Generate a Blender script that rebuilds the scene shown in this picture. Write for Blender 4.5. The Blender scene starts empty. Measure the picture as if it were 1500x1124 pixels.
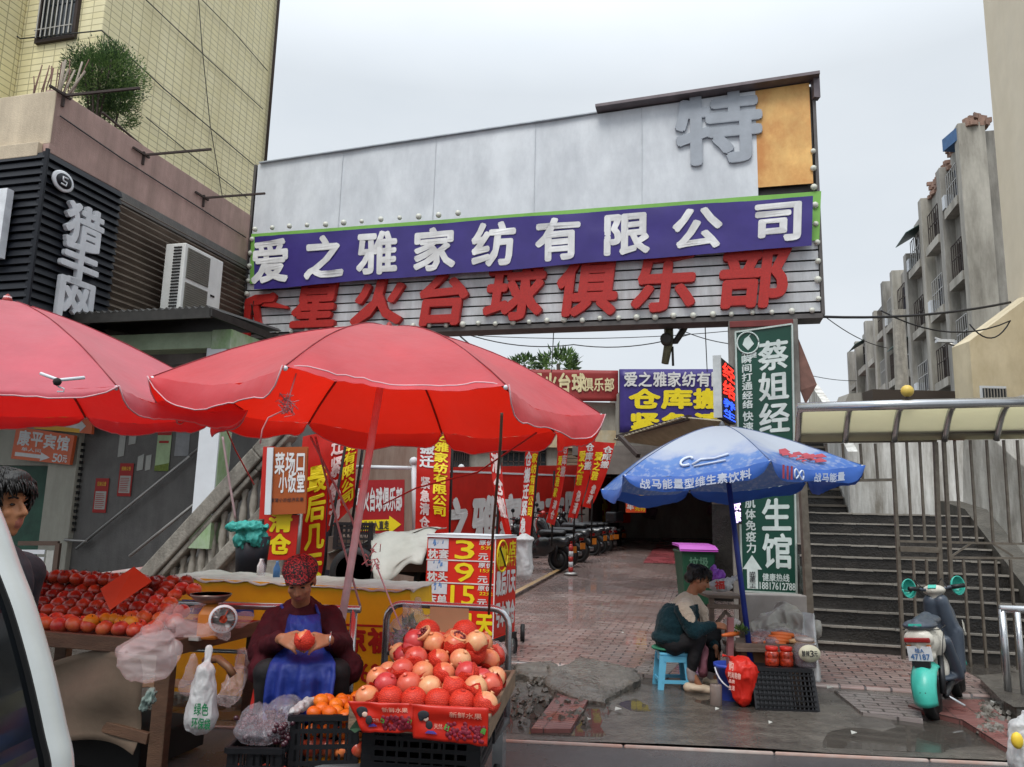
import bpy, bmesh, math, random
from mathutils import Vector as V, Matrix as M, noise as NZ
random.seed(7)
S = bpy.context.scene
COL = S.collection
# ---------------------------------------------------------------- camera
F, CX, CY, CH = 1130.0, 750.0, 562.0, 1.55
PIT, ROL = math.radians(9.5), 0.025
FW = V((0, math.cos(PIT), math.sin(PIT))); _u = V((0, -math.sin(PIT), math.cos(PIT))); _r = V((1, 0, 0))
UP = _u*math.cos(ROL) - _r*math.sin(ROL); RT = _r*math.cos(ROL) + _u*math.sin(ROL)
CAM = V((0, 0, CH))
cd = bpy.data.cameras.new('camera'); co = bpy.data.objects.new('camera', cd); COL.objects.link(co)
cd.sensor_width = 36; cd.lens = F/1500*36; cd.clip_start = .05; cd.clip_end = 2000
co.matrix_world = M(((RT.x, UP.x, -FW.x, 0), (RT.y, UP.y, -FW.y, 0), (RT.z, UP.z, -FW.z, CH), (0, 0, 0, 1)))
S.camera = co
# ---------------------------------------------------------------- sky and sun (overcast)
SUN_EL, SUN_AZ = math.radians(58), math.radians(205)
w = bpy.data.worlds.new('World'); S.world = w; w.use_nodes = True
nt = w.node_tree; N = nt.nodes; Lk = nt.links
bg = N['Background']; bg.inputs[1].default_value = .1
sky = N.new('ShaderNodeTexSky'); sky.sky_type = 'NISHITA'; sky.sun_disc = False
sky.sun_elevation = SUN_EL; sky.sun_rotation = SUN_AZ; sky.dust_density = 3
tc = N.new('ShaderNodeTexCoord'); mp = N.new('ShaderNodeMapping'); mp.inputs['Scale'].default_value = (1, 1, 2.2)
nz = N.new('ShaderNodeTexNoise'); nz.inputs['Scale'].default_value = 2.0; nz.inputs['Detail'].default_value = 6
cr = N.new('ShaderNodeValToRGB'); cr.color_ramp.elements[0].position = .3; cr.color_ramp.elements[1].position = .72
cr.color_ramp.elements[0].color = (5.95, 6.45, 6.95, 1); cr.color_ramp.elements[1].color = (6.95, 7.35, 7.75, 1)
mx = N.new('ShaderNodeMixRGB'); mx.inputs[0].default_value = .96
Lk.new(tc.outputs['Generated'], mp.inputs[0]); Lk.new(mp.outputs[0], nz.inputs['Vector']); Lk.new(nz.outputs[0], cr.inputs[0])
# an overcast sky is two to three times brighter overhead than near the horizon
sep = N.new('ShaderNodeSeparateXYZ'); zr = N.new('ShaderNodeMapRange'); zr.inputs[1].default_value = .5; zr.inputs[2].default_value = 1.0; zr.inputs[3].default_value = 1.0; zr.inputs[4].default_value = 2.8
mul = N.new('ShaderNodeVectorMath'); mul.operation = 'SCALE'
Lk.new(tc.outputs['Generated'], sep.inputs[0]); Lk.new(sep.outputs[2], zr.inputs[0]); Lk.new(zr.outputs[0], mul.inputs['Scale'])
Lk.new(sky.outputs[0], mx.inputs[1]); Lk.new(cr.outputs[0], mx.inputs[2]); Lk.new(mx.outputs[0], mul.inputs[0]); Lk.new(mul.outputs[0], bg.inputs[0])
sl = bpy.data.lights.new('sun', 'SUN'); sl.energy = 1.5; sl.angle = math.radians(25); sl.color = (1, .97, .92)
so = bpy.data.objects.new('sun', sl); COL.objects.link(so)
so.rotation_euler = (math.radians(90)-SUN_EL, 0, math.radians(180)-SUN_AZ+math.radians(0))
so.rotation_euler = V((-math.sin(SUN_AZ)*math.cos(SUN_EL), -math.cos(SUN_AZ)*math.cos(SUN_EL), -math.sin(SUN_EL))).to_track_quat('-Z', 'Y').to_euler()
vs = S.view_settings; vs.view_transform = 'Standard'; vs.look = 'None'; vs.gamma = 1; vs.use_curve_mapping = False; vs.exposure = 0.28
S.cycles.max_bounces = 8; S.cycles.transparent_max_bounces = 16; S.cycles.caustics_reflective = False; S.cycles.caustics_refractive = False

# ---------------------------------------------------------------- pixel -> place helpers (for measuring the photograph)
def ray(x, y): return FW + RT*((x-CX)/F) - UP*((y-CY)/F)
def at(x, y, Y):
    r = ray(x, y); return CAM + r*(Y/r.y)
def gnd(x, y, z=0.0):
    r = ray(x, y); return CAM + r*((z-CH)/r.z)
def onp(x, y, p0, n):
    r = ray(x, y); return CAM + r*(((V(p0)-CAM).dot(n))/r.dot(n))
AL = math.radians(14.7)
D = V((math.sin(AL), math.cos(AL), 0)); E = V((D.y, -D.x, 0)); Z = V((0, 0, 1)); X = V((1, 0, 0)); Y = V((0, 1, 0))
SF = (E, D, Z)
def zg(v):
    t = max(0, v-12.5); return .04*t*t/(t+1.0) if t else 0.0
def UV(u, v, z=0): return E*u + D*v + Z*z
def gal(x, y, up=0.0):                      # on the rising alley
    p = gnd(x, y, 0)
    for _ in range(12): p = gnd(x, y, zg(p.dot(D))+up)
    return p
R = random.random
def rr(a, b): return a + (b-a)*random.random()

# ---------------------------------------------------------------- materials
def lin(h):
    if not isinstance(h, str): return tuple(h)
    o = []
    for i in (0, 2, 4):
        c = int(h[i:i+2], 16)/255
        o.append(c/12.92 if c <= .04045 else ((c+.055)/1.055)**2.4)
    return tuple(o)
MATS = {}
def mat(name, col, rough=.6, metal=0.0, var=.18, scale=5.0, bump=0.0, bscale=None, spec=.5, trl=0.0, trlcol=None, tra=0.0, coat=0.0, sheen=0.0,
        stain=None, ssc=(2.5, 2.5, .5), samt=.5, emit=0.0, rvar=0.0, brick=None, stretch=(1, 1, 1), trm=0.0, ior=1.45):
    if name in MATS: return MATS[name]
    m = bpy.data.materials.new(name); m.use_nodes = True; MATS[name] = m
    t = m.node_tree; n = t.nodes; l = t.links; b = n['Principled BSDF']
    c = lin(col)
    co_ = n.new('ShaderNodeTexCoord'); mp_ = n.new('ShaderNodeMapping'); mp_.inputs['Scale'].default_value = stretch
    l.new(co_.outputs['Object'], mp_.inputs[0])
    nz_ = n.new('ShaderNodeTexNoise'); nz_.inputs['Scale'].default_value = scale; nz_.inputs['Detail'].default_value = 7; nz_.inputs['Roughness'].default_value = .62
    l.new(mp_.outputs[0], nz_.inputs['Vector'])
    ra = n.new('ShaderNodeValToRGB'); ra.color_ramp.elements[0].position = .3; ra.color_ramp.elements[1].position = .7
    ra.color_ramp.elements[0].color = tuple(max(0, x*(1-var)) for x in c)+(1,); ra.color_ramp.elements[1].color = tuple(min(1, x*(1+var)) for x in c)+(1,)
    l.new(nz_.outputs[0], ra.inputs[0]); out = ra.outputs[0]
    hgt = nz_.outputs[0]
    if brick:
        bw, bh, c2, mc, ms, off = brick
        bt = n.new('ShaderNodeTexBrick'); bt.inputs['Scale'].default_value = 1; bt.inputs['Brick Width'].default_value = bw; bt.inputs['Row Height'].default_value = bh
        bt.inputs['Mortar Size'].default_value = ms; bt.offset = off; bt.inputs['Mortar Smooth'].default_value = .3; bt.inputs['Bias'].default_value = 0
        l.new(co_.outputs['UV'], bt.inputs['Vector']); l.new(out, bt.inputs['Color1'])
        m2 = n.new('ShaderNodeMixRGB'); m2.inputs[0].default_value = .75; m2.inputs[2].default_value = lin(c2)+(1,); l.new(out, m2.inputs[1]); l.new(m2.outputs[0], bt.inputs['Color2'])
        bt.inputs['Mortar'].default_value = lin(mc)+(1,); out = bt.outputs['Color']
        hgt = bt.outputs['Fac']
    if stain:
        sm = n.new('ShaderNodeMapping'); sm.inputs['Scale'].default_value = ssc; l.new(co_.outputs['Object'], sm.inputs[0])
        sn = n.new('ShaderNodeTexNoise'); sn.inputs['Scale'].default_value = 1; sn.inputs['Detail'].default_value = 8; sn.inputs['Roughness'].default_value = .7; l.new(sm.outputs[0], sn.inputs['Vector'])
        sr = n.new('ShaderNodeValToRGB'); sr.color_ramp.elements[0].position = .5-.12; sr.color_ramp.elements[1].position = .5+.17; l.new(sn.outputs[0], sr.inputs[0])
        sa = n.new('ShaderNodeMath'); sa.operation = 'MULTIPLY'; sa.inputs[1].default_value = samt; l.new(sr.outputs[0], sa.inputs[0])
        sx = n.new('ShaderNodeMixRGB'); l.new(sa.outputs[0], sx.inputs[0]); l.new(out, sx.inputs[1]); sx.inputs[2].default_value = lin(stain)+(1,); out = sx.outputs[0]
    l.new(out, b.inputs['Base Color'])
    b.inputs['Roughness'].default_value = rough; b.inputs['Metallic'].default_value = metal; b.inputs['Specular IOR Level'].default_value = spec
    b.inputs['Coat Weight'].default_value = coat; b.inputs['Coat Roughness'].default_value = .15; b.inputs['Sheen Weight'].default_value = sheen; b.inputs['IOR'].default_value = ior
    if trm: b.inputs['Transmission Weight'].default_value = trm
    if rvar:
        n2 = n.new('ShaderNodeTexNoise'); n2.inputs['Scale'].default_value = rvar; n2.inputs['Detail'].default_value = 5; l.new(mp_.outputs[0], n2.inputs['Vector'])
        mr = n.new('ShaderNodeMapRange'); mr.inputs[1].default_value = .4; mr.inputs[2].default_value = .62; mr.inputs[3].default_value = max(.05, rough*.28); mr.inputs[4].default_value = min(1, rough*1.25)
        l.new(n2.outputs[0], mr.inputs[0]); l.new(mr.outputs[0], b.inputs['Roughness'])
    if emit:
        l.new(out, b.inputs['Emission Color']); b.inputs['Emission Strength'].default_value = emit
    if bump:
        bp = n.new('ShaderNodeBump'); bp.inputs['Strength'].default_value = min(1, bump); bp.inputs['Distance'].default_value = .02*max(1, bump)
        if bscale:
            n3 = n.new('ShaderNodeTexNoise'); n3.inputs['Scale'].default_value = bscale; n3.inputs['Detail'].default_value = 6; l.new(mp_.outputs[0], n3.inputs['Vector']); l.new(n3.outputs[0], bp.inputs['Height'])
        else:
            if brick: bp.invert = True
            l.new(hgt, bp.inputs['Height'])
        l.new(bp.outputs[0], b.inputs['Normal'])
    sh = b.outputs[0]; om = n['Material Output']
    if trl:
        tb = n.new('ShaderNodeBsdfTranslucent'); tb.inputs[0].default_value = lin(trlcol or col)+(1,)
        ms_ = n.new('ShaderNodeMixShader'); ms_.inputs[0].default_value = trl; l.new(sh, ms_.inputs[1]); l.new(tb.outputs[0], ms_.inputs[2]); sh = ms_.outputs[0]
    if tra:
        tb = n.new('ShaderNodeBsdfTransparent'); ms_ = n.new('ShaderNodeMixShader'); ms_.inputs[0].default_value = tra; l.new(sh, ms_.inputs[1]); l.new(tb.outputs[0], ms_.inputs[2]); sh = ms_.outputs[0]
    l.new(sh, om.inputs[0])
    return m

def box_uv(me, own={}):
    ul = me.uv_layers.new(name='uv').data
    for p in me.polygons:
        nn = p.normal
        t = Z.cross(nn) if abs(nn.z) < .9 else E.copy()
        t = t.normalized(); b = nn.cross(t) if abs(nn.z) < .9 else D
        for li in p.loop_indices:
            vi = me.loops[li].vertex_index
            if vi in own: ul[li].uv = own[vi]
            else:
                q = me.vertices[vi].co; ul[li].uv = (q.dot(t), q.dot(b))
# ---------------------------------------------------------------- mesh builder
class MB:
    def __init__(s, m=0): s.v = []; s.f = []; s.mi = []; s.sm = []; s.m = m; s.uv = {}
    def add(s, vs_, fs, sm=False, uv=None):
        o = len(s.v); s.v += [tuple(p) for p in vs_]
        if uv:
            for i, q in enumerate(uv): s.uv[o+i] = q
        for f in fs: s.f.append([i+o for i in f]); s.mi.append(s.m); s.sm.append(sm)
        return s
    def box(s, c, size, ax=(X, Y, Z)):
        c = V(c); a, b, d = ax[0]*size[0]/2, ax[1]*size[1]/2, ax[2]*size[2]/2
        p = [c-a-b-d, c+a-b-d, c+a+b-d, c-a+b-d, c-a-b+d, c+a-b+d, c+a+b+d, c-a+b+d]
        return s.add(p, [(0, 3, 2, 1), (4, 5, 6, 7), (0, 1, 5, 4), (1, 2, 6, 5), (2, 3, 7, 6), (3, 0, 4, 7)])
    def bx(s, p, q, ax=SF):                 # box spanning two opposite corners, along axes ax
        p, q = V(p), V(q); d = q-p
        return s.box((p+q)/2, [abs(d.dot(a)) for a in ax], ax)
    def bar(s, p, q, w_, h_=None, up=Z):
        p, q = V(p), V(q); h_ = h_ or w_; d = (q-p); L = d.length
        if L < 1e-6: return s
        d /= L; u = up
        if abs(d.dot(u)) > .98: u = X
        a = d.cross(u).normalized(); b = a.cross(d)
        return s.box((p+q)/2, (w_, L, h_), (a, d, b))
    def tube(s, pts, r, n=8, cap=True, sm=True):
        pts = [V(p) for p in pts]; k = len(pts); rs = r if isinstance(r, (list, tuple)) else [r]*k
        vs_, fs = [], []; prev = None
        for i, p in enumerate(pts):
            t = (pts[min(i+1, k-1)]-pts[max(i-1, 0)])
            t = t.normalized() if t.length > 1e-9 else Z
            if prev is None:
                a = t.orthogonal().normalized()
            else:
                a = (prev - t*prev.dot(t)); a = a.normalized() if a.length > 1e-6 else t.orthogonal().normalized()
            prev = a; b = t.cross(a)
            for j in range(n):
                th = 2*math.pi*j/n; vs_.append(p + (a*math.cos(th)+b*math.sin(th))*rs[i])
        for i in range(k-1):
            for j in range(n): fs.append((i*n+j, i*n+(j+1) % n, (i+1)*n+(j+1) % n, (i+1)*n+j))
        if cap: fs.append(tuple(range(n-1, -1, -1))); fs.append(tuple((k-1)*n+j for j in range(n)))
        return s.add(vs_, fs, sm)
    def lathe(s, c, prof, n=16, ax=(X, Y, Z), sm=True, sx=1, sy=1):   # prof: (r, h) list
        c = V(c); vs_, fs = [], []
        for (r, h) in prof:
            for j in range(n):
                th = 2*math.pi*j/n; vs_.append(c + ax[0]*r*math.cos(th)*sx + ax[1]*r*math.sin(th)*sy + ax[2]*h)
        for i in range(len(prof)-1):
            for j in range(n): fs.append((i*n+j, i*n+(j+1) % n, (i+1)*n+(j+1) % n, (i+1)*n+j))
        if prof[0][0] > 1e-6: fs.append(tuple(range(n-1, -1, -1)))
        if prof[-1][0] > 1e-6: fs.append(tuple((len(prof)-1)*n+j for j in range(n)))
        return s.add(vs_, fs, sm)
    def ell(s, c, r, n=12, ax=(X, Y, Z)):
        if not isinstance(r, (tuple, list)): r = (r, r, r)
        k = max(4, n//2)
        return s.lathe(c, [(max(1e-7, math.sin(math.pi*i/k)), -math.cos(math.pi*i/k)*r[2]) for i in range(k+1)], n, (ax[0]*r[0], ax[1]*r[1], ax[2]))
    def poly(s, pts): return s.add(pts, [tuple(range(len(pts)))])
    def prism(s, pts, d):
        pts = [V(p) for p in pts]; n = len(pts); d = V(d)
        return s.add(pts+[p+d for p in pts], [tuple(range(n)), tuple(range(2*n-1, n-1, -1))]+[(i, (i+1) % n, (i+1) % n+n, i+n) for i in range(n)])
    def sheet(s, fn, nu, nv, sm=True, uv=True):
        vs_ = [fn(i/nu, j/nv) for j in range(nv+1) for i in range(nu+1)]
        fs = [(j*(nu+1)+i, j*(nu+1)+i+1, (j+1)*(nu+1)+i+1, (j+1)*(nu+1)+i) for j in range(nv) for i in range(nu)]
        return s.add(vs_, fs, sm, [(i/nu, j/nv) for j in range(nv+1) for i in range(nu+1)] if uv else None)
    def build(s, name, mats, parent=None, bev=0, solid=0, sub=0):
        if not isinstance(mats, (list, tuple)): mats = [mats]
        me = bpy.data.meshes.new(name); me.from_pydata(s.v, [], s.f)
        for m_ in mats: me.materials.append(m_)
        me.polygons.foreach_set('material_index', s.mi); me.polygons.foreach_set('use_smooth', s.sm)
        box_uv(me, s.uv)
        return link(name, me, parent, bev, solid, sub)
def link(name, me, parent=None, bev=0, solid=0, sub=0):
    o = bpy.data.objects.new(name, me); COL.objects.link(o)
    if parent is not None:
        o.parent = parent
        if 'world' in parent: o.matrix_parent_inverse = M.Translation(parent.location).inverted()
    if solid:
        q = o.modifiers.new('solid', 'SOLIDIFY'); q.thickness = solid; q.offset = 0
    if sub:
        q = o.modifiers.new('sub', 'SUBSURF'); q.levels = sub; q.render_levels = sub
    if bev:
        q = o.modifiers.new('bevel', 'BEVEL'); q.width = bev; q.segments = 2; q.limit_method = 'ANGLE'; q.angle_limit = math.radians(40)
    return o
def tag(o, label, cat, group=None):
    o['label'] = label; o['category'] = cat
    if group: o['group'] = group
    return o
def thing(name, label, cat, loc=(0, 0, 0), group=None, local=False, rz=0):
    o = bpy.data.objects.new(name, None); COL.objects.link(o); o.location = loc; o.empty_display_size = .1
    if not local: o['world'] = 1
    else: o.rotation_euler = (0, 0, rz)
    return tag(o, label, cat, group)
def struct(o, kind='structure'): o['kind'] = kind; return o
def copy_thing(root, loc, rz=0, label=None, group=None):
    r = root.copy(); COL.objects.link(r); r.location = loc; r.rotation_euler = (0, 0, rz)
    if label: r['label'] = label
    if group: r['group'] = group
    for ch in list(root.children):
        c = ch.copy(); COL.objects.link(c); c.parent = r
        for g in list(ch.children):
            k = g.copy(); COL.objects.link(k); k.parent = c
    return r
# ---------------------------------------------------------------- lettering (Blender's own built-in font)
_G = {}
def glyph(ch, ext=0.0):
    key = (ch, ext)
    if key in _G: return _G[key]
    c = bpy.data.curves.new('lettering', 'FONT'); c.body = ch; c.resolution_u = 2; c.extrude = ext
    o = bpy.data.objects.new('lettering', c); COL.objects.link(o)
    dg = bpy.context.evaluated_depsgraph_get(); dg.update()
    me = bpy.data.meshes.new_from_object(o.evaluated_get(dg))
    vs_ = [tuple(v.co) for v in me.vertices]; fs = [tuple(p.vertices) for p in me.polygons]
    bpy.data.objects.remove(o); bpy.data.curves.remove(c); bpy.data.meshes.remove(me)
    xs = [v[0] for v in vs_]; ys = [v[1] for v in vs_]
    if len(ch) == 1 and ord(ch) > 0x2e80:
        x0, x1, y0, y1 = 0, 1.0, -.13, .87
        cx = (min(xs)+max(xs))/2; x0, x1 = cx-.5, cx+.5
        cy = (min(ys)+max(ys))/2; y0, y1 = cy-.5, cy+.5
    else: x0, x1, y0, y1 = min(xs), max(xs), min(ys), max(ys)
    vs_ = [((x-x0)/(x1-x0), (y-y0)/(y1-y0), z) for x, y, z in vs_]
    _G[key] = (vs_, fs); return _G[key]
def put(mb, ch, fn, n, bold=.03, ext=0.0, lift=.004, grow=1.08):
    """fn(u, v) gives a place on the sign for u, v in 0..1 of the character's cell; n points off the sign"""
    vs_, fs = glyph(ch, ext); n = V(n)
    offs = [(0, 0)] if bold <= 0 else [(-bold, 0), (bold, 0), (0, bold), (0, -bold)]
    if bold >= .034: offs += [(sx*bold*.72, sy*bold*.72) for sx in (-1, 1) for sy in (-1, 1)]
    for k, (a, b) in enumerate(offs):
        mb.add([V(fn((x-.5)*grow+.5+a, (y-.5)*grow+.5+b)) + n*(lift+.0005*k+z) for x, y, z in vs_], fs)
def cell(fn, u0, v0, u1, v1): return lambda x, y: fn(u0+(u1-u0)*x, v0+(v1-v0)*y)
def words(mb, s_, fn, n, u0, v0, u1, v1, vertical=False, bold=.03, pitch=None, **k):
    """one character per cell across (or down) the rectangle of the sign's own u, v"""
    m = len(s_)
    for i, ch in enumerate(s_):
        if ch == ' ': continue
        if vertical:
            h = (v1-v0)/m; put(mb, ch, cell(fn, u0, v1-h*(i+1)+h*.06, u1, v1-h*i-h*.06), n, bold, **k)
        else:
            q = (u1-u0)/m; put(mb, ch, cell(fn, u0+q*i+q*.05, v0, u0+q*(i+1)-q*.05, v1), n, bold, **k)
def quadfn(bl, br, tr, tl):
    bl, br, tr, tl = V(bl), V(br), V(tr), V(tl)
    return lambda u, v: bl*(1-u)*(1-v)+br*u*(1-v)+tr*u*v+tl*(1-u)*v
# ---------------------------------------------------------------- soft bodies: overlapping solids grown into one continuous surface
def cap(a, b, ra, rb, m=0): return ('c', V(a), V(b), ra, rb, m)
def elp(c, r, m=0, ax=(X, Y, Z)): return ('e', V(c), r, ax, m)
def blob(name, prims, mats, voxel=.008, smooth=4, parent=None, pick=None, disp=None, dec=0):
    mb = MB()
    for p in prims:
        if p[0] == 'c':
            _, a, b, ra, rb, m_ = p; d = b-a; L = max(d.length, 1e-5); t = d/L
            pts = []; rs = []
            for k in range(5): th = math.pi/2*(1-k/4.); pts.append(a-t*ra*math.sin(th)); rs.append(max(1e-4, ra*math.cos(th)))
            for k in range(1, 4): pts.append(a+d*k/4); rs.append(ra+(rb-ra)*k/4)
            for k in range(5): th = math.pi/2*k/4.; pts.append(b+t*rb*math.sin(th)); rs.append(max(1e-4, rb*math.cos(th)))
            mb.tube(pts, rs, 14)
        else: mb.ell(p[1], p[2], 20, p[3])
    me = bpy.data.meshes.new('tmp'); me.from_pydata(mb.v, [], mb.f)
    o = bpy.data.objects.new('tmp', me); COL.objects.link(o)
    q = o.modifiers.new('r', 'REMESH'); q.mode = 'VOXEL'; q.voxel_size = voxel; q.use_smooth_shade = True
    if smooth: q = o.modifiers.new('s', 'SMOOTH'); q.factor = .5; q.iterations = smooth
    dg = bpy.context.evaluated_depsgraph_get(); dg.update()
    m2 = bpy.data.meshes.new_from_object(o.evaluated_get(dg)); bpy.data.objects.remove(o); bpy.data.meshes.remove(me)
    m2.name = name
    if disp:
        nn = [v.normal.copy() for v in m2.vertices]
        for v, k in zip(m2.vertices, nn): v.co = v.co + V(disp(v.co, k))
    if not isinstance(mats, (list, tuple)): mats = [mats]
    m2.materials.clear()
    for m_ in mats: m2.materials.append(m_)
    box_uv(m2)
    mi = []
    for p in m2.polygons: mi.append(pick(p.center, p.normal) if pick else 0)
    m2.polygons.foreach_set('material_index', mi); m2.polygons.foreach_set('use_smooth', [True]*len(mi))
    return link(name, m2, parent)
def wob(amp, sc, seed=0): return lambda p, n: n*(amp*NZ.noise(p*sc+V((seed, seed*1.7, 3.1))))
def crinkle(amp, sc, seed=0, st=(1, 1, .3)):
    """sharp pleats drawn out along st's small axis"""
    def f(p, n):
        q = V((p.x*st[0], p.y*st[1], p.z*st[2]))*sc + V((seed, 1.3*seed, 2)); q = q + V((.5*NZ.noise(p*sc*.6), .5*NZ.noise(p*sc*.6+V((9, 0, 0))), 0))
        a = 1-abs(NZ.noise(q))*2.2; b = 1-abs(NZ.noise(q*2.1+V((4, 4, 4))))*2.2
        return n*(amp*(.75*a+.4*b-.75))
    return f
def lumps(amp, sc, seed=0):
    return lambda p, n: n*(amp*(.75*abs(NZ.noise(p*sc+V((seed, 1, 2))))*2-.5+.7*abs(NZ.noise(p*sc*2.1+V((seed, 5, 2))))-.45*abs(NZ.noise(p*sc*4.3+V((seed, 8, 2))))*2))
# ================================================================ the setting
m_asph = mat('wet_asphalt', '4a4a4c', .42, var=.35, scale=60, bump=.5, bscale=220, rvar=1.1, stain='2f2f31', ssc=(.7, .7, .7), samt=.7)
m_conc = mat('wet_concrete', '656059', .28, var=.32, scale=14, bump=.5, bscale=45, rvar=1.1, stain='2e2a27', ssc=(.8, 1.6, 1), samt=.8)
m_brick = mat('wet_paving_brick', '8e6c64', .22, var=.35, scale=3.5, bump=.6, rvar=.8, brick=(.22, .11, 'a5948d', '43393a', .011, .5), stain='8a8684', ssc=(.45, .9, .8), samt=.45)
m_redp = mat('red_painted_paving', 'a04a50', .33, var=.2, scale=4, bump=.3, bscale=40, rvar=1.2, stain='7d5a58', ssc=(1, 1, 1), samt=.5)
m_yline = mat('worn_yellow_paint', 'b08d55', .5, var=.3, scale=20, stain='7d6a60', ssc=(9, 9, 9), samt=.9)
m_kerb = mat('painted_kerb', 'a39c96', .5, var=.15, scale=10, stain='a3705c', ssc=(1.1, 1.1, 1.1), samt=.97)
g = MB(); g.sheet(lambda u, v: V((-300+600*u, -20+620*v, 0)), 6, 6, False, False); struct(g.build('ground', m_asph))
def bumpz(p, a): return a*NZ.noise(V((p.x*.9, p.y*.9, 1.3)))+a*.4*NZ.noise(V((p.x*3, p.y*3, 7)))
kl0, kl1 = gnd(700, 1083), gnd(1490, 1120); kd = (kl1-kl0).normalized()
def pav(u, v):
    a = kl0 + kd*(-7+17*u); p = V((a.x, a.y + (13-a.y)*v, 0)); p.z = .02+bumpz(p, .013); return p
g = MB(); g.sheet(pav, 80, 40, True, False); struct(g.build('pavement', m_conc))
kn = V((kd.y, -kd.x, 0))
m_water = mat('rain_water', '4a4540', .03, var=.1, tra=.45, spec=.8)
g = MB(); g.sheet(lambda u, v: kl0+kd*(-6.9+16.8*u)+Y*(.12+5.2*v)+Z*(.018-kl0.z-kd.z*(-6.9+16.8*u)), 4, 4, False, False); struct(g.build('water', m_water))
g = MB()
for i in range(17):
    a = kl0+kd*(-7+i*1.0); g.bar(a+Z*-.02+kn*.03, a+kd*.992+Z*-.02+kn*.03, .03, .075)
struct(g.build('kerb', m_kerb, bev=.012))
def alley(u, v):
    p = UV(-9+11.5*u, 8.05+40*v*v); p.z = zg(p.dot(D))+.05+bumpz(p, .008)
    if v == 0: p.z = .0
    return p
g = MB(); g.sheet(alley, 40, 90, True, False); struct(g.build('alley', m_brick))
def strip(pts, up=.01):
    mb = MB()
    for i in range(len(pts)-1):
        a, b = pts[i], pts[i+1]
        n = 6
        for k in range(n):
            q = [a[0].lerp(b[0], k/n), a[1].lerp(b[1], k/n), a[1].lerp(b[1], (k+1)/n), a[0].lerp(b[0], (k+1)/n)]
            for t in q: t.z = zg(t.dot(D))+.05+bumpz(t, .008)+up
            mb.poly(q)
    return mb
ya, yb = gal(757, 877), gal(1000, 776); yd = (yb-ya).normalized(); yn = V((yd.y, -yd.x, 0))*.055
struct(strip([(ya-yn-yd*3, ya+yn-yd*3), (yb-yn, yb+yn)]).build('painted_line', m_yline))
r0, r1, r2, r3 = gal(942, 828), gal(1070, 832), gal(1075, 775), gal(1010, 777)
struct(strip([(r0, r1), (r3, r2)]).build('red_path', m_redp))
# red brick wedges set into the pavement
m_rbrick = mat('old_red_brick', '7f4a46', .42, var=.3, scale=8, bump=.6, rvar=2, brick=(.2, .055, '8f5e58', '4a3230', .006, 0.0), stain='5a4a46', ssc=(2, 2, 2), samt=.5)
g = MB()
q = [gnd(*p, .03) for p in ((778, 1071), (836, 1071), (868, 1016), (822, 1012))]
g.prism([p-Z*.1 for p in q], Z*.115)
struct(g.build('brick_strip_path', m_rbrick))
g = MB()
q = [gnd(*p, .03) for p in ((1382, 1030), (1440, 1030), (1492, 1075), (1478, 1104), (1410, 1060), (1352, 1046), (1330, 1038))]
g.prism([p-Z*.1 for p in q], Z*.13)
struct(g.build('brick_edge_path', m_rbrick))
m_pav2 = mat('wet_pavers', '8b8480', .3, var=.2, scale=6, bump=.7, rvar=1.5, brick=(.26, .1, '968a88', '4c4845', .01, .5), stain='5c5552', ssc=(1.5, 1.5, 1), samt=.5)
g = MB(); q = [gnd(*p, .04) for p in ((1222, 1012), (1262, 1044), (1352, 1056), (1345, 1024))]
g.prism([p-Z*.1 for p in q], Z*.105); struct(g.build('paver_patch_path', m_pav2))
g = MB(); q = [gnd(*p, .04) for p in ((880, 962), (870, 982), (975, 992), (1000, 968))]
g.prism([p-Z*.1 for p in q], Z*.108); struct(g.build('paver_edge_path', m_pav2))
# broken slabs and a hole by the trolley
m_slab = mat('broken_slab', '6a655d', .35, var=.45, scale=12, bump=1.3, bscale=22, rvar=2, stain='3d3934', ssc=(3, 3, 3), samt=.6)
def slab(name, poly, z0, tilt, th, label):
    mb = MB(); c = sum((p for p in poly), V((0, 0, 0)))/len(poly)
    pts = []
    n = len(poly)
    for i in range(n):
        a, b = poly[i], poly[(i+1) % n]
        for k in range(9):
            p = a.lerp(b, k/9.); p = p + V((NZ.noise(p*9), NZ.noise(p*9+V((5, 5, 5))), 0))*.05 + V((rr(-.008, .008), rr(-.008, .008), 0)); p.z = z0 + (p-c).dot(tilt); pts.append(p)
    top = [p.copy() for p in pts]; m_ = len(top); cz_ = V((c.x, c.y, z0)); vs_ = []
    for r_ in (1, .93, .8, .6, .4, .2):
        for p in top: q = cz_.lerp(p, r_); q.z += .022*NZ.noise(q*5)+.012*NZ.noise(q*16) - (.02 if r_ == 1 else 0); vs_.append(q)
    top = vs_[:m_]
    mb.add(vs_+[cz_], [(j*m_+i, j*m_+(i+1) % m_, (j+1)*m_+(i+1) % m_, (j+1)*m_+i) for j in range(5) for i in range(m_)]+[(5*m_+i, 5*m_+(i+1) % m_, 6*m_) for i in range(m_)], True)
    bot = [p-Z*th+V((rr(-.04, .04), rr(-.04, .04), 0)) for p in top]
    nn = len(top); mb.add(top+bot, [(i, (i+1) % nn, (i+1) % nn+nn, i+nn) for i in range(nn)])
    return tag(mb.build(name, m_slab), label, 'slab')
slab('broken_slab', [gnd(*p, .12) for p in ((812, 975), (850, 962), (930, 978), (938, 990), (880, 1010), (822, 1000))], .1, V((.02, .04, 0)), .16, 'largest broken grey concrete slab tilted up in front of the brick alley')
slab('broken_slab', [gnd(*p, .05) for p in ((806, 985), (838, 1000), (905, 1012), (890, 1028), (840, 1022), (800, 1008))], .09, V((-.03, .05, 0)), .12, 'lower cracked concrete slab lying in front of the largest tilted slab')
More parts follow.
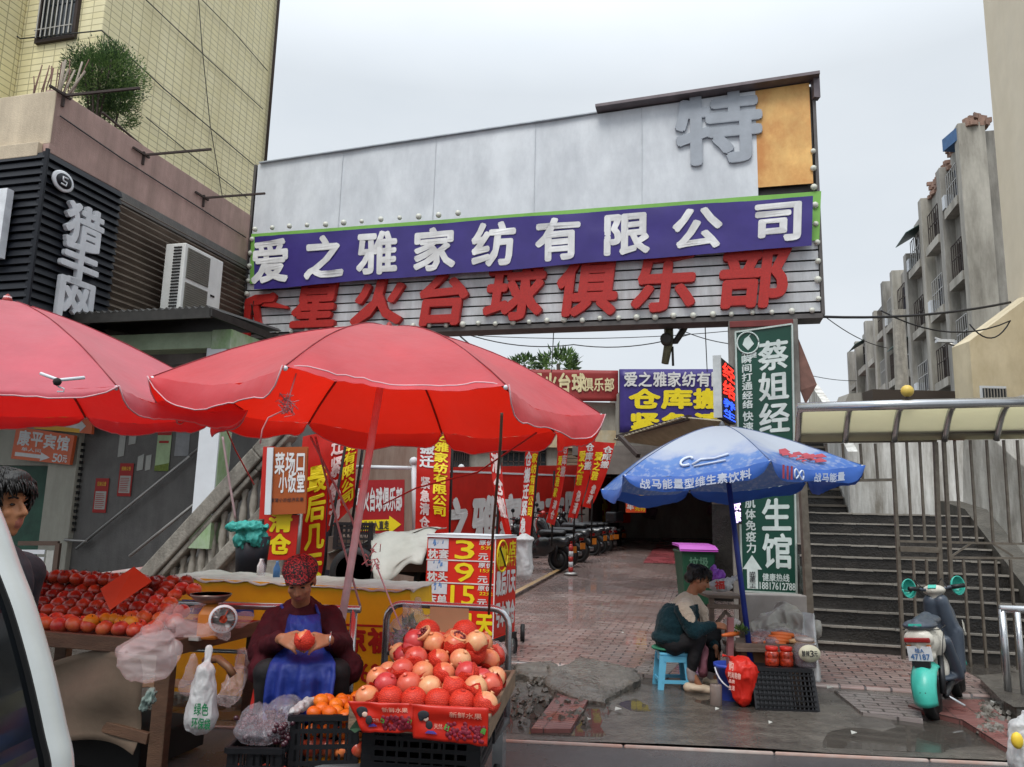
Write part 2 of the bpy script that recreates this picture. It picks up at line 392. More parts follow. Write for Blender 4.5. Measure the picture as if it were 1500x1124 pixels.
slab('broken_slab', [gnd(*p, .05) for p in ((752, 975), (806, 968), (822, 984), (800, 1000), (760, 992))], .08, V((.0, -.05, 0)), .1, 'dark broken concrete piece nearest the trolley tray')
def rubble(n, x0, x1, y0, y1, zz, mm, name, label, kind='stuff', s0=.015, s1=.06):
    mb = MB()
    for i in range(n):
        p = gnd(rr(x0, x1), rr(y0, y1), zz); s_ = rr(s0, s1)
        a = V((rr(-1, 1), rr(-1, 1), rr(-1, 1))).normalized(); b = a.orthogonal().normalized()
        mb.box(p+Z*rr(0, .03), (s_, s_*rr(.6, 1.2), s_*rr(.4, .8)), (a, b, a.cross(b)))
    o = mb.build(name, mm); o['kind'] = kind; o['label'] = label; return o
rubble(150, 752, 862, 984, 1062, .02, m_slab, 'rubble', 'loose grey rubble around the broken slabs')
rubble(130, 1432, 1480, 1028, 1080, .03, m_slab, 'rubble', 'loose stones beside the low wall on the right')
# ---------------------------------------------------------------- yellow tiled building, far left
m_ytile = mat('yellow_wall_tile', 'e8deb0', .5, var=.08, scale=3, bump=.35, brick=(.24, .12, 'ece3bc', 'aca380', .01, .0), stain='bdb080', ssc=(1.2, 1.2, .2), samt=.4)
m_cream = mat('cream_stucco', 'cdbda3', .7, var=.1, scale=4, bump=.3, bscale=60, stain='8a7b69', ssc=(3, 3, .5), samt=.45)
m_pink = mat('pink_stucco', 'ab8e85', .75, var=.14, scale=3.5, bump=.3, bscale=60, stain='7a675e', ssc=(4, 4, .35), samt=.55)
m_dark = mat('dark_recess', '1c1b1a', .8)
m_glass = mat('dark_glass', '20262b', .08, var=.2, scale=2, spec=.8)
m_rust = mat('rusty_iron', '3a2f2b', .75, var=.3, scale=30)
m_grey = mat('grey_render', '6a6865', .65, var=.2, scale=3, bump=.3, bscale=40, stain='4b4946', ssc=(2.5, 2.5, .5), samt=.6)
P0 = V((-5.0, 14.0, 0))                        # a foot point on the side wall of the left building
def LB(v, z, off=0.0): return P0 + D*v + E*off + Z*z
yo = -1.7
cpt = onp(149, 45, P0+E*yo, E); v_c = (cpt-P0).dot(D)
fpt = onp(398, 140, P0+E*yo, E); v_f = (fpt-P0).dot(D)
yb_ = thing('tiled_building', 'tall pale yellow tiled building rising behind the pink parapet', 'building', LB(v_c, 0, yo))
g = MB(); g.bx(LB(v_c, 5.6, yo), LB(v_f, 19, yo-9)); g.build('wall', m_ytile, yb_, bev=.02)
# stepped part of the front at far left
q = onp(32, 60, LB(v_c, 0, yo), D); off2 = (q-P0).dot(E)
g = MB(); g.bx(LB(v_c-.003, 5.6, off2), LB(v_c-.7, 19, yo-9)); g.build('bay_wall', m_ytile, yb_, bev=.02)
def front(px, py, dz=0.0): return onp(px, py, LB(v_c, 0, yo)-D*dz, D)
a, b = front(57, 62), front(111, 54)
fr = MB(); zt = a.z+1.7
for u_ in (0, 1): fr.bx(a+E*u_*(b-a).dot(E)-E*.03+Z*0, V((a+E*u_*(b-a).dot(E)+E*.03)-D*.07+Z*1.7))
fr.bx(a-E*.03, a+E*((b-a).dot(E)+.03)-D*.07+Z*-.06)
wf = fr.build('window', m_rust, yb_)
g = MB(); g.bx(a-D*.012, a+E*(b-a).dot(E)-D*.02+Z*1.7); g.build('pane', m_glass, wf)
g = MB()
for k in range(8): g.bar(a+E*((b-a).dot(E)*(k+.5)/8)-D*.12, a+E*((b-a).dot(E)*(k+.5)/8)-D*.12+Z*1.7, .018)
for k in (.15, .75, 1.35): g.bar(a-D*.12+Z*k, a+E*(b-a).dot(E)-D*.12+Z*k, .018)
g.build('grille', mat('window_bar', 'a6a39c', .5, metal=.3), wf)
# roof-corner pipes at the far end
g = MB(); g.tube([LB(v_f-.12, 6, yo+.06), LB(v_f-.12, 19, yo+.06)], .035); g.build('drain_pipe', m_rust, yb_)
def cab(name, pts, r, label, m_=None, sag=0.0, n=10, group=None):
    q = []
    for i in range(len(pts)-1):
        for k in range(n): q.append(V(pts[i]).lerp(V(pts[i+1]), k/n) - Z*(sag*4*(k/n)*(1-k/n)))
    q.append(V(pts[-1])); mb = MB(); mb.tube(q, r, 5)
    return tag(mb.build(name, m_ or m_cable), label, 'cable', group)
m_cable = mat('black_cable', '26262a', .6)
def ys(px, py): return onp(px, py, P0+E*(yo+.06), E)
cab('wall_cable', [front(0, 35, .1), front(30, 57, .1), front(60, 54, .1), front(149, 45, .1), ys(240, 130), ys(372, 242)], .012, 'thin black cable stapled around the corner of the yellow building')
cab('wall_cable', [ys(214, 0), ys(300, 82), ys(385, 160)], .011, 'thin dark cable slanting high across the yellow tiled side wall')
cab('wall_cable', [ys(296, 0), ys(345, 50), ys(392, 104)], .01, 'topmost thin cable slanting across the yellow tiled side wall')
cab('wall_cable', [ys(291, 0), ys(296, 70), ys(308, 185), ys(326, 290)], .009, 'thin cable dropping down the middle of the yellow tiled wall')
cab('wall_cable', [ys(214, 172), ys(290, 235), ys(362, 290)], .01, 'lowest thin cable slanting across the yellow tiled side wall')
# ---------------------------------------------------------------- the two-storey shop building in front of it
sb = thing('shop_building', 'old shop building with pink parapet, shutters and open stairs on the left', 'building', LB(-4.6, 0))
v0 = -4.62
g = MB(); g.bx(LB(v0, 6.08, 0), LB(1.6, 6.98, -.18)); g.build('parapet', m_pink, sb, bev=.01)
g = MB(); g.bx(LB(v0-.003, 6.2, .0), LB(v0+.18, 6.96, -9)); g.bx(LB(v0+.0, 6.0, -.1), LB(v0-.08, 6.2, -9)); g.build('front_parapet', m_cream, sb, bev=.01)
g = MB(); g.bx(LB(v0+.2, 5.9, -.2), LB(1.6, 6.1, -9)); g.build('roof', m_grey, sb)
g = MB(); g.bx(LB(v0+.1, 3.7, -.25), LB(1.6, 5.9, -9)); g.build('upper_wall', m_grey, sb)
# corrugated shutter of the upper wall
v1_ = (onp(178, 300, P0+E*.08, E)-P0).dot(D)+.02
m_shut = mat('brown_shutter', '766a5e', .6, metal=.2, var=.25, scale=8, stain='3d352e', ssc=(2, 2, 2), samt=.7)
g = MB()
for k in range(18):
    z = 4.2+k*.1; g.prism([LB(v1_, z, -.02), LB(v1_, z+.05, .03), LB(v1_, z+.1, -.02)], D*(1.5-v1_))
g.build('shutter', m_shut, sb)
g = MB(); g.bx(LB(v1_, 5.9, .02), LB(1.5, 6.08, -.03)); g.build('ledge', m_grey, sb, bev=.01)
# torn tin and twigs behind the air conditioner
g = MB()
for k in range(26):
    a = LB(rr(-.5, 1.2), rr(4.9, 5.6), rr(.05, .5)); g.bar(a, a+V((rr(-.5, .5), rr(-.4, .4), rr(-.3, .3))), .015)
tag(g.build('scrap_rods', m_rust), 'tangle of dark rods and twigs piled above the green beam', 'scrap')
# ground-floor walls facing the street
RW = V(at(190, 760, 12.2)); RW.z = 0           # recessed ground floor wall
def RP(px, py, off=0.0): return onp(px, py, RW-D*off, D)
wa, wb = RP(110, 760), RP(480, 760)
g = MB(); g.bx(V((wa.x, wa.y, 0)), V((wb.x, wb.y, 3.75))+D*.2); g.build('stair_wall', m_grey, sb)
m_pw = mat('pale_wall', 'a9a79a', .7, var=.08, scale=4, stain='7d7a6d', ssc=(3, 3, .6), samt=.5)
a, b = RP(68, 760), RP(110, 760)
g = MB(); g.bx(V((a.x, a.y, 0))-D*.1, V((b.x, b.y, 3.75))+D*.2); g.build('door_jamb', m_pw, sb, bev=.01)
a, b = RP(-260, 760), RP(68, 760)
z1 = RP(40, 682).z
g = MB(); g.bx(V((a.x, a.y, z1)), V((b.x, b.y, 3.75))+D*.2); g.build('lintel', m_pw, sb)
g = MB(); g.bx(V((a.x, a.y, 0))+D*2.5, V((b.x, b.y, 3.75))+D*2.6); g.build('lobby_wall', mat('green_lobby', '3b6a55', .5, var=.4, scale=2), sb)
g = MB(); g.bx(RP(32, 690)+D*2.3, RP(60, 695)+D*2.35); g.build('lobby_lamp', mat('lit_tube', 'dff5e8', .5, emit=2.0), sb)
g = MB(); g.bx(RP(55, 726)+D*2.3, RP(70, 735)+D*2.35); g.build('lobby_screen', mat('lit_blue', '2f8fe0', .5, emit=1.0), sb)
# dark vents beside the jamb
g = MB()
a, b = RP(106, 645), RP(127, 645)
zlo, zhi = RP(110, 778).z, RP(116, 645).z
for k in range(15):
    z = zlo+(zhi-zlo)*k/15; g.bx(V((a.x, a.y, z))-D*.02, V((b.x, b.y, z+(zhi-zlo)/15*.5))-D*.05)
g.build('vent_slats', m_dark, sb)
# open stairs with balustrade
BW = V(at(290, 800, 10.2)); BW.z = 0
def BP(px, py, off=0.0): return onp(px, py, BW-D*off, D)
m_stone = mat('stained_stone', '8f8a80', .6, var=.25, scale=7, bump=.5, bscale=30, stain='413d36', ssc=(4, 4, .8), samt=.75)
m_post = mat('old_stone_baluster', '9b968c', .6, var=.2, scale=9, stain='57503f', ssc=(6, 6, 2), samt=.7)
m_wred = mat('white_and_red_paint', 'cfc9c6', .5, var=.05, scale=5, stain='b5413f', ssc=(3, 3, 3), samt=.7)
pts = [BP(-60, 868), BP(52, 858), BP(221, 834), BP(385, 655), BP(432, 603)]
g = MB(); g2 = MB()
for i in range(4):
    a, b = pts[i], pts[i+1]
    g.bar(a-Z*.09, b-Z*.09, .3, .2); g2.bar(a+Z*.028-D*.03, b+Z*.028-D*.03, .16, .03)
    g.bar(a-Z*.3, b-Z*.3, .22, .07)
g.build('stair_rail', m_stone, sb, bev=.02); g2.build('rail_paint', m_wred, sb)
base = None
for i in (1, 2, 3):
    a, b = pts[i], pts[i+1]; n = max(2, int((b-a).length/.2))
    for k in range(n):
        p = a.lerp(b, (k+.5)/n)-Z*.32
        h = .62
        mb = MB(); mb.lathe((0, 0, -h), [(.045, 0), (.05, .04), (.03, .1), (.055, .25), (.05, .36), (.03, .48), (.045, .54), (.045, h)], 10)
        if base is None: base = mb.build('baluster', m_post, sb); base.location = p
        else:
            o = base.copy(); COL.objects.link(o); o.location = p
g = MB()
for i in (1, 2, 3): g.bar(pts[i]-Z*1.0, pts[i+1]-Z*1.0, .3, .16)
g.prism([pts[0]-Z*1.05, pts[1]-Z*1.05, pts[2]-Z*1.05, pts[3]-Z*1.05, pts[4]-Z*1.05, V((pts[4].x, pts[4].y, 0)), V((pts[0].x, pts[0].y, 0))], D*.12)
g.build('stair_base', m_stone, sb, bev=.02)
m_riser = mat('blue_black_riser', '1d2030', .5, var=.5, scale=14)
g = MB(); gt = MB(m=0)
sa, sb2 = pts[2]-Z*.95+D*.18, pts[4]-Z*.95+D*.18; ns = 15
for k in range(ns):
    p = sa.lerp(sb2, k/ns); q = sa.lerp(sb2, (k+1)/ns)
    g.bx(V((p.x, p.y, 0)), V((q.x, q.y, q.z))+D*1.0+E*.02)
g.build('stair_steps', m_riser, sb)
m_rail = mat('steel_rail', 'a9a7a3', .35, metal=.6, var=.1)
g = MB()
for (p1, p2, of) in (((112, 804), (278, 668), .12), ((190, 815), (345, 690), 1.2), ((278, 668), (360, 600), .12)):
    g.tube([RP(*p1, of), RP(*p2, of)], .022)
g.tube([RP(95, 791, .12), RP(128, 793, .12)], .022)
g.build('handrail', m_rail, sb)
# porch column, beams, and dark tin roof
m_gw = mat('white_over_green_paint', 'd2d6da', .5, var=.06, scale=4)
m_gp = mat('green_paint', '85a173', .5, var=.15, scale=5, stain='c3c9c0', ssc=(5, 5, 3), samt=.5)
ct, cb_, cm = BP(326, 478, .1), BP(292, 804, .1), BP(297, 755, .1)
cx = V((cb_.x, cb_.y, 0))
g = MB(); g.bx(V(cx)-E*.16+Z*cm.z, V(cx)+E*.14+D*.28+Z*3.62); g.m = 1; g.bx(V(cx)-E*.163-D*.003+Z*cb_.z, V(cx)+E*.143+D*.283+Z*(cm.z-.002)); g.bx(V(cx)+E*.142+D*.02+Z*cm.z, V(cx)+E*.15+D*.26+Z*3.6)
g.build('porch_column', [m_gw, m_gp], sb, bev=.01)
g = MB(); g.bx(cx-E*.1+Z*3.62, cx-E*2.4+D*.3+Z*3.85); g.m = 1; g.bx(cx-E*.1-D*.004+Z*3.6, cx+E*.2+D*1.0+Z*3.87)
g.build('porch_beam', [mat('green_paint_lit', '97a98c', .5, var=.12, scale=5, stain='6d7d63', ssc=(3, 3, 3), samt=.5), m_gp], sb, bev=.01)  # front beam's paler green paints in the light falling on it
m_tin = mat('dark_tin_roof', '34322f', .5, metal=.3, var=.3, scale=9)
g = MB()
for k in range(26):
    a = cx-E*2.4-D*.5+E*(k*.1)+Z*4.02
    g.prism([a, a+E*.05+Z*.045, a+E*.1], D*1.7+Z*.1)
g.bx(cx-E*2.4-D*.5+Z*3.9, cx+E*.22-D*.46+Z*4.03); g.bx(cx+E*.2-D*.5+Z*3.92, cx+E*.24+D*1.2+Z*4.02)
g.build('porch_roof', m_tin, sb)
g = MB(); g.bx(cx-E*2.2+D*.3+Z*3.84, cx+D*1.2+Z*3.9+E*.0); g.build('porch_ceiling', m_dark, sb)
# black slatted sign box
m_black = mat('black_slat', '171a21', .5, metal=.0, var=.2, scale=6, spec=.3)
m_wht = mat('white_letter', 'd7dade', .5, var=.05, stain='aeb1b3', ssc=(4, 4, 1.5), samt=.5)
bxs = thing('slatted_sign_box', 'black slatted corner sign box with white round emblem and white characters', 'sign', LB(v0, 3.6))
v1 = (onp(178, 300, P0+E*.08, E)-P0).dot(D)
g = MB(); g.bx(LB(v0+.05, 3.4, .0), LB(v1, 6.04, -9)); g.build('core', m_black, bxs)
g = MB(); nsl = 24
for k in range(nsl):
    z = 3.42+k*.11
    g.prism([LB(v0-.08, z, .0), LB(v0-.08, z+.01, .085), LB(v0-.08, z+.098, .05), LB(v0-.08, z+.104, .0)], D*(v1-v0+.08))
    g.prism([LB(v0+.05, z, .04), LB(v0-.09, z+.01, .04), LB(v0-.06, z+.098, .04), LB(v0+.05, z+.104, .04)], E*-8)
g.build('slats', m_black, bxs)
g = MB(); g.bar(LB(v0-.09, 3.4, .085), LB(v0-.09, 6.07, .085), .04); g.build('corner_trim', m_black, bxs)
def SB(px, py, off=.1): return onp(px, py, P0+E*off, E)
g = MB()
for ch, cxp, cyp in (('猎', 122, 333), ('手', 115, 387), ('网', 109, 440)):
    c = SB(cxp, cyp); hw, hh = .44, .27
    put(g, ch, (lambda c: lambda u, v: c + D*((u-.5)*.62) + Z*((v-.5)*.56))(c), E, .035, .03, .01)
g.build('lettering', m_wht, bxs)
c = SB(91, 266)
g = MB(); g.lathe(c, [(.0001, .03), (.125, .03), (.14, .02), (.14, 0)], 28, (D*1.25, Z, E)); g.m = 1; g.lathe(c+E*.002, [(.0001, .034), (.1, .034), (.1, .028)], 28, (D*1.25, Z, E)); g.m = 0
g.tube([c+E*.04+D*.05+Z*.05, c+E*.04-D*.03+Z*.05, c+E*.04-D*.02+Z*.0, c+E*.04+D*.04+Z*-.005, c+E*.04+D*.03+Z*-.055, c+E*.04-D*.05+Z*-.05], .012, 6)
g.build('emblem', [m_wht, m_black], bxs)
a = onp(-30, 285, LB(v0, 0)-D*.12, D); b = onp(7, 380, LB(v0, 0)-D*.12, D)
g = MB(); g.bx(a, b-D*.1); tag(g.build('light_box', mat('white_plastic', 'd9dcdf', .4)), 'white light box at the left edge on black slats', 'sign')
# rods on the parapet
for i, (p, q_, lab) in enumerate((((95, 140), (190, 142), 'iron rod sticking out from the parapet below the round bush'), ((212, 227), (290, 221), 'iron rod sticking out from the middle of the pink parapet'), ((300, 290), (362, 290), 'iron rod at the far end of the pink parapet'))):
    a = onp(*p, P0+E*.03, E); b = a+E*1.1+D*.1+Z*.03
    g = MB(); g.bar(a-E*.1, b, .03); g.bar(a-E*.02+Z*.05, a-E*.02-Z*.16, .035); g.bar(a-D*.25, a+D*.1, .03)
    tag(g.build('iron_rod', m_rust), lab, 'rod', 'iron rods on the parapet')
cab('parapet_rail', [onp(150, 165, P0-E*.1, E), onp(230, 232, P0-E*.1, E), onp(362, 320, P0-E*.1, E)], .018, 'dark iron rail running above the pink parapet', m_rust)
cab('parapet_cable', [onp(88, 170, P0+E*.03, E), onp(178, 232, P0+E*.03, E), onp(360, 348, P0+E*.03, E)], .01, 'thin black cable running along the face of the pink parapet')
# air conditioner on the shutter
def AC():
    c0 = onp(262, 463, P0+E*.62, E)
    t = thing('air_conditioner', 'white outdoor air conditioner unit with two square fan grilles above green beam', 'air conditioner', c0)
    mw = mat('ac_white', 'dfe0dc', .45, var=.05, scale=5, stain='a5a294', ssc=(3, 3, 1), samt=.3)
    L_, H_, W_ = .95, 1.16, .36
    g = MB(); g.bx(c0, c0+D*L_-E*W_+Z*H_); g.build('cabinet', mw, t, bev=.015)
    g = MB()
    for k in range(22): g.bx(c0-D*.002-E*.06+Z*(.05+k*.049), c0-D*.012-E*.2+Z*(.05+k*.049+.024))
    g.build('side_vent', m_dark, t)
    mg = mat('ac_grille', '6f6d64', .6, var=.2, scale=60, bump=.4)
    for z in (.07, .62):
        g = MB(); g.bx(c0+E*.002+D*.06+Z*z, c0+E*.012+D*.6+Z*(z+.48)); g.m = 1
        for k in range(14): g.bar(c0+E*.018+D*.07+Z*(z+.02+k*.034), c0+E*.018+D*.59+Z*(z+.02+k*.034), .006)
        g.build('fan_grille', [mg, mat('ac_wire', '8b897f', .5)], t)
    g = MB(); g.bx(c0-E*.02-Z*.05-D*.1, c0+D*1.1-E*.06); g.bx(c0-E*.3-Z*.05-D*.1, c0+D*1.1-E*.34); g.build('bracket', m_rust, t)
    g = MB(); g.bx(c0+E*.003+D*.68+Z*.5, c0+E*.012+D*.78+Z*.53); g.build('handle', m_dark, t)
AC()
# bush and dry sticks on the balcony
m_leaf = [mat('leaf_a', '4a6636', .6, var=.3, trl=.25), mat('leaf_b', '678246', .6, var=.3, trl=.25), mat('leaf_c', '304726', .6, var=.3, trl=.2)]
def crown(mb, c, rad, n, size, seed, drop=.0, up=.6):
    rnd = random.Random(seed); c = V(c)
    cl = [V((rnd.gauss(0, 1), rnd.gauss(0, 1), rnd.gauss(0, 1))).normalized()*rnd.uniform(.55, 1.0) for _ in range(60)]
    for i in range(n):
        k = rnd.choice(cl); p = k + V((rnd.gauss(0, .17), rnd.gauss(0, .17), rnd.gauss(0, .17)))
        if p.length > 1.12: continue
        q = c + V((p.x*rad[0], p.y*rad[1], p.z*rad[2]))
        d = (p.normalized()+V((rnd.uniform(-.5, .5), rnd.uniform(-.5, .5), up))).normalized(); s_ = size*rnd.uniform(.6, 1.3)
        a = d.orthogonal().normalized(); a = (a*math.cos(rnd.random()*6)+d.cross(a)*math.sin(rnd.random()*6)).normalized()
        mb.m = cl.index(k) % 3 if rnd.random() < .75 else rnd.randrange(3)
        mb.add([q-a*s_*.3, q+d*s_*.5-a*s_*.12, q+d*s_*1.3, q+d*s_*.5+a*s_*.34], [(0, 1, 2, 3)])
bc = onp(155, 122, P0-E*.8, E)
bt = thing('round_bush', 'round dark green bush growing above the pink parapet', 'bush', V((bc.x, bc.y, 6.2)))
g = MB(); crown(g, bc+Z*.08, (.58, .58, .56), 15000, .036, 3); crown(g, bc+Z*.12+V((-.1, .1, 0)), (.45, .42, .4), 5000, .036, 5); crown(g, bc-Z*.48+V((.24, .1, 0)), (.26, .28, .22), 1600, .034, 8); crown(g, bc+V((.3, 0, -.25)), (.26, .28, .22), 1500, .036, 18); g.build('crown', m_leaf, bt)
m_bark = mat('bark', '3b3028', .8, var=.3, scale=20)
g = MB(); b0 = V((bc.x, bc.y, 6.3))
for k in range(9):
    e_ = bc+V((rr(-.4, .4), rr(-.4, .4), rr(-.1, .35))); g.tube([b0+V((rr(-.04, .04), 0, 0)), b0.lerp(e_, .5)+V((rr(-.08, .08), 0, -.06)), e_], [.03, .02, .008], 6)
g.build('trunk', m_bark, bt)
st = thing('dry_plant', 'bundle of bare pale sticks in front of the round bush', 'plant', onp(90, 140, P0-E*.6, E))
mst = mat('pale_stick', '9d9285', .8, var=.2); mst2 = mat('dry_twig', '6d5148', .8, var=.2)
for i in range(12):
    a = onp(rr(82, 112), rr(134, 142), P0-E*.5, E); b = a + Z*rr(.35, .62)+E*rr(-.02, .3)+D*rr(-.1, .1)
    g = MB(); g.tube([a-Z*.25, a, b], .014 if i < 6 else .007, 5); g.build('stem', mst if i < 6 else mst2, st)
for i in range(9):
    a = onp(rr(45, 82), rr(126, 134), LB(v0, 0)+D*.4, D); b = a + Z*rr(.1, .4)+E*rr(-.1, .1)
    g = MB(); g.tube([a-Z*.3, a, b], .008, 5); g.build('stem', mst2, st)
# posters and notes on the stair wall
m_paper = mat('paper', 'a9aaa4', .8, var=.1, scale=8); m_red = mat('poster_red', '9c2420', .6, var=.08); m_pgrn = mat('poster_green', '9fb48c', .7, var=.2, scale=6); m_ink = mat('ink', '2b2b30', .7); m_gold = mat('gold_ink', 'd8a93c', .6)
m_white = mat('white_print', 'dedede', .6, var=.05, stain='b3b0ab', ssc=(3, 3, 1), samt=.55)
m_yel = mat('yellow_print', 'e9d21f', .5, var=.05)
def poster(name, px0, py0, px1, py1, m_, label, style):
    a, b = RP(px0, py1, .02), RP(px1, py0, .02); w_, h_ = (b-a).dot(E), b.z-a.z
    t = thing(name, label, 'poster', a); fn = lambda u, v: a+E*(w_*u)+Z*(h_*v)
    g = MB(); g.prism([fn(0, 0), fn(1, 0), fn(1, 1), fn(0, 1)], D*.006); g.build('sheet', m_, t)
    if style == 'notice':
        g = MB(); words(g, '招商公告', fn, -D, .15, .78, .85, .9, bold=.03); g.build('lettering', m_gold, t)
        g = MB(); g.prism([fn(.1, .1)-D*.002, fn(.9, .1)-D*.002, fn(.9, .62)-D*.002, fn(.1, .62)-D*.002], D*.003); g.build('text_panel', m_paper, t)
        g = MB()
        for k in range(8): g.prism([fn(.16, .15+k*.055)-D*.006, fn(rr(.6, .85), .15+k*.055)-D*.006, fn(.8, .17+k*.055)-D*.006, fn(.16, .17+k*.055)-D*.006], D*.002)
        g.build('text_lines', m_red, t)
    elif style == 'green':
        g = MB(); g.prism([fn(0, .9)-D*.004, fn(1, .9)-D*.004, fn(1, 1)-D*.004, fn(0, 1)-D*.004], D*.002); g.prism([fn(.15, .7)-D*.004, fn(.85, .7)-D*.004, fn(.85, .76)-D*.004, fn(.15, .76)-D*.004], D*.002); g.build('heading', m_red, t)
        g = MB(); g.prism([fn(0, .0)-D*.004, fn(1, 0)-D*.004, fn(1, .2)-D*.004, fn(0, .13)-D*.004], D*.002); g.build('footer', mat('poster_olive', '6d7d35', .7, var=.4, scale=20), t)
    return t
poster('notice_poster', 135, 701, 160, 751, m_red, 'lower left red notice poster with white text panel on grey wall', 'notice')
poster('notice_poster', 171, 679, 196, 727, m_red, 'upper right red notice poster with white text panel on grey wall', 'notice')
poster('green_poster', 226, 632, 252, 690, m_pgrn, 'pale green poster with red heading beside the white porch column', 'green')
for i, (x0, y0, x1, y1, lab) in enumerate(((172, 622, 186, 670, 'torn tall paper strip with blue stains on the grey wall'), (188, 624, 201, 652, 'short scraped paper scrap to the right of the tall strip'), (200, 665, 211, 690, 'small pale note left of its twin on grey wall'), (212, 666, 222, 690, 'small pale note right of its twin on grey wall'), (255, 620, 280, 668, 'grey metal panel fixed behind the porch column'))):
    a, b = RP(x0, y1, .015), RP(x1, y0, .015); g = MB()
    g.prism([a, a+E*(b-a).dot(E)+Z*rr(0, .03), a+E*(b-a).dot(E)+Z*(b-a).z, a+Z*((b-a).z-rr(0, .05))], D*.01)
    tag(g.build('paper_note', m_paper if i < 4 else mat('panel_grey', '8a8b8c', .6)), lab, 'note')
# hotel signs
mo = mat('orange_print', 'cf6238', .45, var=.15, scale=1.5); myo = mat('yellow_orange_print', 'd9a52c', .45, var=.1)
a, b, c, d = RP(16, 672, .25), RP(102, 681, .25), RP(109, 638, .25), RP(24, 625, .25)
fn = quadfn(a, b, c, d); t = thing('hotel_sign', 'orange hotel sign with white characters and arrow over the doorway', 'sign', a)
g = MB(); g.prism([fn(0, 0), fn(1, 0), fn(1, 1), fn(0, 1)], D*.06); g.build('board', mo, t)
g = MB(); words(g, '康平宾馆', fn, -D, .06, .45, .95, .92, bold=.035); words(g, '单人间', fn, -D, .15, .28, .5, .4, bold=.02); words(g, '50元', fn, -D, .7, .05, .95, .3, bold=.03)
g.prism([fn(.06, .1)-D*.006, fn(.5, .1)-D*.006, fn(.5, .02)-D*.006, fn(.66, .16)-D*.006, fn(.5, .3)-D*.006, fn(.5, .22)-D*.006, fn(.06, .22)-D*.006], D*.003); g.build('lettering', m_white, t)
a, b, c, d = RP(50, 628, .3), RP(134, 636, .3), RP(140, 560, .3), RP(52, 560, .3)
fn = quadfn(a, b, c, d); t = thing('arrow_sign', 'yellow and orange sign with white arrow above the hotel sign', 'sign', a)
g = MB(); g.prism([fn(0, 0), fn(.8, 0), fn(.8, 1), fn(0, 1)], D*.05); g.m = 1; g.prism([fn(.805, 0), fn(1, 0), fn(1, 1), fn(.805, 1)], D*.05); g.build('board', [myo, mo], t)
g = MB(); g.prism([fn(.22, .1)-D*.006, fn(.8, .08)-D*.006, fn(.8, .02)-D*.006, fn(.9, .14)-D*.006, fn(.8, .26)-D*.006, fn(.8, .2)-D*.006, fn(.22, .22)-D*.006], D*.003); words(g, '住宿', fn, -D, .5, .3, .95, .58); g.build('lettering', m_white, t)
# white painted railing by the doorway
t = thing('white_railing', 'low white slatted railing with brown top by the hotel doorway', 'railing', at(60, 830, 11.2))
a, b = at(28, 796, 11.2), at(86, 796, 11.2); h_ = .62
g = MB(); g.bar(a, b, .06); g.bar(b, b-Z*h_, .06); g.build('frame', mat('brown_paint', '54443a', .6), t)
g = MB()
for k in range(5): g.bar(a-Z*(.12+k*.1), a.lerp(b, .68)-Z*(.12+k*.1), .02, .06)
g.build('slats', m_gw, t)
g = MB(); g.bx(a.lerp(b, .72)-Z*.1, a.lerp(b, .95)-Z*.55+D*.03); g.build('panel', m_paper, t)
# ================================================================ the big sign over the alley
SP = V(at(1205, 460, 11.4))
def SG(px, py, off=0.0): return onp(px, py, SP-D*off, D)
s0 = SG(355, 497); s1 = SG(1205, 460); SW = (s1-s0).dot(E); zb = s1.z-.02
s0 = V((s0.x, s0.y, 0)); ztl, ztr = SG(375, 243).z, SG(1199, 122).z
def SS(u, z, off=0.0): return s0 + E*u + Z*z - D*off
sg = thing('arch_sign', 'huge slatted white sign board spanning the alley with raised red characters', 'sign', s0+Z*zb)
m_slat = mat('white_slat', 'd2d4d6', .4, metal=.1, var=.08, scale=3, stain='85837e', ssc=(3.5, 3.5, .5), samt=.5)
m_panel = mat('pale_panel', 'd6dade', .5, var=.06, scale=2.5, stain='a9adb3', ssc=(1.6, 1.6, .7), samt=.6, bump=.15, bscale=6)
m_frame = mat('sign_frame', '5a5654', .5, metal=.3, var=.2)
zs = SS(0, 0).z+6.0
g = MB(); g.prism([SS(0, zb, -.08), SS(SW, zb, -.08), SS(SW, ztr, -.08), SS(0, ztl, -.08)], D*.4); g.build('backing', m_frame, sg)
g = MB(); k = 0; z = zb+.06
while z < 6.35:
    g.prism([SS(.03, z, 0), SS(.03, z, .02), SS(.03, z+.13, .035), SS(.03, z+.145, 0)], E*(SW-.06)); z += .165
g.build('slat_panel', m_slat, sg)
def pz(px, py): p = SG(px, py); return (p-s0).dot(E), p.z
u_f, _ = pz(1108, 200)
g = MB(); zt = lambda u: ztl+(ztr-ztl)*u/SW
def pan(u, v): uu = .05+(u_f-.05)*u; z0 = 6.2; return SS(uu, z0+(zt(uu)-z0)*v, .04+.012*NZ.noise(V((uu*1.3, v*2, 4))))
g.sheet(pan, 40, 10); g.build('cloth_panel', m_panel, sg)
g = MB()
for k in range(1, 5): g.bx(SS(u_f*k/5-.005, 6.3, .052), SS(u_f*k/5+.005, zt(u_f*k/5), .056))
g.build('panel_seams', mat('seam', 'c0c4c8', .6), sg)
g = MB(); g.prism([SS(u_f, 6.75, .045), SS(SW-.06, 6.75, .045), SS(SW-.06, zt(SW), .045), SS(u_f, zt(u_f), .045)], D*.02)
g.build('orange_panel', mat('orange_flame_print', 'deb06a', .5, var=.2, scale=1.6, stain='bd7433', ssc=(2.0, 2.0, 1.4), samt=.8), sg)
u_r, z_r = pz(875, 163)
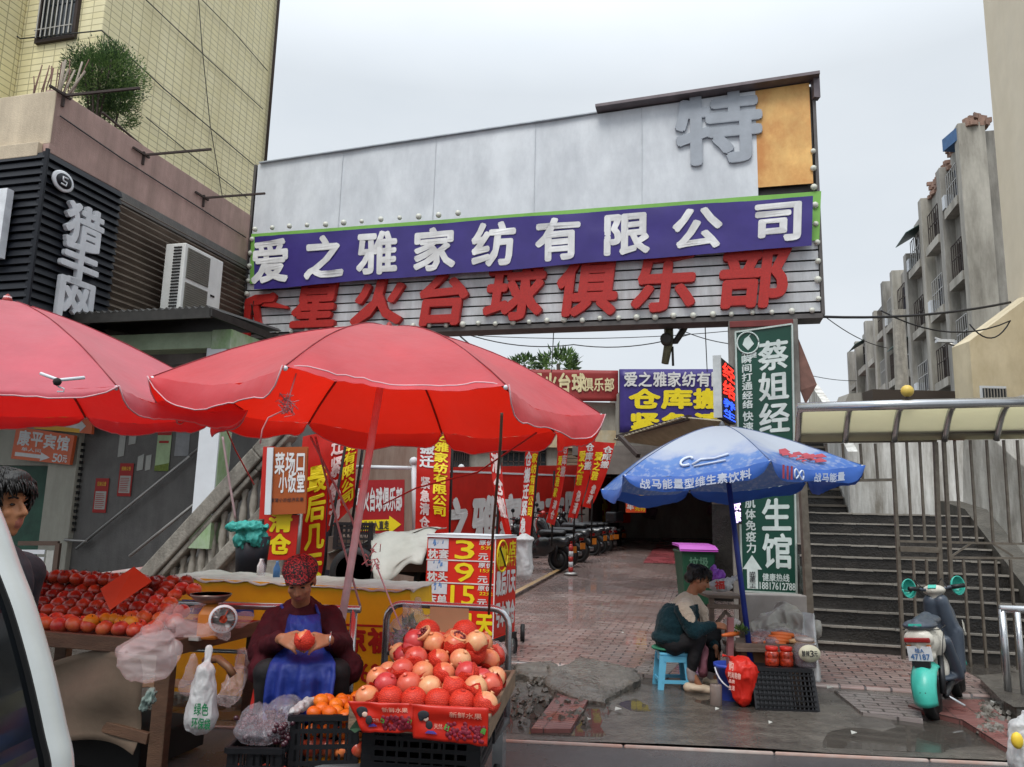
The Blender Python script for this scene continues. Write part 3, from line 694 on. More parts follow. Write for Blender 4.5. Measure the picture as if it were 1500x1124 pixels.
g = MB(); g.bar(SS(u_r, zt(u_r)+.05, .1), SS(SW+.08, zt(SW)+.05, .1), .3, .05); g.bar(SS(SW+.03, zt(SW)-.3, .06), SS(SW+.03, zt(SW)+.08, .06), .12, .1)

g.build('roof_cap', mat('roof_edge', '6b6265', .5, metal=.3, var=.2), sg)
g = MB(); g.bar(SS(.1, zt(0)+.012, .05), SS(u_r, zt(u_r)+.012, .05), .1, .02); g.build('thin_cap', mat('pale_cap', 'aab0b6', .5, metal=.3, var=.2), sg)
# grey raised character near the orange panel
g = MB(); c = SG(1052, 190); put(g, '特', lambda u, v: c+E*((u-.5)*1.3)+Z*((v-.5)*1.2), -D, .035, .03, .06); g.build('grey_letter', mat('grey_letter', '9aa0a8', .5, var=.1), sg)
# red raised letters
m_rl = mat('red_letter', 'a91e17', .5, var=.2, scale=40, bump=.3, bscale=120); m_rs = mat('red_letter_side', '5c1411', .5)
for ch, cx_, cy_, w_, h_ in (('星', 467, 448, .92, .92), ('火', 560, 441, .98, .95), ('台', 653, 440, .98, .95), ('球', 757, 430, 1.0, 1.0), ('俱', 862, 421, 1.0, 1.04), ('乐', 975, 414, 1.0, 1.04), ('部', 1104, 407, 1.06, 1.04)):
    c = SG(cx_, cy_); g = MB()
    put(g, ch, (lambda c, w_, h_: lambda u, v: c+E*((u-.5)*w_)+E*((v-.5)*.12)+Z*((v-.5)*h_))(c, w_, h_), -D, .038, .05, .09, 1.02); g.build('letter', m_rl, sg)
# player emblem
def em(pts, th=.09):
    g.prism([SG(x, y, .05) for x, y in pts], -D*th)
g = MB()
em(((364, 440), (378, 434), (402, 432), (408, 437), (404, 444), (390, 445), (384, 448), (372, 450), (362, 447)))
em(((362, 447), (372, 450), (370, 470), (367, 495), (358, 496), (361, 470)), .085)
em(((372, 449), (382, 449), (384, 470), (388, 482), (378, 481), (375, 466)), .08)
em(((390, 445), (404, 444), (426, 451), (424, 454), (386, 450)), .075)
em(((398, 433), (404, 430), (408, 434), (406, 438)), .095)
g.build('player_emblem', m_rl, sg)
# bulbs along the edges
m_bulb = mat('frosted_bulb', 'cfd0c4', .35, var=.05)
mbb = MB(); mbb.ell((0, 0, 0), .05, 10); base = None
pos = [SS(.15+(SW-.3)*k/33, zb+.06, .06) for k in range(34)] + [SS(.06, zb+.25+k*.27, .06) for k in range(7)] + [SS(SW-.05, zb+.25+k*.3, .06) for k in range(9)] + [SS(.25+k*.36, 6.6, .27) for k in range(12)]
for p in pos:
    if base is None: base = mbb.build('bulb', m_bulb, sg); base.location = p
    else: o = base.copy(); COL.objects.link(o); o.location = p+V((rr(-.012, .012), 0, rr(-.012, .012))); o.scale = (rr(.8, 1.1),)*3
g = MB(); g.bx(SS(0, zb-.05, .05), SS(SW, zb+.02, -.35)); g.bx(SS(SW-.02, zb, .05), SS(SW+.03, ztr, -.3)); g.bx(SS(-.03, zb, .05), SS(.02, ztl, -.3)); g.build('edge_frame', m_frame, sg)
# banners hung on it
m_gb = mat('green_banner', '79b04f', .5, var=.12, scale=3)
gq = quadfn(SG(366, 416, .06), SG(1200, 352, .06), SG(1203, 280, .06), SG(368, 343, .06))
g = MB(); g.sheet(lambda u, v: gq(u, v)-D*(.01*NZ.noise(V((u*14, v*2, 0)))), 40, 4); tag(g.build('green_banner', m_gb), 'green cloth banner showing around the edges of the purple banner', 'banner')
m_pur = mat('purple_banner', '3b3076', .38, var=.14, scale=2, spec=.4, bump=.15, bscale=5)
pq = quadfn(SG(372, 424, .24), SG(1189, 360, .24), SG(1191, 287, .24), SG(373, 347, .24))
def pf(u, v): return pq(u, v) - D*(.02*NZ.noise(V((u*12, v*3, 9)))+.012*NZ.noise(V((u*40, v*6, 2)))) + Z*(.025*NZ.noise(V((u*7, 0, v*2)))*(1 if v > .5 else -1))
pb = thing('purple_banner', 'long purple cloth banner with white characters across the big sign', 'banner', SG(780, 390, .1))
g = MB(); g.sheet(pf, 90, 6); g.build('cloth', m_pur, pb)
g = MB()
uu = lambda px, py: ((SG(px, py, .24)-pq(0, 0)).dot(E))/((pq(1, 0)-pq(0, 0)).dot(E))
for ch, cx_, cy_ in (('爱', 398, 383), ('之', 477, 376), ('雅', 554, 368), ('家', 638, 358), ('纺', 724, 352), ('有', 817, 345), ('限', 918, 338), ('公', 1020, 330), ('司', 1137, 324)):
    u = uu(cx_, cy_); hw = .041
    put(g, ch, cell(pf, u-hw, .08, u+hw, .94), -D, .036, 0, .012, 1.0)
g.build('lettering', m_white, pb)
# hanging lamp post under the sign
ol = mat('olive_pipe', '6a6950', .6, var=.25, scale=12)
t = thing('pipe_lamp', 'olive pipe lamp with bent arm hanging under the big sign', 'lamp', SG(982, 500))
def SH(px, py): return SG(px, py, -.5)
g = MB(); g.tube([SH(979, 470), SH(980, 500), SH(974, 533)], [.08, .075, .06]); g.build('pipe', ol, t)
g = MB(); g.tube([SH(1010, 466), SH(1000, 485), SH(990, 500), SH(978, 500)], .055); g.tube([SH(985, 508), SH(986, 536)], .02); g.build('arm', mat('dark_pipe', '383631', .6), t)
g = MB(); g.lathe(SH(977, 500)-D*.2, [(.06, .2), (.1, .15), (.1, 0), (.07, -.02), (.0001, -.0)], 14, (E, Z, D)); g.build('lamp_head', mat('dark_pipe', '383631'), t)
# ---------------------------------------------------------------- green sign pillar
PP = V(at(1122, 700, 11.55)); PP.z = 0
def GP(px, py, off=0.0): return onp(px, py, PP-D*off, D)
gl, gr = GP(1080, 700), GP(1165, 700)
pl = thing('sign_pillar', 'rendered pillar carrying the right end of the big sign', 'pillar', V((gl.x, gl.y, 0)))
g = MB(); g.bx(V((gl.x, gl.y, 0))-E*.08+D*.03, V((gr.x, gr.y, zb-.05))+E*.12+D*.5); g.m = 1; g.bx(V((gl.x, gl.y, 4.47))-E*.06+D*.0, V((gr.x, gr.y, zb-.06))+E*.05+D*.02)
g.build('shaft', [mat('old_pillar', '8d8983', .7, var=.2, stain='3f3a35', ssc=(3, 3, .8), samt=.8), mat('dark_red_paint', '6c2a28', .6)], pl, bev=.01)
g = MB(); a = V((gr.x, gr.y, 0))+E*.14
g.prism([a+Z*3.5+D*.2, a+Z*4.3+D*.2, a+E*.25+Z*3.6+D*.3, a+E*.08+Z*3.3+D*.3], D*.05); g.build('torn_tin', mat('rust_tin', '7d5a50', .6, var=.3), pl)
sgn = thing('green_sign', 'tall dark green vertical sign with white characters and phone number', 'sign', V((gl.x, gl.y, .5)))
gf = quadfn(GP(1087, 866, .02), GP(1167, 870, .02), GP(1160, 475, .02), GP(1077, 487, .02))
g = MB(); g.prism([gf(0, 0), gf(1, 0), gf(1, 1), gf(0, 1)], D*.06); g.build('board', mat('dark_green_print', '0e4032', .35, var=.15, scale=1.5), sgn)
g = MB()
for a, b in (((0, 0), (1, 0)), ((1, 0), (1, 1)), ((1, 1), (0, 1)), ((0, 1), (0, 0))): g.bar(gf(*a)-D*.01, gf(*b)-D*.01, .025)
g.build('trim', mat('pale_trim', 'b4bfb9', .5, metal=.3), sgn)
m_gw2 = mat('green_sign_white', 'c3cfcb', .5)
g = MB()
def gy(py): return (866-py)/(866-484)
for ch, py0, py1 in (('蔡', 505, 548), ('姐', 552, 593), ('经', 597, 640), ('络', 648, 688), ('养', 692, 730), ('生', 735, 780), ('馆', 785, 832)):
    put(g, ch, cell(gf, .4, gy(py1), .92, gy(py0)), -D, .025, 0, .006)
col_ = '瞬间打通经络快速激活肌体免疫力'
for i, ch in enumerate('瞬间打通经络'): put(g, ch, cell(gf, .1, gy(534+i*13.6), .28, gy(522+i*13.6)), -D, .03, 0, .006)
for i, ch in enumerate('快速祛湿排毒激活肌体免疫力'): put(g, ch, cell(gf, .1, gy(621+i*15.9), .28, gy(607+i*15.9)), -D, .03, 0, .006)
put(g, '卫', cell(gf, .1, gy(527), .22, gy(518)), -D, .02, 0, .006); put(g, '健', cell(gf, .26, gy(527), .37, gy(518)), -D, .02, 0, .006)
words(g, '健康热线', gf, -D, .38, gy(850.5), .88, gy(840), bold=.02); put(g, '18817612788', cell(gf, .33, gy(862), .98, gy(852)), -D, .005, 0, .006, 1)
# arrow
ar = [(.1, gy(862)), (.3, gy(862)), (.3, gy(835)), (.38, gy(835)), (.2, gy(815)), (.02, gy(835)), (.1, gy(835))]
g.prism([gf(*p)-D*.006 for p in ar], D*.003)
g.build('lettering', m_gw2, sgn)
g = MB(); words(g, '进此巷直走二十米', gf, -D, .14, gy(861), .26, gy(838), vertical=True, bold=.02, lift=.012); g.build('arrow_text', m_ink, sgn)
ce = gf(.22, gy(503)); g = MB()
g.tube([ce+E*.16*math.cos(i*.314)+Z*.17*math.sin(i*.314)-D*.01 for i in range(21)], .012, 6)
g.prism([ce+E*x+Z*y-D*.012 for x, y in ((0, -.12), (.09, -.02), (.02, .1), (.05, .14), (-.05, .06), (-.08, -.03))], D*.006); g.build('emblem', m_gw2, sgn)
# LED box sign beside the pillar
lw = thing('led_sign', 'narrow projecting sign with red and blue lit characters beside the green sign', 'sign', GP(1062, 600, .3))
a = at(1057, 611, 10.5); b = at(1078, 611, 11.35); b.z = a.z; h_ = at(1057, 522, 10.5).z-a.z
ld = (b-a).normalized(); ln = V((ld.y, -ld.x, 0)); Ll = (b-a).length
g = MB(); g.bx(a-ln*.09, b-ln*.01+Z*h_, (ld, ln, Z)); g.m = 1; g.bx(a-ln*.1-ld*.03-Z*.01, a+ln*.01+Z*(h_+.01), (ld, ln, Z)); g.build('cabinet', [m_dark, mat('pale_cabinet', 'b9bdbd', .4)], lw)
lr = mat('lit_red', 'ff2a1a', .5, emit=1.5); lb = mat('lit_blue_text', '2a55ff', .5, emit=1.6)
lf = lambda u, v: a+ld*(.03+(Ll-.05)*u)+Z*(h_*v)
g = MB(); words(g, '经络', lf, ln, .1, .38, .95, .97, vertical=True, bold=.03, lift=.006); g.build('red_text', lr, lw)
g = MB(); words(g, '养生', lf, ln, .1, .02, .95, .36, vertical=True, bold=.03, lift=.006); g.build('blue_text', lb, lw)
# second LED sign lower, behind the blue umbrella pole
a2 = GP(1073, 768, .3); g = MB(); g.bx(a2, a2+E*.13+Z*.75+D*.08); lo = thing('led_strip', 'small lit white and pink vertical strip sign left of the green sign', 'sign', a2); g.build('cabinet', m_dark, lo)
g = MB(); f2 = lambda u, v: a2+E*.13*u+Z*.75*v; words(g, '养生按摩', f2, -D, .1, .02, .9, .98, vertical=True, bold=.04); g.build('lit_text', mat('lit_pinkwhite', 'd9c4ff', .5, emit=1.6), lo)
# ---------------------------------------------------------------- things deep in the alley
m_old = mat('old_plaster', 'a39f97', .75, var=.15, scale=2, bump=.2, bscale=20, stain='6a655d', ssc=(1.2, 1.2, .35), samt=.7)
m_brown = mat('brown_render', '7d6559', .75, var=.12, scale=3, stain='c1b6a8', ssc=(4, 4, .5), samt=.35)
m_wood = mat('weathered_board', '7d6b58', .7, var=.3, scale=4, stretch=(1, 1, 8), stain='4a3f35', ssc=(2, 2, 6), samt=.6)
BKY = 31.0
bb = thing('back_building', 'old plaster building with barred windows behind the red flags', 'building', at(720, 780, 33))
a, b = at(470, 700, BKY), at(905, 700, BKY)
HW = a.copy()
def BK(px, py, off=0.0): return onp(px, py, V((0, BKY-off, 0)), Y)
g = MB(); g.bx(V((a.x-4, BKY, 0)), V((b.x, BKY+5, BK(700, 585).z)), (X, Y, Z)); g.build('wall', m_old, bb)
g = MB(); g.bx(V((a.x-4, BKY-.07, BK(700, 690).z)), V((BK(620, 600).x, BKY, BK(700, 628).z)), (X, Y, Z)); g.build('brown_panel', m_brown, bb)
for (x0, y0, x1, y1) in ((660, 650, 688, 690), (736, 650, 800, 690), (565, 600, 612, 634), (690, 600, 730, 628)):
    p, q = BK(x0, y1, .02), BK(x1, y0, .02)
    g = MB(); g.bx(V((p.x, BKY-.04, p.z)), V((q.x, BKY-.01, q.z)), (X, Y, Z)); wdw = g.build('window', m_glass, bb)
    g = MB()
    for k in range(9): xx = p.x+(q.x-p.x)*k/8; g.bar((xx, BKY-.1, p.z), (xx, BKY-.1, q.z), .035)
    for k in range(4): zz = p.z+(q.z-p.z)*k/3; g.bar((p.x, BKY-.1, zz), (q.x, BKY-.1, zz), .035)
    g.build('grille', m_rust, wdw)
p, q = BK(826, 705, .05), BK(905, 640, .05)
g = MB()
for k in range(12): z = p.z+(q.z-p.z)*k/12; g.bx((p.x, BKY-.15, z), (q.x, BKY-.07, z+(q.z-p.z)/12*.85), (X, Y, Z))
g.build('board_wall', m_wood, bb)
p, q = BK(640, 652, .05), BK(905, 632, .05)
g = MB(); g.bx((p.x, BKY-.3, p.z), (q.x, BKY-.05, q.z), (X, Y, Z)); g.build('balcony_band', mat('stained_cream', 'b5ad96', .7, var=.15, stain='c08a3c', ssc=(1.5, 1.5, 1.5), samt=.4), bb)
# rooftop signs
def bsign(name, label, quad, Yd, m_, rows, lm, frame=True):
    q = [at(x, y, Yd) for x, y in quad]; fn = quadfn(*q); t = thing(name, label, 'sign', q[0])
    g = MB(); g.sheet(lambda u, v: fn(u, v)+Y*(.03*NZ.noise(V((u*6, v*4, Yd)))), 16, 8); g.build('cloth', m_, t, solid=.03)
    for txt, r, m2, bo in rows:
        g = MB(); words(g, txt, fn, -Y, *r, bold=bo, lift=.06); g.build('lettering', m2, t)
    g = MB()
    for k in (0, 1): g.bar(fn(k, 0)+Y*.05, fn(k, 1)+Y*.05, .05)
    g.build('frame', m_frame, t); return t
m_cr = mat('cream_print', 'd8cba0', .6)
bsign('rooftop_sign', 'dark red rooftop sign with cream characters behind the red umbrella', ((735, 588), (905, 588), (905, 543), (735, 541)), 30.6, mat('dark_red_cloth', '8e2b2a', .5, var=.1, scale=2), (('星火台球', (.24, .3, .72, .88), m_cr, .04), ('俱乐部', (.7, .32, .97, .74), m_cr, .03)), m_cr)
bsign('rooftop_banner', 'purple rooftop banner with white and yellow characters', ((908, 634), (1062, 634), (1062, 541), (908, 541)), 29.7, m_pur, (('爱之雅家纺有限', (.03, .72, 1.0, .95), m_white, .03), ('仓库搬迁', (.08, .38, 1.3, .68), m_yel, .05), ('紧急清仓', (.08, .0, 1.3, .3), m_yel, .05)), m_yel)
def tuft(px, py, Yd, r, seed, label):
    c = at(px, py, Yd); t = thing('background_tree', label, 'tree', c-Z*4)
    g = MB(); crown(g, c, (r, r, r*.7), 500, r*.28, seed); g.build('crown', m_leaf, t); g = MB(); g.tube([c-Z*4, c], .1, 6); g.build('trunk', m_bark, t)
tuft(818, 533, 40, 1.0, 11, 'larger small dark tree top above the dark red rooftop sign')
tuft(768, 535, 40, .7, 12, 'smaller tree top peeking over the red umbrella')
# far low building behind the rooftop signs
fb = MB(); fb.bx((at(906, 640, 30).x, 30, 0), (at(1075, 640, 30).x, 36, at(900, 575, 30).z), (X, Y, Z)); tag(fb.build('shed', m_old), 'grey low building behind the purple rooftop banner', 'building')
# alley roof and darkness under it
ar_ = thing('alley_canopy', 'dark covered end of the alley under pale corrugated canopy', 'canopy', at(980, 780, 24))
c0 = at(905, 641, 19); c1 = at(1060, 640, 17)
g = MB()
A_, B_ = at(898, 645, 21), at(1000, 612, 17.5); C_, D_ = at(1075, 645, 15), at(960, 690, 17)
for k in range(18):
    p = A_.lerp(B_, k/18); q = A_.lerp(B_, (k+1)/18); dv = V((1.9, -2.6, -.5))
    g.prism([p, p.lerp(q, .5)+Z*.05, q], dv)
g.build('roof_sheet', mat('pale_corrugated', 'b3aa92', .5, var=.2, scale=5, stain='7c6f59', ssc=(2, 2, 2), samt=.5, trl=.3), ar_)
g = MB(); g.bar(at(905, 641, 20.9), at(1010, 612, 17.4), .12); g.bar(at(908, 640, 20), at(935, 668, 19), .1); g.build('roof_beam', m_rust, ar_)
u0, u1, vv = -2.9, 1.0, 23.0
g = MB()
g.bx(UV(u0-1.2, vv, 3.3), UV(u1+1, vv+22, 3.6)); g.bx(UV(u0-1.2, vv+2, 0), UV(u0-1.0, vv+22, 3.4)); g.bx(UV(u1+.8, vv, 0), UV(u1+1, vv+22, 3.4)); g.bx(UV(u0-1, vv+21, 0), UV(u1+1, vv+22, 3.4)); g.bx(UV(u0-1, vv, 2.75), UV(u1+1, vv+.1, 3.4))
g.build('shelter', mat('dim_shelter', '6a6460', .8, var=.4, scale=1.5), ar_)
g = MB()
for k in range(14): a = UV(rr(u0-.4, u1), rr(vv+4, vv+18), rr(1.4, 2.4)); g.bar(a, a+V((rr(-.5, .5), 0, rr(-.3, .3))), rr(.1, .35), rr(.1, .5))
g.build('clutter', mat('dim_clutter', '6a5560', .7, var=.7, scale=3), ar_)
t = thing('orange_notice', 'orange notice with white and yellow characters by the dark alley end', 'sign', at(932, 730, 21))
fn = quadfn(at(917, 751, 21), at(946, 751, 21), at(946, 722, 21), at(917, 720, 21)); g = MB(); g.prism([fn(0, 0), fn(1, 0), fn(1, 1), fn(0, 1)], Y*.04); g.build('board', mat('orange_board', 'd2481f', .5), t)
g = MB(); words(g, '停车', fn, -Y, .03, .1, .4, .95, vertical=True); g.build('white_text', m_white, t); g = MB(); words(g, '收费五元', fn, -Y, .45, .05, .7, .95, vertical=True); words(g, '请扫码付', fn, -Y, .72, .05, .97, .95, vertical=True); g.build('yellow_text', m_yel, t)
# wall along the left of the alley with the long red banner
m_bred = mat('banner_red', 'bd2318', .5, var=.12, scale=3, bump=.25, bscale=4)
m_fred = mat('flag_red', 'c62016', .5, var=.12, scale=5, trl=.35, trlcol='e0261a')
W0, W1 = at(606, 690, 18.5), at(893, 700, 29)
W0g, W1g = V((W0.x, W0.y, .15)), V((W1.x, W1.y, .55)); wd = (W1g-W0g); wn = V((wd.y, -wd.x, 0)).normalized()
wl = thing('side_wall', 'low plastered wall with round white post tops along the alley', 'wall', W0g)
g = MB(); g.prism([W0g-wd*.5, W1g+wd*.06, W1g+wd*.06+Z*(W1.z-W1g.z), W0g-wd*.5+Z*(W0.z-W0g.z)], -wn*.2); g.build('wall_body', m_old, wl)
for k in range(7):
    p = W0.lerp(W1, (k+.2)/6.6); mb = MB(); mb.ell(p+Z*.14-wn*.1, .085, 10); mb.box(p-wn*.1+Z*.03, (.14, .14, .14)); mb.build('post_top', m_gw, wl)
g = MB(); g.bar(W0-wd*.02+Z*.02-wn*.08, W1+Z*.02-wn*.08, .28, .05); g.build('coping', m_gw, wl)
def wf(u, v): p = (W0g.lerp(W1g, .03+u*.97)); zt_ = W0.z+(W1.z-W0.z)*u-.06; zl = .4+.1*u; return p + wn*(.05+.03*NZ.noise(V((u*18, v*1.5, 0)))) + Z*(zl+(zt_-zl)*v)
t = thing('wall_banner', 'long red banner with big white characters stretched along the side wall', 'banner', W0g)
g = MB(); g.sheet(wf, 60, 6); g.build('cloth', m_bred, t)
g = MB(); words(g, '之雅家纺有限', wf, wn, .06, -.1, .78, .6, bold=.05, lift=.03); g.build('white_text', m_white, t)
g = MB(); words(g, '清仓', wf, wn, .8, .0, .97, .62, bold=.05, lift=.03); g.build('yellow_text', m_yel, t)
# upright advertising flags
def flag(tl, tr, br_, bl, Yd, texts, label, pole, sway=.0, seed=0, name='advertising_flag'):
    q = quadfn(at(*bl, Yd), at(*br_, Yd), at(*tr, Yd), at(*tl, Yd))
    def fn(u, v): return q(u, v) + X*(sway*math.sin(v*math.pi)) + Y*(.05*math.sin(v*5+seed)*(.4+u)+.03*NZ.noise(V((u*3, v*6, seed))))
    t = thing(name, label, 'flag', at(*bl, Yd), 'upright red advertising flags along the alley')
    g = MB(); g.sheet(fn, 8, 30); g.build('cloth', m_fred, t)
    for txt, (u0_, v0_, u1_, v1_), m2 in texts:
        g = MB(); words(g, txt, fn, -Y, u0_, v0_, u1_, v1_, vertical=True, bold=.04, lift=.012); g.build('lettering', m2, t)
    if pole:
        g = MB(); g.tube([at(*pole[0], Yd+.06), at(*pole[1], Yd+.06)], .02, 6); g.build('pole', m_dark, t)
LW = mat('faded_flag_white', 'd9c3c0', .6)
flag((444, 640), (488, 630), (470, 850), (430, 855), 9.6, (('最后几天', (.3, .0, .95, .78), m_yel),), 'red flag with large yellow characters hanging left of the black crate', ((510, 630), (470, 860)), .0, 1)
flag((484, 632), (528, 630), (518, 740), (478, 780), 9.9, (('搬迁紧急清', (.08, .02, .48, 1.2), LW), ('家纺有限公司', (.52, .1, .95, 1.05), m_yel)), 'red flag with white and yellow characters next to the large yellow lettered flag', ((535, 630), (515, 770)), .0, 2)
flag((612, 625), (661, 630), (657, 782), (608, 776), 11.5, (('库搬迁', (.1, .6, .5, 1.0), m_white), ('紧急清仓', (.14, .02, .42, .52), LW), ('之雅家纺有限公司', (.52, .15, .92, .98), m_yel)), 'widest red flag with white and yellow columns right of the umbrella pole', ((664, 632), (655, 860)), 0, 3)
flag((715, 630), (735, 632), (752, 795), (742, 790), 11.5, (('急清仓搬', (.1, .2, .9, 1.0), LW),), 'thin twisted red flag before the long wall banner', ((737, 600), (722, 900)), -.06, 4)
flag((772, 633), (792, 632), (776, 790), (760, 790), 14, (('清仓搬迁紧急', (.05, .05, .5, .98), m_white), ('家纺有限公司', (.55, .2, .95, .8), m_yel)), 'red flag with white and yellow columns in front of the motorcycles', ((792, 632), (777, 800)), 0, 5)
flag((818, 643), (833, 643), (812, 770), (800, 765), 16, (('仓库搬', (.5, .55, .95, .95), LW), ('爱之雅家', (.1, .3, .5, .8), m_yel), ('清仓', (.3, .05, .7, .28), LW)), 'leftmost of the three curved flags above the motorcycles', ((812, 690), (808, 800)), .05, 6)
flag((847, 643), (872, 643), (845, 760), (832, 758), 17, (('仓库搬', (.5, .6, .95, .95), m_white), ('爱之雅', (.08, .4, .5, .85), m_yel), ('急清', (.3, .05, .7, .35), LW)), 'middle of the three curved flags above the motorcycles', ((843, 700), (840, 800)), .06, 7)
flag((871, 647), (901, 649), (866, 745), (853, 742), 18, (('仓库搬', (.5, .6, .95, .95), m_white), ('爱之雅', (.08, .4, .5, .85), m_yel), ('急清', (.3, .05, .7, .35), LW)), 'rightmost of the three curved flags nearest the blue umbrella', ((868, 700), (866, 800)), .05, 8)
# small board signs at the left mouth of the alley
m_or = mat('menu_brown', 'a04f1f', .5, var=.12, scale=2)
def board(name, label, quad, Yd, m_, texts, th=.04, frame=None):
    q = [at(x, y, Yd) for x, y in quad]; fn = quadfn(*q); t = thing(name, label, 'sign', q[0])
    g = MB(); g.prism([fn(0, 0), fn(1, 0), fn(1, 1), fn(0, 1)], Y*th); g.build('board', m_, t, bev=.004)
    for txt, r, m2, vert, bo in texts:
        g = MB(); words(g, txt, fn, -Y, *r, vertical=vert, bold=bo, lift=.006); g.build('lettering', m2, t)
    if frame:
        g = MB(); g.bar(fn(0, 0)-Y*.02, fn(0, 1)-Y*.02, frame[1], .03, Y); g.build('edge_strip', frame[0], t)
    return t, fn
board('menu_sign', 'brown menu board with white and black brush characters and white edge strip', ((393, 754), (447, 752), (450, 655), (397, 656)), 9.2, m_or, (('菜场口', (.12, .6, .98, .92), m_white, False, .03), ('小饭堂', (.25, .32, .98, .62), m_white, False, .03), ('家常小炒经济实惠', (.05, .18, .95, .24), m_ink, False, .01)), .05, (m_gw, .07))
t, fn = board('clearance_sign', 'red sign with yellow characters below the brown menu board', ((386, 820), (432, 820), (438, 755), (388, 755)), 9.3, m_bred, (('清仓', (.15, .1, .8, 1.1), m_yel, True, .05),))
board('plain_sign', 'plain tall red board behind the white edge of the menu board', ((380, 760), (398, 760), (402, 655), (386, 655)), 9.5, m_bred, ())
g = MB(); g.tube([at(434, 822, 9.35), at(440, 752, 9.35)], .035); tag(g.build('grey_post', m_rail), 'short grey post right of the yellow lettered red panel', 'post')
t, fn = board('billiard_sign', 'dark red sign with white characters and yellow arrow behind the umbrella pole', ((521, 782), (591, 780), (592, 703), (522, 704)), 11.8, mat('deep_red_print', 'a01c22', .5, var=.1), (('星火台球俱乐部', (.0, .42, .97, .85), m_white, False, .04),))
g = MB(); ap = [(.02, .05), (.7, .05), (.7, -.02), (.95, .15), (.7, .32), (.7, .25), (.02, .25)]; g.prism([fn(*p)-Y*.008 for p in ap], Y*.005); g.build('arrow', m_yel, t)
g = MB(); words(g, '由此进入直走', fn, -Y, .05, .07, .7, .23, bold=.03, lift=.016); g.build('arrow_text', m_ink, t)
t = thing('wall_frame', 'thin white pipe frame over the dark red billiard sign', 'frame', at(560, 690, 12))
g = MB(); g.tube([at(520, 684, 12), at(607, 686, 12)], .03); g.tube([at(606, 678, 12), at(608, 790, 12)], .04); g.ell(at(606, 676, 12), .07); g.build('pipes', m_gw, t)
# brown rough wall behind it
g = MB(); g.bx((at(470, 700, 13.5).x, 13.5, 0), (at(617, 700, 13.5).x, 13.7, at(600, 640, 13.5).z), (X, Y, Z)); tag(g.build('brown_wall', m_brown), 'brown stained wall behind the dark red billiard sign', 'wall')
# ---------------------------------------------------------------- right: stairs behind the steel gate
GX = V(at(1300, 965, 9.0)); GX.z = 0
GE = V((at(1490, 990, 8.7) - at(1180, 965, 9.25))); GE.z = 0; GE.normalize(); GD = V((-GE.y, GE.x, 0)); GF = (GE, GD, Z)
def GT(px, py, off=0.0): return onp(px, py, GX-GD*off, GD)
m_step = mat('dark_stone_step', '35312d', .5, var=.35, scale=10, bump=.5, bscale=40, rvar=1.5, stain='1b1917', ssc=(1.2, 1.2, 2), samt=.8)
m_nose = mat('worn_step_edge', '9a948a', .45, var=.25, scale=12, stain='4b463f', ssc=(3, 3, 3), samt=.6)
sc_ = thing('stone_stairs', 'wide dark wet stone stairs climbing behind the steel gate', 'stairs', GT(1300, 965))
sl_ = GT(1199, 965, -.25); sl_.z = 0; sr = GT(1560, 1000, -.25); sr.z = 0; W_ = (sr-sl_).dot(GE)
NS = 11; run, rise = .29, .152
g = MB(); gn = MB()
for k in range(NS):
    p = sl_+GD*(run*k); g.bx(p, p+GE*W_+GD*6+Z*(rise*(k+1)), GF)
    q = p+Z*(rise*(k+1)+.004)-GD*.03
    n_ = 14
    for j in range(n_):
        gn.bx(q+GE*(W_*j/n_)+GD*rr(0, .008)+Z*rr(-.003, .003), q+GE*(W_*(j+1)/n_-.003)+GD*.05-Z*rr(.018, .026), GF)
g.prism([sl_-GE*.1, sl_-GE*.1+GD*.9, sl_-GE*.1+GD*.9+Z*.5, sl_-GE*.1+Z*.2], GE*.098); g.build('lower_flight', m_step, sc_); gn.build('step_edges', m_nose, sc_)
lp = sl_+GD*(run*NS+1.3); W2 = W_*.42
g = MB(); gn = MB()
for k in range(14):
    p = lp+GD*(run*k)-GE*1.2; z0 = rise*NS
    g.bx(p, p+GE*(W2+1.2)+GD*6+Z*(z0+rise*(k+1)), GF); q = p+Z*(z0+rise*(k+1)+.004)-GD*.03; gn.bx(q, q+GE*(W2+1.2)+GD*.05-Z*.04, GF)
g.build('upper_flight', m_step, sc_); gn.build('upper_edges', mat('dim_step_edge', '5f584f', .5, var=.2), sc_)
m_wst = mat('stained_white_wall', 'e2e2de', .7, var=.08, scale=3, bump=.2, bscale=25, stain='5f5340', ssc=(4, 4, .5), samt=.8)
m_dst = mat('dark_mossy_stone', '504c45', .6, var=.3, scale=8, bump=.6, bscale=30, stain='2b2a22', ssc=(2.5, 2.5, 1), samt=.75)
t = thing('stair_walls', 'whitewashed wall streaked with brown stains beside the upper stairs', 'wall', lp+GE*W2)
z0 = rise*NS
wb_ = lp+GE*(W2+.02)
g = MB(); g.prism([wb_-GD*.3+Z*z0, wb_+GD*5+Z*z0, wb_+GD*5+Z*(z0+3.2), wb_+GD*2+Z*(z0+2.1), wb_-GD*.3+Z*(z0+1.05)], GE*.16); g.build('side_wall', m_wst, t)
g = MB(); g.prism([wb_+GE*.16-GD*.0+Z*z0, wb_+GE*4.6+Z*(z0-1.2), wb_+GE*1.7+Z*(z0-1.2), wb_+GE*4.6+Z*(z0+2.6), wb_+GE*1.9+Z*(z0+1.75), wb_+GE*.16+Z*(z0+1.3)], GD*.15); g.build('back_wall', m_wst, t)
g = MB(); c_ = sr+GE*0
g.prism([sr-GD*.1, sr+GD*4.4, sr+GD*4.4+Z*(z0+.25), sr+GD*3.1+Z*(z0+.1), sr-GD*.1+Z*.35], GE*.3); g.build('cheek_wall', m_dst, t)
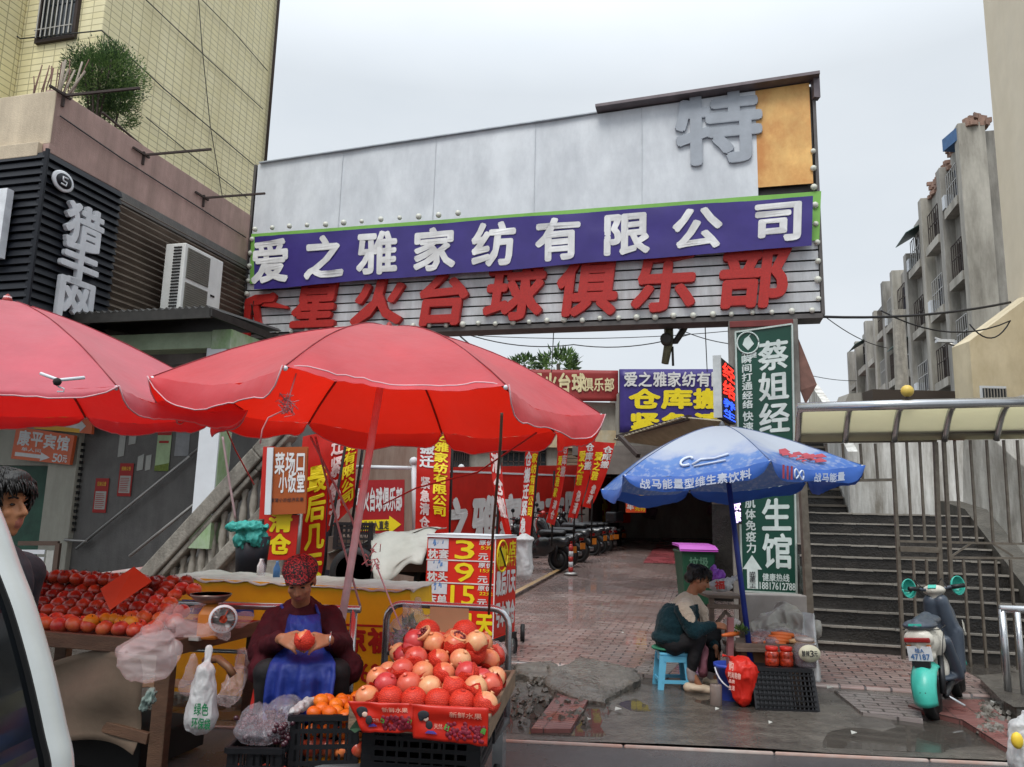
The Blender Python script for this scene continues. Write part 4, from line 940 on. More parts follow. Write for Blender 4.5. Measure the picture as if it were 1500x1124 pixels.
g = MB(); g.prism([sr+GE*.3+GD*.2, sr+GE*.3+GD*4.4, sr+GE*.3+GD*4.4+Z*1.1, sr+GE*.3+GD*.2+Z*.25], GE*.9); g.build('outer_wall', m_dst, t)
# upper wall closing the top of the stairs
g = MB(); p = lp+GD*4.1-GE*1.2; g.bx(p+Z*0, p+GE*9+GD*.2+Z*(z0+2.1), GF)
tag(g.build('brown_top_wall', mat('dark_brown_wall', '4a4039', .7, var=.2, scale=2, stain='2f2a26', ssc=(1, 1, 1), samt=.6)), 'dark brown wall at the very top of the stone stairs', 'wall')
# gate
m_gate = mat('gate_steel', '756d62', .45, metal=.55, var=.25, scale=14, stain='54483c', ssc=(6, 6, 6), samt=.5)
gt_ = thing('steel_gate', 'rusty steel bar gate and fence standing before the stone stairs', 'gate', GT(1300, 985))
def gb(p, q, r=.028, name='bar', of=0): g = MB(); g.bar(GT(*p, of), GT(*q, of), r*.8); g.build(name, m_gate, gt_)
for p, q, r in (((1172, 640), (1189, 968), .1), ((1307, 648), (1325, 990), .045), ((1370, 648), (1383, 990), .055), ((1382, 640), (1394, 860), .045), ((1170, 640), (1480, 637), .06), ((1170, 648), (1372, 646), .035), ((1186, 705), (1308, 703), .04), ((1317, 793), (1500, 797), .03), ((1318, 817), (1376, 818), .03), ((1318, 804), (1376, 806), .075), ((1195, 968), (1500, 992), .06), ((1392, 817), (1500, 818), .03)):
    gb(p, q, r, 'frame_bar')
for x in (1262, 1284, 1236, 1212): gb((x-2, 650), (x+2, 703), .03)
for x in (1328, 1347): gb((x, 648), (x+8, 792), .03)
for x in (1338, 1357): gb((x, 820), (x+6, 985), .03)
for x in (1398, 1421, 1445, 1470, 1490): gb((x, 645), (x+10, 795), .03)
for x in (1411, 1434, 1458, 1480): gb((x, 820), (x+12, 988), .03)
gb((1394, 815), (1422, 796), .025); gb((1484, 815), (1455, 797), .025)
g = MB(); a, b = GT(1378, 645, .05), GT(1412, 632, .05); g.bx(a, b+GD*.02, GF); pq_ = g.build('plate', mat('orange_plate', 'a9542f', .5, var=.2, scale=20), gt_)
g = MB(); fnp = quadfn(a, a+GE*(b-a).dot(GE), b, a+Z*(b.z-a.z)); words(g, '菜市场', fnp, -GD, .08, .15, .92, .85, bold=.02); g.build('lettering', mat('plate_text', '6d2d1c', .6), pq_)
# fixed bars in front of the left half (low horizontal rails)
# curved canopy over the gate
cn = thing('gate_canopy', 'steel canopy with curved ribs and cream sheets over the gate', 'canopy', GT(1330, 600))
ca, cb2 = GT(1168, 597, .55), GT(1530, 588, .55)
m_ss = mat('stainless', 'b9bbbd', .22, metal=.85, var=.08)
g = MB(); g.tube([ca, cb2], .055, 12); g.build('front_tube', m_ss, cn)
g = MB(); g.tube([GT(1172, 633, .1), GT(1530, 630, .1)], .045, 10); g.build('rear_tube', m_gate, cn)
L_ = (cb2-ca).length; cx_ = (cb2-ca)/L_
def arc(u, t): return ca+cx_*(L_*u) + GD*(.45*t) - Z*(.02+.34*t**1.8)
for k in range(7):
    u = .015+k*.212
    if u > 1: break
    g = MB(); g.tube([arc(u, t/6) for t in range(7)], .035, 8); g.build('rib', m_ss, cn)
g = MB(); g.sheet(lambda u, v: arc(u, v)+Z*.01+GD*.03, 24, 6); g.build('sheet', mat('cream_sheet', 'e2dfc8', .4, var=.08, scale=4, trl=.7, trlcol='efecd6'), cn, solid=.008)
g = MB(); g.ell(GT(1329, 573, .5), .068, 16); g.m = 1; g.tube([GT(1329, 590, .5), GT(1329, 578, .5)], .02)
tag(g.build('globe_lamp', [mat('yellow_globe', 'd1b354', .35, var=.08), m_rust]), 'small yellow globe lamp standing on the gate canopy', 'lamp')
# low kerb, steel railing at the far right
g = MB(); q = [gnd(*p, .14) for p in ((1435, 990), (1500, 985), (1560, 1000), (1560, 1035), (1488, 1035), (1470, 1025))]; g.prism([p-Z*.2 for p in q], Z*.2); tag(g.build('stone_ledge', m_conc, bev=.02), 'low concrete ledge under the steel railing at the right edge', 'ledge')
rl = thing('steel_railing', 'bright steel railing standing on the low ledge at the right edge', 'railing', gnd(1480, 1010, .14))
ra, rb = gnd(1480, 1012, .14), gnd(1500, 1017, .14)
for x, y0, y1 in ((1477, 893, 1013), (1500, 897, 1018), (1530, 901, 1022)):
    p = gnd(x, y1, .14); q = at(x-6, y0, p.y); g = MB(); g.tube([p, V((p.x, p.y, q.z))], .024 if x > 1480 else .03, 10); g.build('post', m_ss, rl)
p = gnd(1477, 1013, .14); g = MB(); z_ = at(1470, 892, p.y).z; g.tube([V((p.x-.02, p.y, z_)), V((p.x+1.2, p.y-.12, z_))], .032, 10); g.build('top_rail', m_ss, rl)
# ---------------------------------------------------------------- right: buildings
m_bei = mat('beige_stucco', 'd9ceb8', .75, var=.05, scale=2, bump=.1, bscale=60, stain='c4b698', ssc=(.8, .8, .3), samt=.4)
kx = at(1474, 410, 15.5); rbld = thing('beige_building', 'tall plain beige building cut by the right edge', 'building', V((kx.x, kx.y, 0)))
g = MB(); g.bx(V((kx.x, kx.y, 0)), V((kx.x, kx.y, 26))+E*9-D*6); g.build('wall', m_bei, rbld, bev=.02)
ka = at(1420, 500, 14.6); rb2 = thing('beige_annex', 'lower stained beige annex wall with barred window at the right', 'building', V((ka.x, ka.y, 0)))
kb = at(1500, 438, 13.6)
g = MB(); pa = V((ka.x, ka.y, 0)); pe = V((at(1560, 500, 14.3).x, 14.3, 0))
g.prism([pa, pe, V((pe.x, pe.y, at(1560, 405, 14.4).z)), V((pa.x, pa.y, ka.z))], Y*.6)
g.build('wall', mat('annex_stucco', 'd0c3a6', .75, var=.08, scale=2, stain='9c8a63', ssc=(1.5, 1.5, .6), samt=.5), rb2)
wd0 = at(1438, 600, 14.3); wd1 = at(1474, 566, 14.3)
g = MB(); g.bx(wd0, V((wd1.x, wd1.y+.02, wd1.z)), (X, Y, Z)); wn_ = g.build('window', m_gw, rb2)
g = MB(); g.bx(wd0+V((.04, -.02, 0)), V((wd1.x-.04, wd1.y-.01, wd1.z-.05)), (X, Y, Z)); g.build('pane', m_glass, wn_)
g = MB()
for k in range(8): xx = wd0.x+.06+(wd1.x-wd0.x-.1)*k/7; g.bar((xx, wd0.y-.04, wd0.z), (xx, wd0.y-.04, wd1.z-.05), .02)
g.build('grille', m_rail, wn_)
# row of finned apartment blocks
m_fin = mat('weathered_concrete', 'a9a69f', .8, var=.1, scale=1.2, bump=.2, bscale=15, stain='55514b', ssc=(1.1, 1.1, .22), samt=.8)
m_fin2 = mat('pale_concrete', 'b6b2a8', .8, var=.1, scale=1.2, stain='625d54', ssc=(1.1, 1.1, .25), samt=.75)
RL = 9.6
def fv(px): th = math.atan((px-CX)/F)-AL; return RL/math.tan(th)
def RWp(v, z, off=0.0): return E*(RL+off)+D*v+Z*z
def zat(px, py, v): return at(px, py, RWp(v, 0).y).z
apt = thing('apartment_block', 'row of weathered grey apartment blocks with vertical fins receding on the right', 'building', RWp(50, 0))
fins = [(1262, 515), (1274, 500), (1291, 470), (1306, 455), (1322, 412), (1338, 396), (1362, 371), (1392, 290), (1426, 245), (1462, 180)]
prev = None; roofs = []
for i, (px, py) in enumerate(fins):
    v = fv(px); z = zat(px, py, v)
    g = MB(); g.bx(RWp(v, 0, -.42), RWp(v+.5, z, .5)); g.build('fin', m_fin2 if i % 2 else m_fin, apt, bev=.02)
    if prev:
        pv, pz_ = prev; zz = z-.15; roofs.append((v, pv, zz))
        g = MB(); g.bx(RWp(v+.56, 0, .02), RWp(pv-.01, zz, 6)); g.build('wall', m_fin, apt)
        span = pv-v-.56; fl = 0
        for zf in [zz-1.6-3.0*k for k in range(6)]:
            if zf < 2: break
            wlen = min(span*.62, 2.4); vm = v+.56+span*.5
            g = MB(); g.bx(RWp(vm-wlen/2, zf-.75, -.02), RWp(vm+wlen/2, zf+.75, .1)); wo = g.build('window', m_glass if (i+fl) % 3 else mat('blue_glass', '2c3f58', .1, var=.3), apt)
            g = MB()
            for k in range(4): g.bx(RWp(vm-wlen/2+wlen*k/3-.04, zf-.75, -.06), RWp(vm-wlen/2+wlen*k/3+.04, zf+.75, -.021))
            g.bx(RWp(vm-wlen/2, zf+.2, -.06), RWp(vm+wlen/2, zf+.27, -.022))
            g.build('frame', m_frame, wo)
            g = MB(); g.bx(RWp(vm-wlen/2-.2, zf-1.15, -.4), RWp(vm+wlen/2+.2, zf-.8, .015)); g.build('balcony', m_fin2, apt)
            if i > 4 and (i+fl) % 2:
                g = MB(); g.bx(RWp(vm+wlen/2+.05, zf-.7, -.4), RWp(vm+wlen/2+.75, zf-.15, -.02)); g.build('air_conditioner', m_gw, apt)
            if i > 3:
                g = MB()
                for k in range(6): g.bar(RWp(vm-wlen/2+wlen*k/5, zf-.75, -.3), RWp(vm-wlen/2+wlen*k/5, zf+.6, -.3), .028)
                for k in (-.75, 0, .6): g.bar(RWp(vm-wlen/2, zf+k, -.3), RWp(vm+wlen/2, zf+k, -.3), .028)
                g.build('window_cage', m_rail if (i+fl) % 2 else m_rust, apt)
            if (i+fl) % 5 == 2:
                g = MB(); g.prism([RWp(vm-wlen/2-.2, zf+1.0, .0), RWp(vm-wlen/2-.2, zf+1.03, .0), RWp(vm-wlen/2-.2, zf+.5, -.9), RWp(vm-wlen/2-.2, zf+.46, -.9)], D*(wlen+.4)); g.build('awning', mat('green_awning', '41605a', .5, var=.2), apt)
            fl += 1
    prev = (v, z)
g = MB()
for k in range(260):
    v_a, v_b, zz = random.choice(roofs[-2:]); v = rr(v_a, v_b); s_ = rr(.08, .3); h_ = abs(random.gauss(0, .28))
    for q_ in range(int(h_/.16)+1): g.box(RWp(v+rr(-.05, .05), zz+.06+q_*.16, rr(-.05, .6)), (s_, s_*rr(.4, 1.2), rr(.14, .2)), ((X+Y*rr(-.5, .5)).normalized(), (Y-X*rr(-.3, .3)).normalized(), Z))
g.build('roof_debris', mat('roof_debris', '8a6f62', .8, var=.4, scale=3), apt)
g = MB(); g.box(RWp(fv(1452), zat(1452, 205, fv(1452)), -.3), (.5, 1.0, .5)); g.build('blue_tarp', mat('blue_tarp', '35608f', .5, var=.2, bump=.4, bscale=3), apt)
# pale pole and low wall behind the canopy
g = MB(); pz0 = at(1320, 600, 18); pz1 = at(1316, 455, 18); g.tube([V((pz0.x, 18, 0)), pz1], [.2, .14], 12); tag(g.build('utility_pole', m_stone), 'thick grey concrete utility pole in front of the apartment fins', 'pole')
g = MB(); g.bx((at(1280, 600, 16.5).x, 16.5, 0), (at(1425, 600, 16.5).x, 17, at(1350, 572, 16.5).z), (X, Y, Z)); tag(g.build('low_shed_wall', mat('dark_brown_wall', '4a4039')), 'dark brown low wall just above the gate canopy', 'wall')
g = MB(); g.prism([at(1235, 597, 16), at(1262, 597, 16), at(1262, 575, 16), at(1243, 577, 16)], Y*.5); tag(g.build('roof_vent', m_fin), 'small pale concrete roof block left of the utility pole', 'roof block')
# overhead cables
hw = .5
cab('overhead_cable', [SS(SW, zb+.0, -.1), at(1480, 443, 13.5)], .022, 'thickest black cable from the corner of the big sign to the right', sag=.1)
cab('overhead_cable', [at(1290, 455, 13), at(1480, 470, 14), at(1420, 475, 14)], .014, 'black cable sagging in front of the apartment blocks', sag=.3)
cab('overhead_cable', [at(1200, 457, 12), at(1300, 510, 14)], .008, 'thin cable slanting down to the right of the big sign', sag=.1)
cab('overhead_cable', [at(675, 487, 16), at(840, 505, 17), at(1010, 490, 16)], .012, 'thin cable sagging under the big sign left of the olive pipe', sag=.15)
cab('overhead_cable', [at(700, 492, 15), at(1070, 485, 15)], .008, 'thinnest straight cable under the big sign', sag=.1)
cab('overhead_cable', [at(990, 480, 16), at(1078, 505, 14)], .01, 'thin cable from the olive pipe to the green sign', sag=.06)
cab('overhead_cable', [at(668, 487, 15), at(700, 513, 19)], .018, 'short thick cable dropping behind the red umbrella', sag=.02)
cab('overhead_cable', [at(811, 487, 18), at(808, 545, 21)], .012, 'vertical thin cable down to the dark red rooftop sign')
cab('overhead_cable', [at(1033, 480, 16), at(1036, 545, 20)], .012, 'vertical thin cable down to the purple rooftop banner')
cab('overhead_cable', [at(1168, 545, 30), at(1255, 558, 34)], .015, 'faint far cable low beside the green sign', sag=.1)
g = MB(); a, b = at(1370, 500, 16), at(1410, 510, 15.6); g.tube([b, a+Z*.06, a], .03); g.m = 1; g.box(at(1384, 500, 15.8), (.35, .12, .06)); tag(g.build('street_lamp', [m_rail, m_gw]), 'small street lamp arm fixed to the beige annex', 'lamp')
# ================================================================ umbrellas
def umbrella(name, label, c, Rr, zrim, zap, nrib, phase, tilt, m_top, pole, val=.11, valf=None, m_val=None, m_pipe=None, curve=1.7, cat_='umbrella', seed=0):
    t = thing(name, label, cat_, V((c[0], c[1], 0)))
    c = V((c[0], c[1], 0))
    def rimz(x, y): return zrim + tilt[0]*x + tilt[1]*y
    def surf(k, a, r):             # panel k, a in 0..1 across it, r in 0..1 from the apex
        a0 = phase+2*math.pi*k/nrib; a1 = phase+2*math.pi*(k+1)/nrib
        p = V((math.cos(a0), math.sin(a0), 0)).lerp(V((math.cos(a1), math.sin(a1), 0)), a)*Rr*r
        ww = 4*a*(1-a)
        zz = zap + (rimz(p.x, p.y)-zap)*r**curve
        sag = ww*(.055*r**1.5) if r < 1 else ww*.055
        q = c+p*(1-.05*ww*r); q.z = zz - sag + (.012*NZ.noise(V((p.x*4, p.y*4, seed)))+.009*NZ.noise(V((k*3+a*7, r*5, seed)))+.008*r*r*NZ.noise(V((k*5+a*22, r*3, seed))))*r*(1 if 0 < a < 1 else .6)
        return q
    g = MB()
    NA, NR = 12, 14
    for k in range(nrib):
        vs_, uv = [], []
        for j in range(NR+1):
            for i in range(NA+1): vs_.append(surf(k, i/NA, max(.0, j/NR))); uv.append(((k+i/NA), j/NR))
        g.add(vs_, [(j*(NA+1)+i, j*(NA+1)+i+1, (j+1)*(NA+1)+i+1, (j+1)*(NA+1)+i) for j in range(NR) for i in range(NA)], True, uv)
    g.build('canopy', m_top, t)
    for k in range(nrib):
        drop = (valf or {}).get(k, val)
        def vf(a, v): 
            p = surf(k, a, 1.0); o = (p-c); o.z = 0; o.normalize()
            d = abs(drop)*(min(1, 9*a)*min(1, 9*(1-a)))**.5*(.85+.15*math.sin(a*9+k))
            if drop < 0: return p + Z*d*v*.6 + o*(.03*v)*-1 + o*.004
            return p - Z*d*v + o*(.03*math.sin(v*2)+.018*NZ.noise(V((a*6, v, k+seed)))*v)
        g = MB(); g.sheet(vf, 24, 3); g.build('valance', m_val or m_top, t)
        if m_pipe:
            g = MB(); g.tube([vf(i/24, 1) for i in range(25)], .0042, 5); g.build('piping', m_pipe, t)
    m_rib = mat('red_rib', '8a2a26', .5, metal=.3) if not pole[3] else mat('grey_rib', '55575c', .5, metal=.3)
    hub = V((c.x, c.y, zap-.28))
    for k in range(nrib):
        g = MB(); g.tube([surf(k, 0, j/8)-Z*.014 for j in range(1, 9)], .008, 5)
        mid = surf(k, 0, .5)-Z*.02; g.tube([hub, mid], .006, 5); g.build('rib', m_rib, t)
        g = MB(); g.tube([surf(k, 0, j/10)+Z*.003 for j in range(1, 11)], .0035, 4); g.build('seam', mat(name+'_seam', '8f2c33' if pole[3] == 0 else '5a6a90', .6), t)
        mb = MB(); mb.ell(surf(k, 0, 1.0)-Z*.01, .014, 8); mb.build('rib_tip', m_gw, t)
    g = MB(); g.tube([pole[0], pole[1]], pole[2], 10); g.build('pole', pole[4], t)
    g = MB(); g.lathe((c.x, c.y, zap-.02), [(.03, 0), (.03, .03), (.012, .06), (.0001, .07)], 10); g.lathe(hub-Z*.03, [(.035, 0), (.035, .06)], 10); g.build('finial', m_rib, t)
    return t, surf
m_um = mat('red_umbrella_cloth', 'd44c54', .55, var=.16, scale=2.5, trl=.42, trlcol='ff2a10', spec=.4, bump=.3, bscale=9, sheen=.3, stain='d0646c', ssc=(1.6, 1.6, 1.6), samt=.6)
m_um1 = mat('faded_red_umbrella_cloth', 'd36270', .55, var=.16, scale=2.5, trl=.38, trlcol='ec1405', spec=.4, bump=.3, bscale=9, sheen=.3, stain='d17b87', ssc=(1.1, 1.1, 1.1), samt=.6)
m_pole = mat('pink_worn_pole', 'dcc2c4', .4, var=.15, scale=12, stain='c0686a', ssc=(9, 9, 3), samt=.4)
m_pipe = mat('white_piping', 'cfa3a8', .7)
ph = math.radians(12)
apx = at(548, 481, 5.05)
u2c = V((apx.x+.1, 5.05, 0))
u2, sf2 = umbrella('red_umbrella', 'large red umbrella with pale pole over the seated woman in the blue apron', u2c, 1.42, 2.21, apx.z, 8, ph+math.radians(-22.5), (-.03, .0), m_um, (V((-1.12, 5.0, 0)), V((u2c.x, 5.05, apx.z-.05)), .024, 0, m_pole), .14, {6: -.06}, None, m_pipe, seed=2)
# tied cord on the front tip
fr_t = at(432, 545, 3.75)
m_string = mat('pink_string', 'd08a8c', .7)
g = MB()
for i in range(26): 
    a = at(420+rr(-6, 6), 592+rr(-10, 12), 3.74); g.tube([a, a+V((rr(-.03, .03), rr(-.02, .02), rr(-.03, .03))), a+V((rr(-.05, .05), rr(-.02, .02), rr(-.05, .03)))], .0025, 4)
g.tube([at(434, 547, 3.74), at(424, 580, 3.74), at(418, 600, 3.74), at(393, 612, 3.74), at(384, 630, 3.74), at(381, 650, 3.74)], .004, 5)
tag(g.build('knotted_cord', m_string), 'knotted pink cord dangling from the front rib of the red umbrella', 'cord')
# guy ropes and thin rods of that umbrella
m_rope = mat('red_rope', 'b5403c', .7); m_rope2 = mat('grey_pink_rope', '9d8586', .7)
cab('guy_rope', [at(735, 605, 3.8), at(733, 650, 3.85), at(722, 780, 4.2), at(716, 900, 4.6)], .008, 'dark bamboo stick hanging from the right front rib of the red umbrella', mat('bamboo_stick', '4a3325', .7))
cab('guy_rope', [at(455, 640, 6.0), at(515, 760, 5.9), at(538, 830, 5.8)], .009, 'pinkish rope slanting down left of the umbrella pole toward the yellow cabinet', m_rope2)
cab('guy_rope', [at(462, 640, 6.02), at(500, 790, 5.9), at(528, 890, 5.8)], .009, 'grey rope slanting down beside the pinkish rope', m_rope2)
cab('guy_rope', [at(786, 634, 4.6), at(700, 692, 5.2), at(610, 715, 5.6), at(560, 740, 5.8)], .006, 'red string stretched right of the umbrella pole across the flags', m_rope)
cab('guy_rope', [at(315, 590, 5.5), at(345, 660, 6.0), at(372, 710, 6.4)], .006, 'red string slanting down behind the left rim of the red umbrella', m_rope)
cab('guy_rope', [at(326, 640, 8.0), at(335, 700, 8.0), at(345, 760, 8.0)], .012, 'grey strap hanging right of the white porch column', m_rope2)
cab('guy_rope', [at(548, 820, 4.9), at(575, 890, 4.85), at(592, 930, 4.8)], .005, 'white cord tied low on the umbrella pole', m_pipe)
g = MB()
for i in range(16): a = at(548+rr(-9, 9), 818+rr(-14, 14), 4.98); g.tube([a, a+V((rr(-.04, .04), rr(-.04, 0), rr(-.05, .05)))], .004, 4)
tag(g.build('pole_knot', m_string), 'pink plastic knot tied around the umbrella pole', 'knot')
u1c = V((-3.28, 4.85, 0))
u1, sf1 = umbrella('red_umbrella', 'faded pink red umbrella at the left edge over the apple stall', u1c, 1.52, 2.2, 2.82, 8, math.radians(-36), (-.02, .03), m_um1, (V((-3.3, 4.85, 0)), V((-3.28, 4.85, 2.85)), .024, 0, m_pole), .1, {6: .03, 5: .03, 7: .05}, None, m_pipe, curve=1.35, seed=5)
kt = at(86, 557, 3.6); g = MB(); g.tube([kt-X*.09+Z*.03, kt, kt+X*.12+Z*.015], .008, 6); g.m = 1; g.ell(kt+V((0, -.01, -.01)), .02, 8); g.m = 0; g.tube([kt-Z*.03, kt+X*.03-Z*.04, kt+X*.03-Z*.055, kt-Z*.055], .004, 5)
tag(g.build('white_tie', [m_gw, m_dark]), 'white plastic tie knotted at the front rib of the faded pink umbrella', 'tie')
# blue umbrella: pale worn crown, blue printed border
mbu = bpy.data.materials.new('blue_umbrella_cloth'); mbu.use_nodes = True; t_ = mbu.node_tree; n_ = t_.nodes; l_ = t_.links; bs = n_['Principled BSDF']
uvn = n_.new('ShaderNodeTexCoord'); sx_ = n_.new('ShaderNodeSeparateXYZ'); l_.new(uvn.outputs['UV'], sx_.inputs[0])
nn_ = n_.new('ShaderNodeTexNoise'); nn_.inputs['Scale'].default_value = 4; nn_.inputs['Detail'].default_value = 8; l_.new(uvn.outputs['Object'], nn_.inputs['Vector'])
ad = n_.new('ShaderNodeMath'); ad.operation = 'MULTIPLY_ADD'; ad.inputs[1].default_value = .55; ad.inputs[2].default_value = -.27; l_.new(nn_.outputs[0], ad.inputs[0])
a2_ = n_.new('ShaderNodeMath'); a2_.operation = 'ADD'; l_.new(ad.outputs[0], a2_.inputs[0]); l_.new(sx_.outputs[1], a2_.inputs[1])
cr_ = n_.new('ShaderNodeValToRGB'); e_ = cr_.color_ramp.elements; e_[0].position = 0; e_[0].color = lin('bfc6d3')+(1,); e_[1].position = 1; e_[1].color = lin('4070bf')+(1,)
for p_, c_2 in ((.62, 'bcc4d2'), (.74, 'a0aed0'), (.79, '5f88c8')): k_ = e_.new(p_); k_.color = lin(c_2)+(1,)
l_.new(a2_.outputs[0], cr_.inputs[0])
n5 = n_.new('ShaderNodeTexNoise'); n5.inputs['Scale'].default_value = 22; n5.inputs['Detail'].default_value = 6; l_.new(uvn.outputs['Object'], n5.inputs['Vector'])
c5 = n_.new('ShaderNodeValToRGB'); c5.color_ramp.elements[0].position = .5; c5.color_ramp.elements[1].position = .66; l_.new(n5.outputs[0], c5.inputs[0])
m5 = n_.new('ShaderNodeMath'); m5.operation = 'MULTIPLY'; m5.inputs[1].default_value = .45; l_.new(c5.outputs[0], m5.inputs[0])
x5 = n_.new('ShaderNodeMixRGB'); l_.new(m5.outputs[0], x5.inputs[0]); l_.new(cr_.outputs[0], x5.inputs[1]); x5.inputs[2].default_value = lin('b9c0d0')+(1,)
l_.new(x5.outputs[0], bs.inputs['Base Color']); bs.inputs['Roughness'].default_value = .38
tb_ = n_.new('ShaderNodeBsdfTranslucent'); tb_.inputs[0].default_value = lin('55607e')+(1,); ms2 = n_.new('ShaderNodeMixShader'); ms2.inputs[0].default_value = .3
l_.new(bs.outputs[0], ms2.inputs[1]); l_.new(tb_.outputs[0], ms2.inputs[2]); l_.new(ms2.outputs[0], n_['Material Output'].inputs[0])
bap = at(1050, 624, 7.3); ubc = V((bap.x+.05, 7.3, 0))
m_bp = mat('blue_pole', '1d2f7c', .4, metal=.2)
m_bv = mat('blue_valance', '3a6ac0', .42, var=.12, scale=3, trl=.25, trlcol='2f4a90')
phb = math.radians(-90+2)
u3, sf3 = umbrella('blue_umbrella', 'blue and white worn parasol over the snack stall on the right', ubc, 1.2, 1.92, bap.z, 6, phb, (.07, -.07), mbu, (V((2.17, 7.0, .0)), V((ubc.x, 7.3, bap.z-.05)), .025, 1, m_bp), .13, None, m_bv, None, curve=1.55, seed=9)
# printing on the blue umbrella (panel 5 = front left, panel 0 = front right)
def pf5(k): return lambda u, v: sf3(k, u, 1.0-.0-v*.5)
g = MB(); 
def vline(k): 
    def f(u, v): p = sf3(k, u, 1.0); o = p-ubc; o.z = 0; o.normalize(); return p - Z*(.12*(1-v)) + o*(.035+.01*v)
    return f
words(g, '战马能量型维生素饮料', vline(5), V((-.4, -.9, 0)), .12, .15, .88, .8, bold=.03, lift=.012)
words(g, '战马能量', vline(0), V((.4, -.9, 0)), .45, .15, .78, .75, bold=.03, lift=.012)
o_ = V((-.35, -.7, .6)).normalized()
f5 = pf5(5); g.tube([f5(.38+.05*math.cos(a)*1.0, .33+.11*math.sin(a))+o_*.012 for a in [x*.35+.6 for x in range(15)]], .012, 5)
g.tube([f5(.44, .25)+o_*.012, f5(.5, .36)+o_*.012, f5(.62, .34)+o_*.012, f5(.75, .42)+o_*.012], .012, 5); g.tube([f5(.46, .2)+o_*.012, f5(.72, .24)+o_*.012], .008, 5)
f0 = vline(0); nn0 = V((.4, -.9, 0)); g.tube([f0(.28+.05*math.cos(x*.33), .5+.32*math.sin(x*.66))+nn0*.015 for x in range(20)], .007, 5)
g.build('white_print', mat('umbrella_white', 'c9d2e2', .5), u3)
g = MB(); f0p = pf5(0); o0 = V((.35, -.7, .6)).normalized()
for i in range(26):
    u, v = rr(.25, .8), rr(.2, .48); p = f0p(u, v)+o0*.01; s_ = rr(.02, .06); g.prism([p, p+X*s_*1.6+Z*.01, p+X*s_+V((0, .02, s_*.7)), p+V((0, .015, s_*.5))], o0*.003)
for k in range(3): g.prism([f0(.1+k*.045, .05)+nn0*.012, f0(.12+k*.045, .05)+nn0*.012, f0(.12+k*.045, .95)+nn0*.012, f0(.1+k*.045, .95)+nn0*.012], nn0*.003)
g.build('red_print', mat('umbrella_red', 'a83a48', .5), u3)
# ================================================================ left fruit stall
m_wd = mat('old_table_wood', '6a4f3c', .65, var=.3, scale=5, stretch=(1, 1, 6), bump=.3, bscale=40, stain='3d2c22', ssc=(2, 2, 5), samt=.6)
m_canvas = mat('brown_canvas', '6e5f50', .8, var=.18, scale=4, bump=.4, bscale=8)
T0 = gnd(252, 945, .78); T0.z = 0
ts = thing('fruit_table', 'worn wooden stall table with canvas panel at the left front', 'table', T0)
TL_, TD = 1.75, 1.0
g = MB(); g.bx(T0+Z*.735, T0-E*TL_+D*TD+Z*.76); g.build('tabletop', m_wd, ts, bev=.006)
for (a, b) in ((T0-D*.02, T0-E*TL_-D*.02), (T0+E*.012, T0+D*TD+E*.012)):
    g = MB(); g.bar(a+Z*.765, b+Z*.765, .03, .085); g.build('edge_board', m_wd, ts, bev=.005)
for a in (T0-E*.07+D*.06, T0-E*1.6+D*.06, T0-E*.07+D*.93, T0-E*1.6+D*.93):
    g = MB(); g.bar(a, a+Z*.735, .085); g.build('leg', m_wd, ts, bev=.005)
def cv(u, v):
    a = T0-E*(.16+.92*u)-D*(.03-.05*v*(1-v)); return V((a.x, a.y, 0))+Z*(.2+.05*math.sin(u*5)+(.5-.08*u)*v)+D*(.03*math.sin(u*9+v*4)+.015*math.sin(v*9))
g = MB(); g.sheet(cv, 24, 14); g.build('canvas_panel', m_canvas, ts, solid=.006)
g = MB(); a = gnd(150, 1030, .3); g.bar(T0-E*1.2+D*.01+Z*.42, T0-E*.1+D*.01+Z*.28, .06, .03, Y); g.build('brace', m_wd, ts, bev=.004)
g = MB(); a = T0-E*.1+D*.3; g.bx(T0-E*1.65+D*.2+Z*.02, T0-E*.3+D*.8+Z*.2); tag(g.build('storage_box', m_dark, bev=.01), 'dark box stored low under the left stall table', 'box')
g = MB(); g.sheet(lambda u, v: gnd(165, 1052, 0)+Z*(.2+.03*NZ.noise(V((u*5, v*4, 1))))+X*(.45*u)+Y*(.1+.25*v), 12, 8); tag(g.build('cardboard_sheet', mat('torn_cardboard', '8d7a5f', .8, var=.2), solid=.004), 'torn cardboard scrap lying under the left stall table', 'cardboard')
# apples in rows
def fruit_mats(name, cols, **k): return [mat(name+chr(97+i), c, **k) for i, c in enumerate(cols)]
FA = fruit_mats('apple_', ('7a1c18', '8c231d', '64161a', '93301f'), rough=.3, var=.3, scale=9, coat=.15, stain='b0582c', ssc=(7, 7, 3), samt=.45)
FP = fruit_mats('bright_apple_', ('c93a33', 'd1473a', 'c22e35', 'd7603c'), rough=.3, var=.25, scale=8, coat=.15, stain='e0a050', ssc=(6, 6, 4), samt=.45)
FO = fruit_mats('mango_', ('d98a1c', 'dd9a2e'), rough=.4, var=.15, scale=8)
def apple_mesh(nm, r, m_, seed=0, stem=True):
    mb = MB(); prof = []
    for i in range(13):
        th = math.pi*i/12; rad = math.sin(th)*(1+.06*math.cos(th)); h = -math.cos(th)*.92
        h -= .16*math.exp(-(rad/.28)**2)*(1 if th > math.pi/2 else -.6)
        prof.append((max(1e-5, rad)*r, h*r))
    mb.lathe((0, 0, 0), prof, 18)
    if stem: mb.m = 1; mb.tube([(0, 0, r*.7), (r*.08, 0, r*1.02)], r*.05, 5)
    return mb
def place(o, p, rot=True, s=1.0):
    o.location = p
    if rot: o.rotation_euler = (rr(-.6, .6), rr(-.6, .6), rr(0, 6.28))
    o.scale = (s*rr(.93, 1.07), s*rr(.93, 1.07), s*rr(.9, 1.02))
PRO = {}
